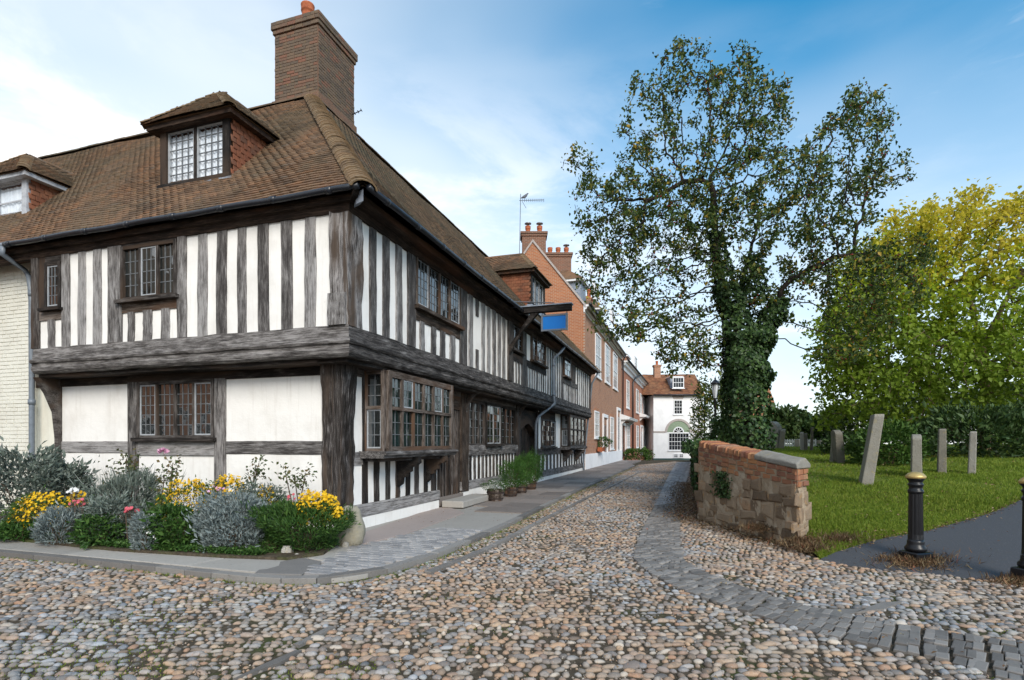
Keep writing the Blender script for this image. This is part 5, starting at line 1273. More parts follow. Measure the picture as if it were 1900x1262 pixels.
# ---------------------------------------------------------------- bollards
def bollard(p,label):
    o=thing('bollard',label,'bollard',tuple(p),'black bollards with gold caps at the churchyard path')
    h=1.14; s=.85
    pr=[(.105,.16),(.115,.17),(.115,.20),(.095,.225),(.088,.25),(.090,.27),(.082,.30)]
    b=MB(); seg=48
    prof=[(.082,.30),(.078,.36),(.072,.86),(.071,.88)]
    vs=[]
    for r_,z in prof:
        for k in range(seg):
            th=2*math.pi*k/seg; fl=1-.075*(1 if (k%4) in (1,2) else 0)*(1 if .33<z<.875 else 0); vs.append((p[0]+r_*fl*math.cos(th),p[1]+r_*fl*math.sin(th),p[2]+z))
    fs=[(i*seg+k,i*seg+(k+1)%seg,(i+1)*seg+(k+1)%seg,(i+1)*seg+k) for i in range(len(prof)-1) for k in range(seg)]
    b.add(vs,fs); b.build('shaft',BLACKP,o)
    MB().lathe(p,pr,28).build('foot_ring',BLACKP,o,True)
    MB().lathe(p,[(.071,.86),(.080,.865),(.084,.885),(.080,.905),(.070,.912),(.070,.945),(.078,.955),(.084,.97),(.078,.985),(.070,.99),(.072,1.01),(.090,1.035),(.100,1.045)],28).build('neck',BLACKP,o,True)
    MB().lathe(p,[(.099,1.046),(.105,1.052),(.106,1.072),(.101,1.080),(.092,1.092),(.076,1.108),(.05,1.12),(.02,1.125)],28).build('cap',GOLDP,o,True)
    q=MB().box((p[0],p[1],p[2]-.05),.25,.25,.20,.25); m=q.build('base',BLACKP,o); md=m.modifiers.new('bevel','BEVEL'); md.width=.012
    return o
bollard(gp(1699,1046,.02),'complete black fluted bollard with a gold cap standing in dry grass at the path')
bollard(gp(1914,1081,.02),'second black bollard, cut by the right edge of the photo')
# ---------------------------------------------------------------- brick houses farther up the lane
def sash(W,parent,px0,px1,py0,py1,off=0.,cols=3,rows=4,arch=False,sill=True,fr=WPAINT,glass=None):
    s0,s1=sorted((W.s_(px0,off),W.s_(px1,off))); m=(px0+px1)/2; z0=W.z_(m,py1,off); z1=W.z_(m,py0,off)
    return sash_w(W,parent,s0,s1,z0,z1,off,cols,rows,arch,sill,fr,glass)
def sash_w(W,parent,s0,s1,z0,z1,off=0.,cols=3,rows=4,arch=False,sill=True,fr=WPAINT,glass=None):
    glass=glass or PANE_D; b=MB(); f=.09
    b.wbox(W,s0,s0+f,z0,z1,-.1,.055,True); b.wbox(W,s1-f,s1,z0,z1,-.1,.055,True); b.wbox(W,s0+f,s1-f,z1-f,z1,-.1,.052); b.wbox(W,s0+f,s1-f,z0,z0+f,-.1,.052)
    w=b.build('window',fr,parent)
    zm=(z0+z1)/2; bars=MB(); bars.wbox(W,s0+f,s1-f,zm-.03,zm+.03,-.02,.040)
    for i in range(1,cols): x=s0+f+(s1-s0-2*f)*i/cols; bars.wbox(W,x-.014,x+.014,z0+f,z1-f,-.02,.030)
    for j in range(1,rows):
        if j*2==rows: continue
        z=z0+f+(z1-z0-2*f)*j/rows; bars.wbox(W,s0+f,s1-f,z-.014,z+.014,-.02,.028)
    bars.build('glazing_bars',fr,w)
    for za,zb in ((z0+f,zm-.03),(zm+.03,z1-f)): pane(w,W,s0+f,s1-f,za,zb,.008,glass,.006)
    if sill: MB().wbox(W,s0-.08,s1+.08,z0-.10,z0-.003,-.05,.10).build('sill',fr,w)
    if arch:
        m=(s0+s1)/2; hw=(s1-s0)/2+.05; pts=[(m-hw,z1+.003)]+[(m+hw*math.cos(a),z1+.003+.22*math.sin(a)) for a in np.linspace(math.pi,0,9)]+[(m+hw,z1+.003)]
        MB().poly(W,pts,-.02,.03).build('brick_arch',BW_GABLE,w)
    return w
P0=SL.P(21.42,0,.0)[:2]; HW=Wall(P0,U,N1)
e1=HW.s_(1153); cz=HW.z_(1094,582)
BH=thing('brown_brick_house','tall brown brick terrace house with orange gable end, white sash windows and white plinth','house',(P0[0],P0[1],0))
dep=5.6; rz=cz+3.7
b=MB(); b.wbox(HW,0,e1,-.1,cz,-dep,0); b.build('wall',BW_BROWN,BH)
GE=Wall(P0-.03*U,V,-U)
gw=dep
b=MB(); b.poly(GE,[(.0,.0),(gw,.0),(gw,cz),(gw/2,rz),(.0,cz+.02)],-.3,.0); normals_out(b.build('gable',BW_GABLE,BH))
MB().wbox(HW,.0,.35,-.05,cz-.35,-.05,.06).build('pilaster',BW_BROWN,BH)
rl=math.hypot(gw/2,rz-cz)
def pitched(name,W,s0,s1,ze,zr,dp,parent,mat,ov=.25,tiles=True,n_obj=0):
    """street slope and back slope of a ridge roof parallel to the wall"""
    sl_=(zr-ze)/(dp/2)
    A=[W.P(s0,ze-ov*sl_,ov),W.P(s1,ze-ov*sl_,ov),W.P(s1,zr,-dp/2),W.P(s0,zr,-dp/2),W.P(s1,ze-ov*sl_,-dp-ov),W.P(s0,ze-ov*sl_,-dp-ov)]
    r_=MB().add(A,[(0,1,2,3),(3,2,4,5)]).build(name,mat,parent)
    if tiles:
        a=np.array([*W.d,0]); h=math.hypot(dp/2+ov,zr-ze+ov*sl_); bb=(A[3]-A[0])/np.linalg.norm(A[3]-A[0]); nn=np.cross(a,bb); nn=nn if nn[2]>0 else -nn
        M_=tile_face(np.array(A[0]),a,bb,nn,lambda t,h_: 0<t<s1-s0 and h_<h-.04,s1-s0,h,.30,.16,.022)
        scatter('roof_tile',TILES,M_,mat,r_,n_obj,rest_name='roof_tiles')
    return r_
pitched('roof',HW,.0,e1,cz+.1,rz+.05,dep,BH,TILE)
MB().beam(HW,-.05,e1,[(cz-.35,0),(cz-.35,.06),(cz-.2,.08),(cz-.18,.16),(cz-.05,.20),(cz-.05,.28),(cz+.05,.30),(cz+.05,0)],1,0).build('cornice',WPAINT,BH)
b=MB(); b.tube([HW.P(-.1,cz+.06,.36),HW.P(e1,cz+.06,.36)],.07,6); b.build('gutter',GUTTER,BH,True)
b=MB()
for (a0,z0,a1,z1) in ((-.12,cz-.10,gw/2,rz+.0),(gw/2,rz,gw+.12,cz-.10)): b.poly(GE,[(a0,z0),(a0,z0+.16),(a1,z1+.16),(a1,z1)],-.1,.06)
v_=normals_out(b.build('verge',STONEB,BH)); v_['kind']='stuff'
MB().wbox(HW,.02,e1+.02,-.1,HW.z_(1130,838),-.1,.09).build('plinth',WHITEWASH,BH)
for q in ((1104,1114,621,700),(1122,1131,641,711),(1137,1145,657,722)): sash(HW,BH,*q,arch=False)
for q in ((1102.5,1110.6,763,812),(1131.6,1138,774,833)): sash(HW,BH,*q,arch=True)
def fdoor(W,parent,px0,px1,py0,py1,label,fan=True,mat=WPAINT):
    s0,s1=sorted((W.s_(px0),W.s_(px1))); m=(px0+px1)/2; z1=W.z_(m,py0); z0=W.z_(m,py1)
    b=MB(); b.wbox(W,s0,s0+.14,z0,z1,-.1,.10,True); b.wbox(W,s1-.14,s1,z0,z1,-.1,.10,True); b.wbox(W,s0+.14,s1-.14,z1-.22,z1,-.1,.10); fr=b.build('door_frame',mat,parent,label=label)
    zt=z1-.22-(.5 if fan else 0)
    d=MB().wbox(W,s0+.14,s1-.14,z0,zt,-.05,.0).build('door',mat,fr)
    if fan: pane(fr,W,s0+.14,s1-.14,zt+.03,z1-.22,-.03,PANE)
    return fr
fdoor(HW,BH,1117.5,1126,769,856,None); fdoor(HW,BH,1144,1150,757,842,None)
b=MB(); p=[HW.P(e1-.15,cz,.36),HW.P(e1-.1,cz-.5,.15),HW.P(e1-.1,.2,.12)]; b.tube(p,.06,6); b.build('drainpipe',GUTTER,BH,True)
def roof_dormer(W,parent,px,py0,py1,wpx,off,side,roofm,label=None):
    s=W.s_(px,off); z0=W.z_(px,py1,off); z1=W.z_(px,py0,off); hw=abs(W.s_(px+wpx/2,off)-W.s_(px-wpx/2,off))/2
    D=MB().wbox(W,s-hw,s+hw,z0-.5,z1+.1,off-2.4,off-.02).build('dormer',side,parent,label=label)
    sash_w(W,D,s-hw+.08,s+hw-.08,z0,z1,off,2,2,False,True)
    ov=.22; q=[W.P(s-hw-ov,z1+.1,off+ov),W.P(s+hw+ov,z1+.1,off+ov),W.P(s+hw+ov,z1+.1,off-2.6),W.P(s-hw-ov,z1+.1,off-2.6),W.P(s,z1+.95,off-.9),W.P(s,z1+.95,off-2.9)]
    MB().add(q,[(0,1,4),(1,2,5,4),(3,0,4,5),(3,2,1,0)]).build('dormer_roof',roofm,D)
    MB().wbox(W,s-hw-ov+.02,s+hw+ov-.02,z1-.02,z1+.09,off-2.3,off+ov-.02).build('dormer_cornice',WPAINT,D)
roof_dormer(HW,BH,1083,528,560,9,-.75,LEAD,TILE); roof_dormer(HW,BH,1114,579,599,6,-.9,LEAD,TILE)
def stack(name,px0,px1,pytop,pybot,d,parent,mat,wd=.9,pots=2,tall=.5,cowl=(),yaw=.312):
    x0,x1=(px0-950)/F*d,(px1-950)/F*d; zt=EYE+(YH-pytop)*d/F; zb=EYE+(YH-pybot)*d/F
    w=x1-x0; W=Wall(np.array([x0,d]),np.array([math.cos(-yaw*.0),0.]),np.array([0.,-1.]))
    c=MB(); c.wbox(W,0,w,zb-1.5,zt-.25,-wd,0); c.wbox(W,-.05,w+.05,zt-.25,zt-.12,-wd-.05,.05); c.wbox(W,-.10,w+.10,zt-.12,zt,-wd-.1,.1)
    o=c.build(name,mat,parent)
    for k in range(pots):
        x=x0+w*(k+.5)/pots; pt=pot((x,d+wd/2,zt),tall,.16,o)
        if k in cowl: MB().lathe((x,d+wd/2,zt+tall),[(.07,0),(.07,.12),(.2,.14),(.2,.18),(.05,.24)],12).build('cowl',COWL,o,True)
    return o
stack('chimney',969,1013,430,500,31.5,BH,BW_CHIM,1.0,2,.5,(0,1)); stack('chimney',1014,1060,469,540,34.5,BH,BW_CHIM,1.1,3,.5,(2,)); stack('chimney',1089,1110,552,600,41,BH,BW_BROWN,.9,2,.9)
# the house across the square, seen only mirrored in the garden-side windows
MI=Wall(np.array([-24.,-10.]),np.array([.382,.924]),np.array([.924,-.382])); MH=thing('brick_house','orange brick house across the square, seen only as a reflection in the near windows','house',(-24,-10,0))
MB().wbox(MI,0,20,0,6.8,-6,0).build('wall',BW_GABLE,MH); pitched('roof',MI,0,20,6.8,9.8,6,MH,TILE,tiles=False)
for k in range(6):
    for z in (1.,4.2): sash_w(MI,MH,1.2+k*3.2,2.4+k*3.2,z,z+1.7)
# second, lower red brick house
R0=HW.P(e1,0,0)[:2]; R1=np.array([20.9,80.]); rd=(R1-R0)/np.linalg.norm(R1-R0); rn=np.array([rd[1],-rd[0]]); RWl=Wall(R0,rd,rn); LR=np.linalg.norm(R1-R0)
RH2=thing('red_brick_house','long red brick terrace house with white cornice and many white sash windows','house',(R0[0],R0[1],0))
cz2=8.35
MB().wbox(RWl,.03,LR,-1.2,cz2,-6,0).build('wall',BW_RED,RH2)
MB().beam(RWl,.03,LR,[(cz2-.6,0),(cz2-.6,.08),(cz2-.3,.12),(cz2-.28,.30),(cz2-.08,.34),(cz2-.06,.5),(cz2+.05,.52),(cz2+.05,0)],1,0).build('cornice',WPAINT,RH2)
b=MB(); b.tube([RWl.P(0,cz2+.08,.58),RWl.P(LR,cz2+.08,.58)],.08,6); b.build('gutter',GUTTER,RH2,True)
pitched('roof',RWl,.03,LR,cz2+.1,cz2+3.2,6,RH2,TILE)
for q in ((1162,1167,706,757),(1180,1184.6,723,766),(1187,1190.6,731,768),(1192.7,1196,737,770),(1198,1201.5,740,772),(1204.5,1208,744,774),(1162.6,1168,786,830),(1180.5,1184.8,790,831),(1193,1196.4,791,828),(1198.4,1201.7,792,829),(1205,1208.3,796,829)): sash(RWl,RH2,*q)
fdoor(RWl,RH2,1152.4,1160,785,848,None); fdoor(RWl,RH2,1188,1191.5,789,845,None)
for px0,px1,py in ((1151.5,1168,779),(1186.5,1208,777)):
    s0,s1=RWl.s_(px0),RWl.s_(px1); z=RWl.z_((px0+px1)/2,py); MB().beam(RWl,s0,s1,[(z-.1,0),(z-.1,.7),(z+.1,.8),(z+.35,.1),(z+.35,0)],1,0).build('door_hood',WPAINT,RH2)
    for s_ in (s0+.2,s1-.3): MB().beam(RWl,s_,s_+.12,[(z-.1,0),(z-.1,.5),(z-.5,.05),(z-.5,0)],1,0).build('hood_bracket',WPAINT,RH2)
b=MB(); s_=RWl.s_(1174,.1); b.tube([RWl.P(s_+3.2,cz2+.03,.55),RWl.P(s_+.3,cz2-.55,.3),RWl.P(s_,cz2-1.0,.12),RWl.P(s_,.1,.12)],.075,6); b.build('drainpipe',GUTTER,RH2,True)
b=MB(); s_=RWl.s_(1211.5,.1); b.tube([RWl.P(s_+3.,cz2+.03,.55),RWl.P(s_+.3,cz2-.55,.3),RWl.P(s_,cz2-1.0,.12),RWl.P(s_,.1,.12)],.085,6); b.build('drainpipe',GUTTER,RH2,True)
roof_dormer(RWl,RH2,1165,664,686,5,-.8,BW_BROWN,TILE)
# white house closing the view
dW=62.; xw0,xw1=(1212.5-950)/F*dW,(1304-950)/F*dW; WW=Wall(np.array([xw0,dW]),np.array([1.,0.]),np.array([0.,-1.])); ww=xw1-xw0
def wz_(py): return EYE+(YH-py)*dW/F
def wx_(px): return (px-1212.5)/F*dW
WH=thing('white_house','white painted cottage with green fanlight arch and tiled roof closing the end of the lane','house',(xw0,dW,wz_(853)))
ez=wz_(733)
MB().wbox(WW,0,ww,wz_(858),ez,-7,0).build('wall',WHITEWASH,WH); MB().wbox(WW,-.02,ww+.02,wz_(860),wz_(850.5),-.5,.05).build('plinth',PLINTHG,WH)
MB().wbox(WW,0,wx_(1234),wz_(803),wz_(800),-.1,.05).build('string_course',STONEB,WH); MB().wbox(WW,wx_(1286),ww,wz_(803),wz_(800),-.1,.05).build('string_course',STONEB,WH)
zr=wz_(693)+.25
q=[WW.P(-1.5,ez-.02,.3),WW.P(ww+.15,ez-.02,.3),WW.P(ww+.15,zr,-3.2),WW.P(-.8,zr,-3.2),WW.P(ww+.15,ez,-7.3),WW.P(-1.5,ez,-7.3)]
wr=MB().add(q,[(0,1,2,3),(3,2,4,5),(0,3,5),(1,4,2)]).build('roof',M_tile('red_roof_tile',[(0,(.14,.06,.035)),(.5,(.22,.095,.05)),(1,(.27,.13,.065))],.25,.55),WH)
a=np.array([1.,0,0]); bb=(q[3]-q[0])*1.; bb[0]=0; hh=np.linalg.norm(bb); bb/=hh; nn=np.cross(a,bb); nn=nn if nn[2]>0 else -nn
scatter('roof_tile',TILES,tile_face(np.array(q[0]),a,bb,nn,lambda t,h: 0<t<ww+1.6 and h<hh and t>h*.2,ww+1.6,hh,.30,.17,.03),wr.data.materials[0],wr,0,rest_name='roof_tiles')
b=MB(); b.tube([WW.P(-.1,ez-.03,.36),WW.P(ww+.2,ez-.03,.36)],.09,6); b.tube([WW.P(ww+.12,ez-.05,.3),WW.P(ww+.12,wz_(852),.1)],.10,6); b.build('gutter',GUTTER,WH,True)
st=stack('chimney',1214.5,1226,677,712,dW+2.6,WH,BW_BROWN,.7,1,.5)
sash_w(WW,WH,wx_(1250),wx_(1266.5),wz_(769),wz_(742),0,3,4); MB().poly(WW,[(wx_(1247),ez-.05),(wx_(1270),ez-.05),(wx_(1267),wz_(741)),(wx_(1250),wz_(741))],-.1,.03).build('flared_lintel',STONEB,WH)
cxm=wx_(1258.7); ro_,ri_=wx_(1258.7+25)-cxm,wx_(1258.7+21)-cxm; zsp=wz_(802)
an=np.linspace(0,math.pi,17); b=MB()
for p,q_ in zip(an[:-1],an[1:]): b.poly(WW,[(cxm+ro_*math.cos(p),zsp+ro_*math.sin(p)),(cxm+ro_*math.cos(q_),zsp+ro_*math.sin(q_)),(cxm+ri_*math.cos(q_),zsp+ri_*math.sin(q_)),(cxm+ri_*math.cos(p),zsp+ri_*math.sin(p))],-.1,.08)
b.build('arch_surround',STONEB,WH)
MB().poly(WW,[(cxm+ri_*.99*math.cos(p),zsp+ri_*.99*math.sin(p)) for p in an],-.1,.02).build('arch_panel',SAGE,WH)
rf_=wx_(1258.7+9)-cxm; fl=MB()
for p,q_ in zip(an[:-1],an[1:]): fl.poly(WW,[(cxm+rf_*1.12*math.cos(p),zsp+rf_*1.12*math.sin(p)),(cxm+rf_*1.12*math.cos(q_),zsp+rf_*1.12*math.sin(q_)),(cxm+rf_*.9*math.cos(q_),zsp+rf_*.9*math.sin(q_)),(cxm+rf_*.9*math.cos(p),zsp+rf_*.9*math.sin(p))],.0,.06)
for p in (.63,1.26,1.88,2.51): fl.poly(WW,[(cxm-.03*math.sin(p),zsp+.03*math.cos(p)),(cxm+rf_*math.cos(p)-.03*math.sin(p),zsp+rf_*math.sin(p)+.03*math.cos(p)),(cxm+rf_*math.cos(p)+.03*math.sin(p),zsp+rf_*math.sin(p)-.03*math.cos(p)),(cxm+.03*math.sin(p),zsp-.03*math.cos(p))],.02,.05)
fw_=fl.build('fanlight',WPAINT,WH); normals_out(fw_)
MB().poly(WW,[(cxm+rf_*math.cos(p),zsp+rf_*math.sin(p)) for p in an],.0,.035).build('fanlight_glass',PANE,fw_)
bw=sash_w(WW,WH,wx_(1240),wx_(1279),wz_(836),wz_(803),.02,7,4); MB().wbox(WW,wx_(1241.5),wx_(1277.5),wz_(835),wz_(804),.0,.005).build('curtain',CURT,bw)
sash_w(WW,WH,wx_(1249.5),wx_(1258.5),wz_(850),wz_(842),0.02,2,2,False,False); sash_w(WW,WH,wx_(1259.5),wx_(1268.5),wz_(850),wz_(842),0.02,2,2,False,False)
D=MB().wbox(WW,wx_(1247.5),wx_(1269.5),wz_(722),wz_(698.5),-2.9,-.75).build('dormer',LEAD,WH); sash_w(WW,D,wx_(1248),wx_(1269),wz_(720),wz_(700),-.7,4,2); MB().wbox(WW,wx_(1246),wx_(1271),wz_(698.5),wz_(697),-3,-.55).build('dormer_roof',WPAINT,D)
# tall brick house glimpsed behind the ivy tree
xg0,xg1=(1392-950)/F*46,(1437-950)/F*46; GW=Wall(np.array([xg0,46.]),np.array([1.,0.]),np.array([0.,-1.])); GH=thing('brick_tower_house','sliver of a tall brick house behind the ivy-clad trunk','house',(xg0,46,0))
MB().poly(GW,[(0,-1),(xg1-xg0,-1),(xg1-xg0,EYE+(YH-745)*46/F),(xg1-xg0-.4,EYE+(YH-722)*46/F),(xg1-xg0-.6,EYE+(YH-690)*46/F),(0,EYE+(YH-640)*46/F)],-5,0).build('wall',BW_GABLE,GH)
MB().poly(GW,[(-.1,EYE+(YH-639)*46/F),(xg1-xg0-.55,EYE+(YH-689)*46/F),(xg1-xg0-.3,EYE+(YH-684)*46/F),(-.1,EYE+(YH-632)*46/F)],-5.2,.2).build('roof',TILE,GH)
# ---------------------------------------------------------------- hanging sign on its bracket
SG=thing('hanging_sign','plain blue signboard hanging from a dark timber bracket over the lane','sign',tuple(SU.P(SU.s_(946),4.3,.0)),None)
s_=SU.s_(946,.05); zt=SU.z_(946,571,.05)
ln=1.0
for L_ in np.arange(.5,3.0,.01):
    p=SU.P(s_,zt,L_)
    if 950+F*p[0]/p[1]>1060: ln=L_; break
SW=Wall(SU.P(s_,0,.0)[:2],N1,-U)
tx=0
b=MB(); b.wbox(SW,-.02,ln,zt-.20,zt-.05,-.10,.10); b.build('beam',OAKD,SG); MB().wbox(SW,.12,ln+.03,zt-.045,zt-.015,-.13,.13).build('lead_cap',LEAD,SG)
b=MB(); zb=SU.z_(944,652,.05); b.hexa([SW.P(.03,zb-.12,-.06),SW.P(.03,zb+.14,-.06),SW.P(ln*.50,zt-.20,-.06),SW.P(ln*.38,zt-.20,-.06),SW.P(.03,zb-.12,.06),SW.P(.03,zb+.14,.06),SW.P(ln*.50,zt-.20,.06),SW.P(ln*.38,zt-.20,.06)]); normals_out(b.build('brace',OAKD,SG))
x0,x1=ln*.52,ln*.93
def sgx(px):
    for q in np.arange(.2,3.2,.005):
        p=SW.P(q,zt,0)
        if 950+F*p[0]/p[1]>px: return q
x0,x1=sgx(1008),sgx(1049); yq=SW.P(x0,0,0)[1]; zq0,zq1=EYE+(YH-612)*yq/F,EYE+(YH-588)*yq/F
b=MB(); b.wbox(SW,x0-.06,x0-.01,zq0-.05,zq1+.06,-.03,.03,True); b.wbox(SW,x1+.01,x1+.06,zq0-.05,zq1+.06,-.03,.03,True); b.wbox(SW,x0-.01,x1+.01,zq1,zq1+.05,-.03,.03); b.wbox(SW,x0-.01,x1+.01,zq0-.045,zq0,-.03,.03); b.build('frame',PIPE,SG)
MB().wbox(SW,x0-.008,x1+.008,zq0+.002,zq1-.002,-.018,.018).build('board',SIGNB,SG)
b=MB(); 
for x in (x0-.035,x1+.035): b.tube([SW.P(x,zq1+.06,0),SW.P(x,zt-.2,0)],.012,6)
b.build('hanger',BLACKP,SG)
b=MB(); b.tube([SW.P(-.0,zt+.12,.25),SW.P(ln*.75,zt+.005,.1)],.015,6); b.build('stay_rod',ALU,SG)
# ---------------------------------------------------------------- aerial and pigeon, small aerial by the chimney
dA=31.5; ax_=(965-950)/F*dA; zA0,zA1=EYE+(YH-470)*dA/F,EYE+(YH-360)*dA/F
AE=thing('tv_aerial','thin television aerial on a tall mast beside the far chimneys','aerial',(ax_,dA,zA0))
b=MB(); b.tube([(ax_-.03,dA,zA0),(ax_+.03,dA,zA1)],.022,6); b.build('mast',ALU,AE)
zb=EYE+(YH-373)*dA/F; x1=(1009-950)/F*dA; b=MB(); b.tube([(ax_-.05,dA,zb+.02),(x1,dA,zb+.06)],.016,5)
for k in range(11): x=ax_+.25+(x1-ax_-.25)*k/10; b.tube([(x,dA-.16,zb+.03),(x,dA+.16,zb+.03)],.010,4); b.tube([(x,dA,zb-.06),(x,dA,zb+.13)],.012,4)
b.tube([(ax_+.1,dA,zb+.02),(ax_+.35,dA,zb-.42)],.012,4); b.tube([(ax_+.1,dA,zb+.02),(ax_+.3,dA,zb+.38)],.012,4)
b.build('antenna',ALU,AE)
px_,pz_=(974-950)/F*dA,EYE+(YH-369)*dA/F
sk=bpy.data.meshes.new('pigeon'); PV=[(0,0,.14),(.08,0,.20),(.13,0,.28),(.17,0,.31),(.215,0,.30),(-.10,0,.10),(-.24,0,.03),(.01,.03,.05),(.01,.03,.0),(.01,-.03,.05),(.01,-.03,0)]
sk.from_pydata(PV,[(0,1),(1,2),(2,3),(3,4),(0,5),(5,6),(0,7),(7,8),(0,9),(9,10)],[]); bo=bpy.data.objects.new('pigeon',sk); COL.objects.link(bo); bo.location=(px_,dA,pz_); sk.materials.append(BIRDM)
tag(bo,'grey pigeon perched on top of the television aerial','bird')
m=bo.modifiers.new('skin','SKIN'); 
for v,r_ in zip(sk.skin_vertices[0].data,(.085,.075,.048,.045,.010,.065,.022,.014,.010,.014,.010)): v.radius=(r_,r_)
sk.skin_vertices[0].data[0].use_root=True; m2=bo.modifiers.new('smooth','SUBSURF'); m2.levels=1; m2.render_levels=2
dB=13.6; b=MB(); q=lambda px,py: ((px-950)/F*dB,dB,EYE+(YH-py)*dB/F)
SA=thing('small_aerial','little dark aerial sticking out beside the big brick chimney','aerial',q(655,212))
b.tube([q(653,213),q(670,205)],.012,5)
for k in (0,.5,1): a=q(657+12*k,208-6*k); c=q(660+12*k,213-6*k); b.tube([a,c],.010,4)
b.build('antenna',GUTTER,SA)
# ---------------------------------------------------------------- street lamp behind the wall
dL=21.; q=lambda px,py: np.array(((px-950)/F*dL,dL,EYE+(YH-py)*dL/F))
p=q(1327,812); LMP=thing('street_lamp','black street lamp post with a glass lantern beside the ivy tree','street lamp',(p[0],p[1],0))
c=(p[0],p[1],0); zt=q(1327,739)[2]
MB().lathe(c,[(.09,0),(.09,.6),(.06,.7),(.045,1.2),(.04,zt-.1),(.06,zt-.05),(.05,zt)],12).build('post',BLACKP,LMP,True)
z0,z1=zt,q(1327,713)[2]; b=MB(); 
for k in range(4):
    a=math.pi/4+k*math.pi/2; b.tube([(c[0]+.07*math.cos(a),c[1]+.07*math.sin(a),z0),(c[0]+.15*math.cos(a),c[1]+.15*math.sin(a),z1)],.013,5)
b.build('lantern_frame',BLACKP,LMP)
MB().lathe(c,[(.06,z0+.01),(.135,z1-.01)],4).build('lantern_glass',CURT,LMP)
MB().lathe(c,[(.19,z1),(.17,z1+.04),(.06,z1+.16),(.03,z1+.18),(.035,z1+.24),(.0,z1+.28)],12).build('lantern_roof',BLACKP,LMP,True)
# ---------------------------------------------------------------- steps, boulders
st=gp(862,957,PZ)
s0=SL.s_(822,.5); 
STP=thing('stone_step','worn grey stone step in front of the boarded door','step',tuple(SL.P(D0+.6,PZ,.4)))
b=MB(); b.wbox(SL,D0+.02,D1+.55,PZ,PZ+.15,.10,.62); m=b.build('block',CONC,STP); md=m.modifiers.new('bevel','BEVEL'); md.width=.02; md.segments=2
def boulder(px,py,w,h,label,d_=None,seed=0,z=.05,mat=BOULDER,squash=.8,lean=0):
    p=gp(px,py,z); W_=w/F*p[1]; H_=h/F*p[1]
    bm=bmesh.new(); bmesh.ops.create_icosphere(bm,subdivisions=3,radius=.5); r=random.Random(seed)
    ph=[r.uniform(0,6) for _ in range(6)]
    for v in bm.verts:
        x,y,zz=v.co*2; f=max(abs(x),abs(y),abs(zz)); k=(.55+.45/f)*.5; n_=1+r.uniform(-.025,.025)+.10*math.sin(x*3+ph[0])*math.cos(y*2.6+ph[1])+.06*math.sin(zz*5+ph[2])+.04*math.sin(x*8+y*7+ph[3])
        tz=(zz*k*n_+.5); v.co=(p[0]+(x*k*n_*(1-.25*max(tz-.3,0))+lean*tz)*W_,p[1]+y*k*n_*W_*squash,p[2]-.06+tz*(H_+.06))
    me=bpy.data.meshes.new('boulder'); bm.to_mesh(me); bm.free(); o=mesh_obj('boulder',me,mat,None,True); tag(o,label,'boulder','loose stones at the end of the flower bed'); return o
boulder(650,1013,50,76,'tall pale upright boulder guarding the house corner',seed=3,squash=.7)
boulder(503,1024,28,23,'rounded grey stone at the front of the flower bed, left of the others',seed=4,mat=RUBBLE)
boulder(533,1032,24,20,'pale broken stone in the bare earth beside a rounded grey one',seed=5,mat=CAPSTONE)
boulder(551,1036,12,9,'small flat stone on the earth beside the pale broken stone',seed=6,mat=CAPSTONE)
boulder(641,1017,14,11,'little pale stone at the foot of the upright boulder',seed=7,mat=CAPSTONE)
boulder(520,1041,14,8,'brownish flat stone lowest in the bare earth',seed=8,mat=RUBBLE)
# ---------------------------------------------------------------- plants
def unitv(a): return a/(np.linalg.norm(a,axis=-1,keepdims=True)+1e-9)
def leaf_arrays(P,D,Nn,L,W,fold=.25,droop=0.):
    n=len(P); D=unitv(D); S=unitv(np.cross(D,Nn)); Nn=np.cross(S,D); L=np.broadcast_to(L,n)[:,None]; W=np.broadcast_to(W,n)[:,None]
    mid=P+D*L*.45; up=Nn*W*fold
    Vv=np.stack([P,mid+S*W*.5+up,P+D*L-Nn*L*droop,mid-S*W*.5+up],1).reshape(-1,3)
    b=(np.arange(n)*4)[:,None]; Fc=np.concatenate([b+np.array([[0,1,2]]),b+np.array([[0,2,3]])])
    return Vv,Fc
def leaves(name,mat,parent,P,D,Nn,L,W,tint=None,fold=.25,droop=0.,stuff=True):
    Vv,Fc=leaf_arrays(P,D,Nn,L,W,fold,droop); n=len(P)
    t=rng.random(n) if tint is None else np.clip(tint,0,.999)
    o=from_arrays(name,Vv,Fc,mat,parent,tint=np.repeat(t,4))
    if stuff: o['kind']='stuff'
    return o
def rdir(n): return unitv(rng.normal(0,1,(n,3)))
def clump_noise(P,s,seed=0):
    r=np.random.default_rng(seed); v=np.zeros(len(P))
    for k in range(5):
        a=r.normal(0,1,3)*s*(1+.6*k); v+=np.sin(P@a+r.uniform(0,6))/(1+.5*k)
    return v/2.2
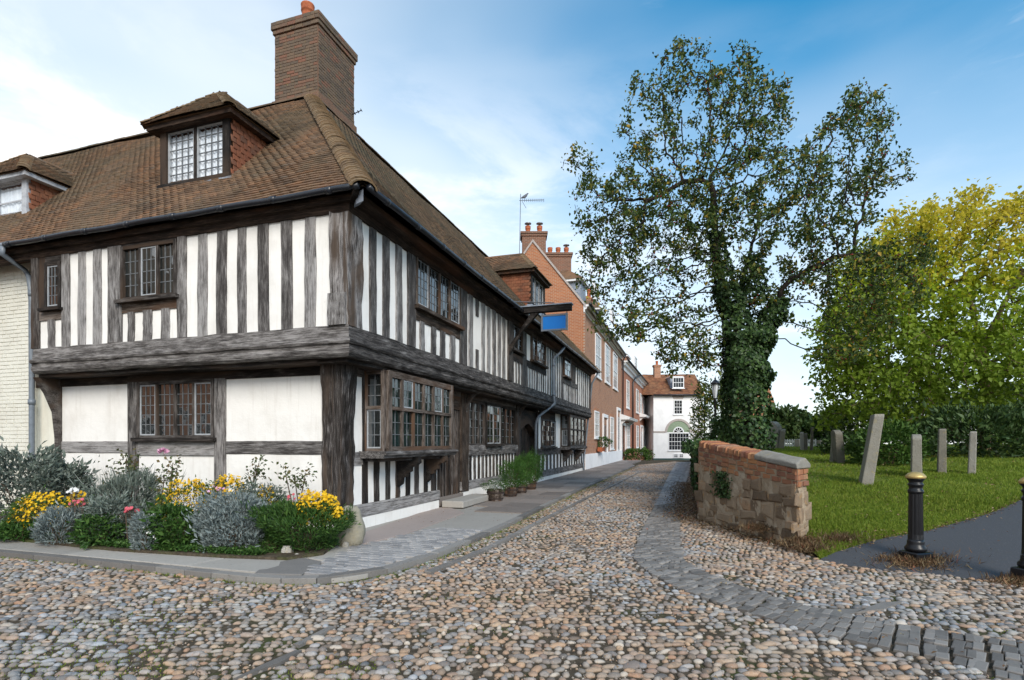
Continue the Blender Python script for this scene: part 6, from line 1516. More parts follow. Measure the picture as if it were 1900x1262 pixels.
def colonize(att,trunk,step=.22,kill=.30,infl=2.2,iters=90,jit=.25):
    """grow branches from trunk polylines [(points, parent start)] towards attraction points"""
    N=[];Pn=[]
    for pts in trunk:
        pts=[np.array(p,float) for p in pts]; last=-1
        if N:
            dd=[np.linalg.norm(np.array(q)-pts[0]) for q in N]; last=int(np.argmin(dd))
        for a,b in zip(pts[:-1],pts[1:]):
            m=max(1,int(np.linalg.norm(b-a)/step))
            for k in range(m+1 if (last==-1) else m):
                t=k/m if last==-1 else (k+1)/m
                N.append(a+(b-a)*t+rng.normal(0,.02,3)); Pn.append(last); last=len(N)-1
    N=[np.array(q) for q in N]; att=np.array(att); alive=np.ones(len(att),bool)
    A=np.array(N); d=np.linalg.norm(att[:,None]-A[None],axis=2); near=d.argmin(1); nd=d.min(1)
    for it in range(iters):
        alive&=nd>kill; idx=np.nonzero(alive&(nd<infl))[0]
        if not len(idx): break
        acc={}
        for i in idx: acc.setdefault(near[i],[]).append(unitv(att[i]-N[near[i]]))
        new=[]
        for k,vs in acc.items():
            q=unitv(np.mean(vs,0)+rng.normal(0,jit,3)+np.array([0,0,.06])); p=N[k]+q*step
            new.append(p); N.append(p); Pn.append(k)
        base=len(N)-len(new); B=np.array(new); dd=np.linalg.norm(att[:,None]-B[None],axis=2); m=dd.min(1); up=m<nd; near[up]=base+dd.argmin(1)[up]; nd[up]=m[up]
    return np.array(N),np.array(Pn)
def branch_mesh(name,N,Pn,mat,parent,tip=.006,pw=2.35,seg=5,rmax=.3):
    n=len(N); w=np.zeros(n); ch=np.bincount(Pn[Pn>=0],minlength=n)
    for i in range(n-1,-1,-1):
        if ch[i]==0: w[i]=tip**pw
        if Pn[i]>=0: w[Pn[i]]+=w[i]
    r=np.minimum(w**(1/pw),rmax)
    i=np.nonzero(Pn>=0)[0]; a=N[Pn[i]]; b=N[i]; t=unitv(b-a); e=unitv(np.cross(t,np.array([.3,.9,.2]))); f=np.cross(t,e); th=np.arange(seg)*2*np.pi/seg
    ring=e[:,None]*np.cos(th)[None,:,None]+f[:,None]*np.sin(th)[None,:,None]
    ra=np.minimum(r[Pn[i]],r[i]*1.6)
    Vv=np.concatenate([a[:,None]+ring*ra[:,None,None],b[:,None]+ring*r[i][:,None,None]],1).reshape(-1,3)
    bq=(np.arange(len(i))*2*seg)[:,None]; Fc=np.concatenate([np.c_[bq+k,bq+(k+1)%seg,bq+seg+(k+1)%seg,bq+seg+k] for k in range(seg)])
    return from_arrays(name,Vv,Fc,mat,parent,True),r
def q3(px,py,d): return np.array([(px-950)/F*d,d,EYE+(YH-py)*d/F])
def ell_pts(n,px,py,rx,ry,d,rd,shell=0.,power=1/3):
    u=rdir(n); rad=(shell+(1-shell)*rng.random((n,1)))**power; k=d/F
    return q3(px,py,d)+u*rad*np.array([rx*k,rd,ry*k])
# ---- the hawthorn-like tree with ivy behind the wall
dT=13.0; tb=q3(1392,870,dT)
TREE=thing('berry_tree','tall thin-leaved tree with red berries and an ivy-clad trunk behind the brick wall','tree',tuple(tb))
att=np.vstack([ell_pts(400,1300,310,170,180,dT,2.0),ell_pts(220,1200,440,120,120,dT,1.6),ell_pts(110,1272,130,45,55,dT,.7),ell_pts(110,1365,160,60,60,dT,.8),ell_pts(480,1420,430,190,150,dT,2.2),ell_pts(220,1550,310,95,110,dT,1.5),ell_pts(80,1590,210,55,45,dT,.6),
  ell_pts(90,1640,320,55,35,dT,.6),ell_pts(270,1605,545,90,85,dT-.6,1.1),ell_pts(80,1265,590,70,45,dT,1.0),ell_pts(60,1110,380,55,90,dT,1.0),ell_pts(30,1075,300,32,25,dT,.4),ell_pts(170,1280,650,70,45,dT,.9),ell_pts(160,1200,590,110,60,dT,.9),ell_pts(120,1150,470,80,70,dT,.9),ell_pts(60,1570,640,60,45,dT-.5,.7),ell_pts(80,1690,470,40,50,dT-.5,.6),ell_pts(60,1440,215,40,70,dT,.6),ell_pts(22,1262,90,20,26,dT,.3),ell_pts(22,1188,165,24,30,dT,.3),ell_pts(22,1388,108,34,20,dT,.3),ell_pts(20,1590,165,22,22,dT,.3),ell_pts(20,1645,220,18,28,dT,.3),ell_pts(14,1688,322,16,14,dT,.2),ell_pts(18,1062,308,24,14,dT,.3),ell_pts(40,1100,520,40,50,dT,.5)])
tr=[[tb,q3(1388,760,dT),q3(1378,680,dT),q3(1372,620,dT)],[q3(1372,620,dT),q3(1345,540,dT),q3(1330,470,dT-.1),q3(1326,390,dT),q3(1318,330,dT)],[q3(1380,680,dT),q3(1415,620,dT+.1),q3(1445,560,dT+.1),q3(1452,520,dT)],[q3(1372,620,dT),q3(1375,520,dT+.3),q3(1400,440,dT+.3)],[q3(1452,530,dT),q3(1500,500,dT-.2),q3(1560,475,dT-.3),q3(1620,470,dT-.5)],[q3(1326,340,dT),q3(1270,335,dT-.2),q3(1200,375,dT-.2)]]
N_,Pp=colonize(att,tr,.17,.20,1.6,110,.28)
bm_,rr=branch_mesh('trunk',N_,Pp,BARK,TREE,.0055,2.25,6,.26)
ch=np.bincount(Pp[Pp>=0],minlength=len(N_)); tipi=np.nonzero((rr<.013))[0]
def leaf_cloud(N_,idx,per,spread,L,ratio,mat,parent,name='crown',droop=.15,up=.1,tintf=None):
    b=np.repeat(N_[idx],per,0); P=b+rng.normal(0,spread,b.shape); n=len(P); D=unitv(rdir(n)+np.array([0,0,-.25])); Nn=unitv(rdir(n)*.9+np.array([0,-.15,up+.5]))
    l=rng.uniform(*L,n); t=tintf(P) if tintf else None
    return leaves(name,mat,parent,P,D,Nn,l,l*ratio,t,.22,droop)
leaf_cloud(N_,rng.choice(tipi,int(len(tipi)*.42),replace=False),19,.085,(.065,.13),.62,L_HAW,TREE); leaf_cloud(N_,tipi,3,.07,(.05,.10),.6,L_HAW,TREE)
bi=rng.choice(tipi,520); P=np.repeat(N_[bi],2,0)+rng.normal(0,.05,(1040,3)); o8=np.array([(1,0,0),(-1,0,0),(0,1,0),(0,-1,0),(0,0,1),(0,0,-1)])*.021; f8=np.array([(0,2,4),(2,1,4),(1,3,4),(3,0,4),(2,0,5),(1,2,5),(3,1,5),(0,3,5)])
o=from_arrays('berries',(P[:,None]+o8[None]).reshape(-1,3),(f8[None]+(np.arange(len(P))*6)[:,None,None]).reshape(-1,3),BERRY,TREE,True,tint=np.repeat(rng.random(len(P)),6)); o['kind']='stuff'
def ivy_shell(cols,n,mat,parent,name,L=(.06,.11)):
    Ps=[];Ds=[]
    for (p0,p1,r0,r1,m) in cols:
        p0=np.array(p0);p1=np.array(p1); k=int(n*m); t=rng.random(k); th=rng.uniform(0,2*np.pi,k); u=np.c_[np.cos(th),np.sin(th),np.zeros(k)]
        base=p0+(p1-p0)*t[:,None]; r_=(r0+(r1-r0)*t); nz=clump_noise(base+u*r_[:,None],2.6,3); rad=r_*(1+.30*nz)*(.78+.3*rng.random(k))
        Ps.append(base+u*rad[:,None]); Ds.append(u)
    P=np.vstack(Ps);u=np.vstack(Ds);n_=len(P); D=unitv(np.array([0,0,-.7])+rdir(n_)*.6+u*.35); Nn=unitv(u+rdir(n_)*.45); l=rng.uniform(*L,n_)
    return leaves(name,mat,parent,P,D,Nn,l,l*.95,None,.15,.1)
ivy_shell([(q3(1385,880,dT),q3(1385,690,dT),.52,.46,.30),(q3(1388,730,dT),q3(1384,620,dT),.48,.55,.30),(q3(1386,640,dT),q3(1345,530,dT),.44,.27,.16),(q3(1400,650,dT),q3(1445,555,dT),.34,.20,.12),(q3(1345,540,dT),q3(1328,430,dT),.27,.12,.06),(q3(1400,560,dT),q3(1400,470,dT),.3,.2,.05)],14500,L_IVY,TREE,'ivy')
# ---- big broad-leaved tree on the right: low sunlight painted yellow into the crown's top, lime green below
dR=21.; rb=lawn_at(1835,868); rb=np.array([(1830-950)/F*dR,dR,float(hlawn((1830-950)/F*dR,dR))])
RT=thing('broadleaf_tree','big spreading tree with golden sunlight coloured into its top leaves and lime green below, at the right','tree',tuple(rb))
att=np.vstack([ell_pts(620,1800,560,265,190,dR,4.2,.45),ell_pts(220,1640,620,120,120,dR-1,2.2,.4),ell_pts(260,1900,520,200,150,dR-1.5,2.5,.4),ell_pts(160,1620,740,105,70,dR-1.5,1.8,.4),ell_pts(240,1770,700,200,95,dR-2.5,1.6,.4),ell_pts(200,1980,620,150,200,dR,2.5,.4),ell_pts(60,1545,720,40,60,dR-1,1.0),ell_pts(260,1575,650,65,95,dR-1.5,1.2),ell_pts(200,1640,560,90,80,dR-1.5,1.2),ell_pts(120,1700,430,70,60,dR-1,1.5)])
tr=[[rb,q3(1828,720,dR),q3(1822,640,dR)],[q3(1822,640,dR),q3(1800,560,dR),q3(1788,500,dR)],[q3(1822,640,dR),q3(1860,570,dR-.5),q3(1900,500,dR)],[q3(1825,680,dR),q3(1750,640,dR-1),q3(1690,620,dR-1)],[q3(1825,680,dR),q3(1900,640,dR-1)],[q3(1800,560,dR),q3(1760,520,dR-.8),q3(1700,500,dR-.6)]]
N2_,P2_=colonize(att,tr,.34,.42,3.2,80,.25)
_,r2=branch_mesh('trunk',N2_,P2_,BARK2,RT,.011,2.2,6,.38)
ti=np.nonzero(r2<.03)[0]
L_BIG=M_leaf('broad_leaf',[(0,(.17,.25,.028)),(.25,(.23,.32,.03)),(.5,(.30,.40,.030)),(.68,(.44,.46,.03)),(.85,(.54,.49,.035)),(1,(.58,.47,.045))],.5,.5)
def sun_tint(P):
    py=YH-(P[:,2]-EYE)*F/P[:,1]; return np.clip(.97-(py-395)/300+.20*clump_noise(P,.8,5)+rng.normal(0,.13,len(P)),.08,.98)  # yellower with height: sunlight on the crown put into the leaf tint
leaf_cloud(N2_,ti,24,.17,(.11,.21),.80,L_BIG,RT,tintf=sun_tint,droop=.2,up=.5)
# ---- shrubs and far greenery, each on its own
def shrub(name,label,cat,c,rx,ry,rz,n,mat,L,ratio=.5,group=None,parent=None,seed=0,twig=True,up=.3,lean=.6,rough=.30,kind='foliage',inner=.62,tint=None,scale=3.):
    """an uneven mound of leaves round twigs; c on the ground"""
    c=np.array(c,float); o=parent or thing(name,label,cat,tuple(c),group)
    th=rng.uniform(0,2*np.pi,n); z=rng.random(n)**.75; rad=np.sqrt(np.maximum(1-(z*2-.9)**2*.75,.05)); rad=np.where(z<.45,np.maximum(rad,.82),rad)
    u=np.c_[np.cos(th)*rad,np.sin(th)*rad,z]; k=inner+(1-inner)*rng.random(n)**.5
    nz=clump_noise(u*np.array([rx,ry,rz]),scale/max(rx,.3),seed+11); k=k*(1+rough*nz)
    wild=rng.random(n)<.035; k=np.where(wild,k*rng.uniform(1.05,1.30,n),k); P=c+np.c_[u[:,0]*k*rx,u[:,1]*k*ry,np.clip(u[:,2]*(.55+.45*k),.01,1.3)*rz]
    out=unitv(np.c_[u[:,0]/rx,u[:,1]/ry,(u[:,2]-.35)*1.2/rz]); D=unitv(out*lean+rdir(n)*.6+np.array([0,0,up])); Nn=unitv(out*.5+rdir(n)*.6+np.array([0,0,.3])); l=rng.uniform(*L,n)*np.where(wild,1.5,1.)
    leaves(kind,mat,o,P,D,Nn,l,l*ratio,tint,.2,.1)
    if twig:
        b=MB(); m=8
        for i in range(m):
            a=2*math.pi*i/m; e=c+np.array([math.cos(a)*rx*.6,math.sin(a)*ry*.6,rz*random.uniform(.5,.8)]); b.tube([c+np.array([math.cos(a)*rx*.15,math.sin(a)*ry*.15,0]),(c+e)/2+np.array([0,0,rz*.08]),e],[.012,.009,.005],4)
        t=b.build('twigs',STEM,o); t['kind']='stuff'
    return o
def dome(px,pyt,pyb,w,d): 
    """ground point, half width and height from pixels at distance d"""
    z=float(hlawn((px-950)/F*d,d)); return np.array([(px-950)/F*d,d,z]),w/2/F*d,(pyb-pyt)/F*d
def bush(label,px,pyt,w,d,n,mat,L,ratio=.55,group='bushes round the churchyard',deep=None,z=None,**k):
    x=(px-950)/F*d; z=float(hlawn(x,d)) if z is None else z; rz=EYE+(YH-pyt)*d/F-z; rx=w/2/F*d
    return shrub('bush',label,'bush',(x,d,z),rx,deep or rx*.8,rz,n,mat,L,ratio,group,**k)
bush('dark evergreen bush at the far right behind the slim gravestones',1830,762,270,17.5,9500,L_DARK,(.10,.19),.42,seed=1,deep=1.8)
bush('leafy mid-green bush behind the big leaning gravestone',1645,790,120,15.6,3600,L_GREEN,(.08,.16),.45,seed=2)
bush('small dark bush behind the two overlapping gravestones',1560,806,62,19.5,1700,L_DARK,(.09,.15),.45,seed=3)
bush('yellowish green bush beside the street lamp, left of the ivy trunk',1322,706,66,24.,3800,L_HAW,(.10,.18),.5,seed=4,deep=1.,z=0.,tint=None)
bush('dark green shrub at the foot of the ivy trunk behind the wall',1345,775,70,16.,2600,L_IVY,(.08,.14),.6,seed=5,z=.4)
def far_tree(label,px,pyt,w,d,n,mat,seed):
    x=(px-950)/F*d; z=float(hlawn(x,d)); rz=EYE+(YH-pyt)*d/F-z; rx=w/2/F*d; c=np.array([x,d,z])
    o=thing('tree',label,'tree',tuple(c),'trees beyond the churchyard fence')
    MB().tube([c,c+[0,0,rz*.6]],[.16,.09],6).build('trunk',BARK,o)
    shrub('tree','','',c+np.array([0,0,rz*.05]),rx,rx*.8,rz*.95,n,mat,(.22,.40),.6,parent=o,seed=seed,twig=False,kind='crown',rough=.34,inner=.45)
far_tree('low dark tree just right of the brick tower house',1447,758,60,43,2400,L_FAR,21); far_tree('rounded dark tree above the left half of the pale fence',1478,760,62,45,2600,L_FAR,22); far_tree('lower dark tree above the right end of the pale fence',1517,772,56,44,2200,L_DARK,23)
far_tree('wide hedge-like tree half hidden behind the big yellow tree',1590,745,120,42,3600,L_FAR,24); far_tree('tall tree filling the gap under the big yellow tree',1700,720,140,40,4000,L_FAR,25); far_tree('tall tree at the right edge behind the big yellow tree',1850,715,190,38,4600,L_FAR,26); far_tree('tree beyond the right edge of the lawn, out past the broad yellow tree',2120,730,260,40,4200,L_FAR,28); far_tree('dark tree standing behind the ivy trunk',1405,770,50,48,2000,L_FAR,27)
# creeper over the far end of the wall
c=WALLF+U*.5; o=thing('creeper','dark creeper trailing over the far end of the brick wall','creeper',(c[0],c[1],0))
ivy_shell([(np.array([c[0]+.12,c[1]+.3,.5]),np.array([c[0]+.12,c[1]+.2,1.60]),.10,.26,.55),(np.array([c[0]+.3,c[1]+1.2,1.3]),np.array([c[0]+.5,c[1]+2.0,1.55]),.2,.2,.3)],1500,L_IVY,o,'foliage',(.05,.09))
o=thing('ivy_patch','small ivy growing down the lane face of the brick wall','ivy',tuple(CW1.P(2.1,.7,.02)))
n=420; s=1.95+rng.normal(0,.14,n); z=.55+.45*rng.random(n); P=np.array([CW1.P(a,b,.03+.03*random.random()) for a,b in zip(s+(z-.8)*.25,z)]); nn=np.array([*CW1.n,0]); l=rng.uniform(.03,.06,n)
leaves('foliage',L_IVY,o,P,unitv(rdir(n)*.6+np.array([0,0,-.6])+nn*.3),unitv(nn+rdir(n)*.4),l,l*.9)
# ---------------------------------------------------------------- flower bed along the garden side
bed=[gp(530,1040,PZ)[:2],gp(416,1036,PZ)[:2],gp(210,1023,PZ)[:2],gp(0,1001,PZ)[:2],gp(0,1001,PZ)[:2]+2*V,LL.P(9.3,0,.05)[:2],LL.P(-.05,0,.06)[:2],gp(625,1012,PZ)[:2],gp(600,1030,PZ)[:2]]
struct(normals_out(MB().prism([tuple(p) for p in bed],-.02,.105).build('flower_bed_soil',EARTH)))
BZ=.10
def bedp(px,d): return np.array([(px-950)/F*d,d,BZ])
def bedshrub(name,label,cat,px,pyt,w,d,n,mat,L,ratio,group=None,deepk=.8,**k):
    c=bedp(px,d); rz=EYE+(YH-pyt)*d/F-BZ; rx=w/2/F*d; return shrub(name,label,cat,c,rx,rx*deepk,rz,n,mat,L,ratio,group,**k),c,rx,rz
def flowers(name,mat,parent,P,Nn,r,npet=6,hole=None):
    n=len(P); a=unitv(np.cross(Nn,rdir(n))); b=np.cross(Nn,a); Ps=[];Ds=[];Ns=[]
    for k in range(npet):
        th=2*math.pi*k/npet; D=a*math.cos(th)+b*math.sin(th); Ps.append(P);Ds.append(D+Nn*.15);Ns.append(Nn)
    r=np.broadcast_to(r,n); t=rng.random(n)
    return leaves(name,mat,parent,np.vstack(Ps),np.vstack(Ds),np.vstack(Ns),np.tile(r,npet),np.tile(r,npet)*.75,np.tile(t,npet),.1)
def bloom_on(o,c,rx,ry,rz,n,mat,r,zlo=.55,stalk=.06,front=0.,name='flowers',sig=.0):
    th=rng.uniform(0,2*np.pi,n); z=zlo+(1.0-zlo)*rng.random(n); rad=np.sqrt(np.maximum(1-z**2*.9,0))*rng.uniform(.55,1.0,n)
    P=c+np.c_[np.cos(th)*rad*rx,np.sin(th)*rad*ry-front,z*rz+rng.uniform(0,stalk,n)]
    Nn=unitv(np.c_[np.cos(th)*.4,np.sin(th)*.4-.45,np.full(n,.7)]+rng.normal(0,.35,(n,3)))
    return flowers(name,mat,o,P,Nn,rng.uniform(r*.75,r*1.15,n))
g1='grey-leaved shrubs in the flower bed'
# back row against the wall
bedshrub('shrub','large grey-green shrub at the left end below the painted brick',"shrub",45,846,190,9.3,5200,L_GREYG,(.06,.13),.34,g1,seed=31,rough=.35,lean=.8)
bedshrub('shrub','grey-green shrub against the wall by the drainpipe','shrub',118,868,100,9.4,2400,L_GREYG,(.06,.12),.34,g1,seed=32,rough=.4)
bedshrub('shrub','tall feathery grey shrub under the left plaster panel','shrub',235,884,135,8.7,4200,L_GREYG,(.05,.11),.22,g1,seed=33,rough=.35,up=.7)
bedshrub('shrub','grey-green shrub under the rose stems at the back','shrub',490,900,95,8.3,2200,L_GREYG,(.04,.08),.3,g1,seed=34,rough=.35)
# lavender spikes over the feathery grey shrub
o=thing('lavender','pale lavender spikes rising above the feathery grey shrub','lavender',tuple(bedp(240,8.6)))
n=150; P0_=bedp(240,8.6)+np.c_[rng.normal(0,.30,n),rng.normal(0,.16,n),np.full(n,.68)]; tl=rng.uniform(.22,.40,n)
leaves('spikes',L_GREYG,o,P0_,unitv(np.c_[(P0_[:,0]-P0_[:,0].mean())*1.0+rng.normal(0,.12,n),rng.normal(0,.15,n),np.ones(n)]),rdir(n),tl,.010)
# yellow daisies
g2='yellow daisy clumps in the flower bed'
def daisies(label,px,pyt,w,d,n,nf,seed,deep=.7,r=.021,fr=.55,zlo=.45):
    o,c,rx,rz=bedshrub('yellow_daisy',label,'flowers',px,pyt+8,w,d,n,L_GREEN,(.03,.07),.28,g2,deepk=deep,seed=seed,rough=.32)
    bloom_on(o,c,rx*1.03,rx*deep*1.05,rz*1.03,nf,F_YEL,r,zlo,.09); return o
daisies('yellow daisies at the left, below the large grey-green shrub',80,915,120,8.2,2600,560,41,r=.023,zlo=.25); daisies('small yellow daisies beside the red flowers at the left',143,914,55,8.0,1100,210,42)
daisies('tall yellow daisies in the middle below the leaded window',345,892,125,8.15,2600,640,43,zlo=.25,r=.023); daisies('yellow daisies climbing up the middle post',425,884,95,8.45,2000,420,44,zlo=.4,r=.023)
daisies('thin yellow daisies between the two leggy roses',492,905,60,8.2,900,180,45,zlo=.45)
# roses
def rose(label,px,pyt,pyb,w,d,seed,nl,bloom=None,leggy=True):
    c=bedp(px,d); o=thing('rose_bush',label,'rose bush',tuple(c),'rose bushes in the flower bed'); r=random.Random(seed); k=d/F; b=MB(); tips=[]
    for i in range(3 if leggy else 5):
        e=c+np.array([r.uniform(-.45,.45)*w*k,r.uniform(-.12,.12),(EYE+(YH-pyt)*k-BZ)*r.uniform(.72,1.0)]); m=(c+e)/2+np.array([r.uniform(-.06,.06),0,.05]); b.tube([c+np.array([r.uniform(-.04,.04),0,0]),m,e],[.016,.011,.006],5); tips.append(e); tips.append(m*.35+e*.65+np.array([r.uniform(-.08,.08),0,0]))
    b.build('stems',STEM,o)
    P=np.repeat(np.array(tips),int(nl*1.8),0); P=P+rng.normal(0,.075,P.shape); n=len(P); l=rng.uniform(.045,.075,n)
    leaves('foliage',L_ROSE,o,P,unitv(rdir(n)+np.array([0,0,-.1])),unitv(rdir(n)*.6+np.array([0,-.3,.7])),l,l*.68)
    if bloom is not None:
        p=q3(*bloom[:2],d); nn=30; u=rdir(nn); u[:,2]=np.abs(u[:,2]); rr_=bloom[2]
        f=leaves('bloom',bloom[3],o,p+u*rr_*.25,u,unitv(np.cross(u,rdir(nn))),rr_,rr_*.95,None,.3,stuff=False); b=MB().tube([tips[0],p-np.array([0,0,rr_*.3])],.005,4).build('flower_stalk',STEM,o)
    return o
rose('leafy little rose bush against the wall left of the pink rose',234,850,900,48,9.0,51,12,None,False)
rose('tall rose with one pink bloom below the leaded window',308,858,930,50,8.5,52,12,(303,839,.075,F_PINK))
rose('leggy rose right of the middle post',462,853,905,75,8.5,53,11); rose('bare-stemmed rose nearest the corner post',548,860,930,62,8.35,54,13)
# front row
bedshrub('shrub','low blue-grey lavender mound at the left front','shrub',112,944,90,7.65,3600,L_BLUEG,(.035,.075),.20,g1,seed=61,up=.6)
bedshrub('shrub','twiggy grey-green shrub left of the small blue-grey one','shrub',205,922,100,7.75,3000,L_GREYG,(.04,.09),.28,g1,seed=62,rough=.4)
bedshrub('shrub','small blue-grey bush beside tiny white flowers','shrub',269,955,50,7.15,1900,L_BLUEG,(.03,.065),.25,g1,seed=63,up=.5)
o,c,rx,rz=bedshrub('shrub','deep green leafy plant with tiny white flowers in front of the yellow daisies','shrub',327,944,92,7.3,3000,L_DEEP,(.05,.10),.32,None,seed=64); bloom_on(o,c+np.array([-.22,-.1,0]),rx*.5,rx*.6,rz*.92,110,F_WHITE,.013,.3,.02)
bedshrub('shrub','biggest blue-grey rounded bush at the front of the flower bed','shrub',432,922,128,7.25,8000,L_BLUEG,(.035,.075),.28,g1,seed=65,up=.6,rough=.26)
o,c,rx,rz=bedshrub('shrub','feathery deep green bush topped with yellow daisies beside the upright boulder','shrub',560,930,146,7.25,11000,L_DEEP,(.04,.09),.20,None,seed=66,up=.5,rough=.44); bloom_on(o,c+np.array([.18,.05,0]),rx*.85,rx*.6,rz*1.08,800,F_YEL,.023,.45,.10)
bedshrub('shrub','low green plant under the yellow daisies at the left','shrub',40,972,90,8.0,1500,L_DEEP,(.04,.08),.4,None,seed=67)
bedshrub('shrub','green ground-hugging plant with tiny white flowers between two grey mounds','shrub',185,960,70,7.5,1500,L_DEEP,(.04,.08),.4,None,seed=68); o=bpy.data.objects
def posy(label,px,py,d,n,mat,r,cat='flowers'):
    p=q3(px,py,d); o=thing('flowers',label,cat,tuple(p),'small bright flowers in the flower bed'); P=p+rng.normal(0,1,(n,3))*np.array([.05,.03,.025]); flowers('petals',mat,o,P,unitv(rng.normal(0,.4,(n,3))+np.array([0,-.6,.6])),r); b=MB()
    for q in P[:6]: b.tube([q,np.array([q[0],q[1]+.05,BZ])],.004,4)
    s_=b.build('stalks',STEM,o); s_['kind']='stuff'
posy('bright red flowers between the twiggy shrub and the small blue-grey bush',243,946,7.4,12,F_RED,.03); posy('red flowers among the left yellow daisies',147,934,7.6,10,F_RED,.028); posy('white flowers above the red ones at the left',136,912,7.8,12,F_WHITE,.03); posy('pink flowers among the middle yellow daisies',402,909,7.9,9,F_PINK,.026); posy('reddish flowers above the feathery deep green bush',535,926,7.6,8,F_RED,.024)
# ground cover and grass at the edges
kerb_out=[p-(q-p)*.5 for p,q in zip(kerb[3:-3],kerb_in[3:-3])]
def blades(name,P,h,mat,w=.006,lean=.35):
    n=len(P); D=unitv(rng.normal(0,lean,(n,3))+np.array([0,0,1])); L_=rng.uniform(h[0],h[1],n); o=leaves(name,mat,None,P,D,rdir(n),L_,w,None,.1,.15); o['kind']='stuff'; return o
def along(line,n,wid,zf=0.):
    line=np.array(line); Q=lerp_poly(line,600); i=rng.integers(0,599,n); p=Q[i]+(Q[i+1]-Q[i])*rng.random((n,1)); p=p+rng.normal(0,wid,(n,2)); return np.c_[p,np.full(n,zf)]
n=9000; i=rng.random(n); Lf=lerp_poly(np.array([gp(480,1037,PZ)[:2],gp(416,1034,PZ)[:2],gp(210,1021,PZ)[:2],gp(0,999,PZ)[:2],gp(0,999,PZ)[:2]+1.2*V]),400); k=(i*399).astype(int); p=Lf[k]-N2*(np.abs(rng.normal(.05,.13,n)))[:,None]
l=rng.uniform(.02,.05,n); P=np.c_[p,BZ+rng.uniform(0,.07,n)]
leaves('ground_cover',L_DEEP,None,P,unitv(rdir(n)+np.array([0,0,.3])),unitv(rdir(n)*.5+np.array([0,-.2,1])),l,l*.7)['kind']='stuff'
blades('grass',along(kerb_out,9000,.030,.0),(.012,.042),L_GRASS,.006)
blades('grass',along([p+.16*N1 for p in kerb[len(kerb)//2:]],5200,.055,.0),(.012,.04),L_GRASS,.005)
# moss and weeds in patches between the cobbles
n=60000; yy=3.2+8*rng.random(n)**1.5; xx=(rng.random(n)*2-1)*yy*.98; pn=clump_noise(np.c_[xx,yy,0*xx],1.1,9)+.5*clump_noise(np.c_[xx,yy,0*xx],4.,10); m_=in_road(xx,yy)&(pn>.42)&((xx<-.4)|(yy<4.4)); xx,yy=xx[m_],yy[m_]
blades('moss_and_weeds',np.c_[xx,yy,np.full(len(xx),.002)],(.008,.028),L_GRASS,.006,.6)
# fallen leaves
def litter(P,size=(.025,.06),name='fallen_leaves',mat=None):
    n=len(P); a=rng.uniform(0,6.28,n); D=np.c_[np.cos(a),np.sin(a),rng.normal(0,.25,n)]; l=rng.uniform(*size,n); o=leaves(name,mat or L_BROWN,None,P+np.c_[np.zeros((n,2)),rng.uniform(.012,.04,n)],D,unitv(np.c_[rng.normal(0,.3,(n,2)),np.ones(n)]),l,l*.6,None,.3,-.1); o['kind']='stuff'
wl=[p+wn*.18 for p in wall_line[:5]]+[p-N1*.15 for p in wall_line[5:9]]
litter(along(wl,4200,.17,.015)); litter(along([p-N1*.45 for p in wall_line[3:9]],2200,.16,.03)); litter(along([p+.18*N1 for p in kerb[len(kerb)//2:]],1500,.07,.02),(.018,.04))
n=1500; yy=3.3+14*rng.random(n); xx=(rng.random(n)*2-1)*yy; m_=in_road(xx,yy)|pip(band_poly,xx,yy); litter(np.c_[xx[m_],yy[m_],np.full(m_.sum(),.035)],(.018,.045))
n=500; a=np.array([SL.P(s_,PZ+.003,o_) for s_,o_ in zip(rng.uniform(1,22,n),rng.uniform(.1,2.0,n))]); litter(a-np.array([0,0,.012]),(.015,.035))
P=along(tarup[:-1],900,.05,0); P[:,2]=hlawn(P[:,0],P[:,1]); litter(P,(.02,.045)); n=260; yy=rng.uniform(6,12,n); xx=rng.uniform(4,12,n); m_=pip(tar_poly,xx,yy); litter(np.c_[xx[m_],yy[m_],hlawn(xx[m_],yy[m_])+.02],(.02,.045))
# dry brown grass at the wall end and round the bollards
for ctr,rad,n in ((WALLN+np.array([-.02,-.12]),.30,1500),(WALLN+np.array([.55,-.1]),.28,1300),(gp(1699,1052)[:2],.34,3800),(gp(1900,1086)[:2],.26,1500),(WALLN+wdir*.7+wn*.15,.25,900),(np.array([4.05,7.3]),.22,900)):
    a=rng.uniform(0,6.28,n); r_=rad*np.abs(rng.normal(0,.62,n)); P=np.c_[ctr[0]+r_*np.cos(a)*1.15,ctr[1]+r_*np.sin(a)*.75,np.zeros(n)]; P[:,2]=hlawn(P[:,0],P[:,1]); blades('dry_grass',P,(.03,.13),L_BROWN,.004,1.1); litter(P[:n//6]+rng.normal(0,.06,(n//6,3))*np.array([1,1,.1]),(.02,.05))
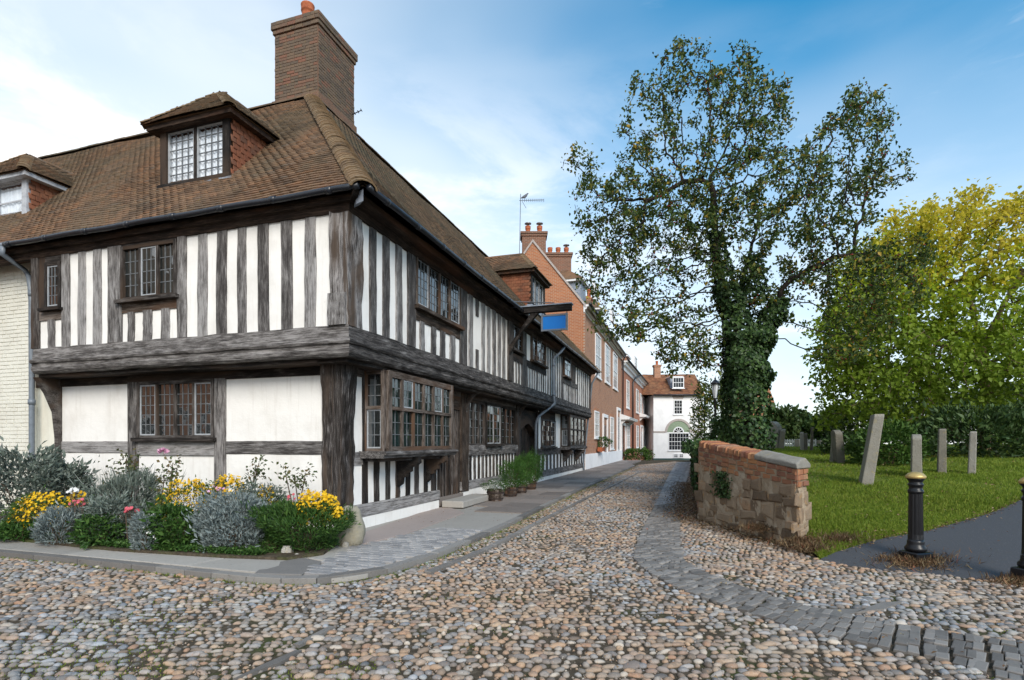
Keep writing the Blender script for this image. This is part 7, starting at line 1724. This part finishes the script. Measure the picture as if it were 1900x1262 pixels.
# the lawn itself
n=190000; yy=6.3+24*rng.random(n)**1.9; xx=3.6+rng.random(n)*(yy*.98-3.2); m_=pip(lawn_poly,xx,yy)&~pip(tar_poly,xx,yy)&(xx>3.7); pn=clump_noise(np.c_[xx,yy,0*xx],1.3,33)+.6*clump_noise(np.c_[xx,yy,0*xx],3.7,34); m_&=(rng.random(len(xx))>np.clip(pn*.9,0,.8)); xx,yy=xx[m_],yy[m_]; P=np.c_[xx,yy,hlawn(xx,yy)-.01]; n=len(P)
hb=clump_noise(P,1.2,15); D=unitv(rng.normal(0,.45,(n,3))+np.array([0,0,1])); L_=rng.uniform(.03,.065,n)*(1+.35*hb)*(1+yy/40); o=leaves('grass',L_GRASS,None,P,D,rdir(n),L_,.007+yy*.0006,None,.1,.2); o['kind']='stuff'
n=3800; yy=7+14*rng.random(n)**1.3; xx=4+rng.random(n)*(yy-3.5); m_=pip(lawn_poly,xx,yy)&~pip(tar_poly,xx,yy); pn=clump_noise(np.c_[xx,yy,0*xx],1.3,33); m_&=(pn>.1)|(rng.random(len(xx))<.12); litter(np.c_[xx[m_],yy[m_],hlawn(xx[m_],yy[m_])+.035],(.03,.06))
# ---------------------------------------------------------------- tubs of heath along the house
def tub(px,py,w,seed,label,tall,flower):
    p=gp(px,py,PZ); k=p[1]/F; r_=w/2*k; o=thing('planter_tub',label,'planter',tuple(p),'half-barrel planters by the house wall'); h=r_*1.35
    n=14
    for i in range(n):
        a=2*math.pi*i/n; vs=[];tw=2*math.pi/n*.47
        for rr_,z in ((r_*.84,0),(r_*.93,h*.4),(r_*1.0,h)):
            for s_,dr in ((-tw,0),(tw,0),(tw,-.02),(-tw,-.02)): vs.append((p[0]+(rr_+dr)*math.cos(a+s_),p[1]+(rr_+dr)*math.sin(a+s_),p[2]+z))
        fs=[(j*4+q,j*4+(q+1)%4,(j+1)*4+(q+1)%4,(j+1)*4+q) for j in range(2) for q in range(4)]+[(0,1,2,3),(8,9,10,11)]
        normals_out(MB().add(vs,fs).build('stave',OAKW,o))
    for z in (.22,.72): MB().lathe((p[0],p[1],p[2]+h*z-.02),[(r_*(.86+.15*z)+.004,0),(r_*(.86+.15*z)+.010,.0),(r_*(.87+.15*z)+.010,.035),(r_*(.87+.15*z)+.004,.035)],20).build('hoop',RUST,o)
    MB().lathe((p[0],p[1],p[2]),[(r_*.8,.02),(r_*.93,h*.9)],14).build('soil',EARTH,o)
    c=p+np.array([0,0,h*.85])
    shrub('','','',c,r_*1.45,r_*1.3,r_*1.15,1500,L_DEEP,(.02,.045),.3,parent=o,seed=seed,twig=False)
    if flower: bloom_on(o,c,r_*1.4,r_*1.3,r_*1.15,170,F_WHITE,.011,.15,.02)
    if tall: 
        shrub('','','',c+np.array([.08,.1,.05]),r_*1.9,r_*1.5,tall*k*.92,6500,L_HEATH,(.03,.065),.16,parent=o,seed=seed+1,up=.15,twig=True,kind='feathery_foliage',rough=.34,inner=.35,scale=4.)
tub(919,929,32,71,'nearest half-barrel planter with white-flowered trailing plant',0,True); tub(947,921,27,72,'second half-barrel planter, holding a feathery green bush and white flowers',52,True); tub(966,915,24,73,'third half-barrel planter, mostly hidden behind the second',62,True); tub(984,908,24,74,'farthest half-barrel planter with bright feathery green bush',58,True)
c=np.array([*RWl.P(2.2,0,1.1)[:2],0]); shrub('bush','round green bush on the pavement beside the red brick house','bush',c,1.3,.9,.95,1200,L_GREEN,(.12,.2),.6,seed=81)
s_=HW.s_(1109); c=HW.P(s_,HW.z_(1109,833),.22); o=thing('window_box','green plant in a box under the first sash window of the brown brick house','window box',tuple(c)); MB().wbox(HW,s_-.7,s_+.7,c[2]-.15,c[2]+.1,.1,.36).build('box',TERRA,o); shrub('','','',c+np.array([0,0,.05]),.55,.3,.65,500,L_DEEP,(.08,.14),.6,parent=o,seed=82,twig=False)
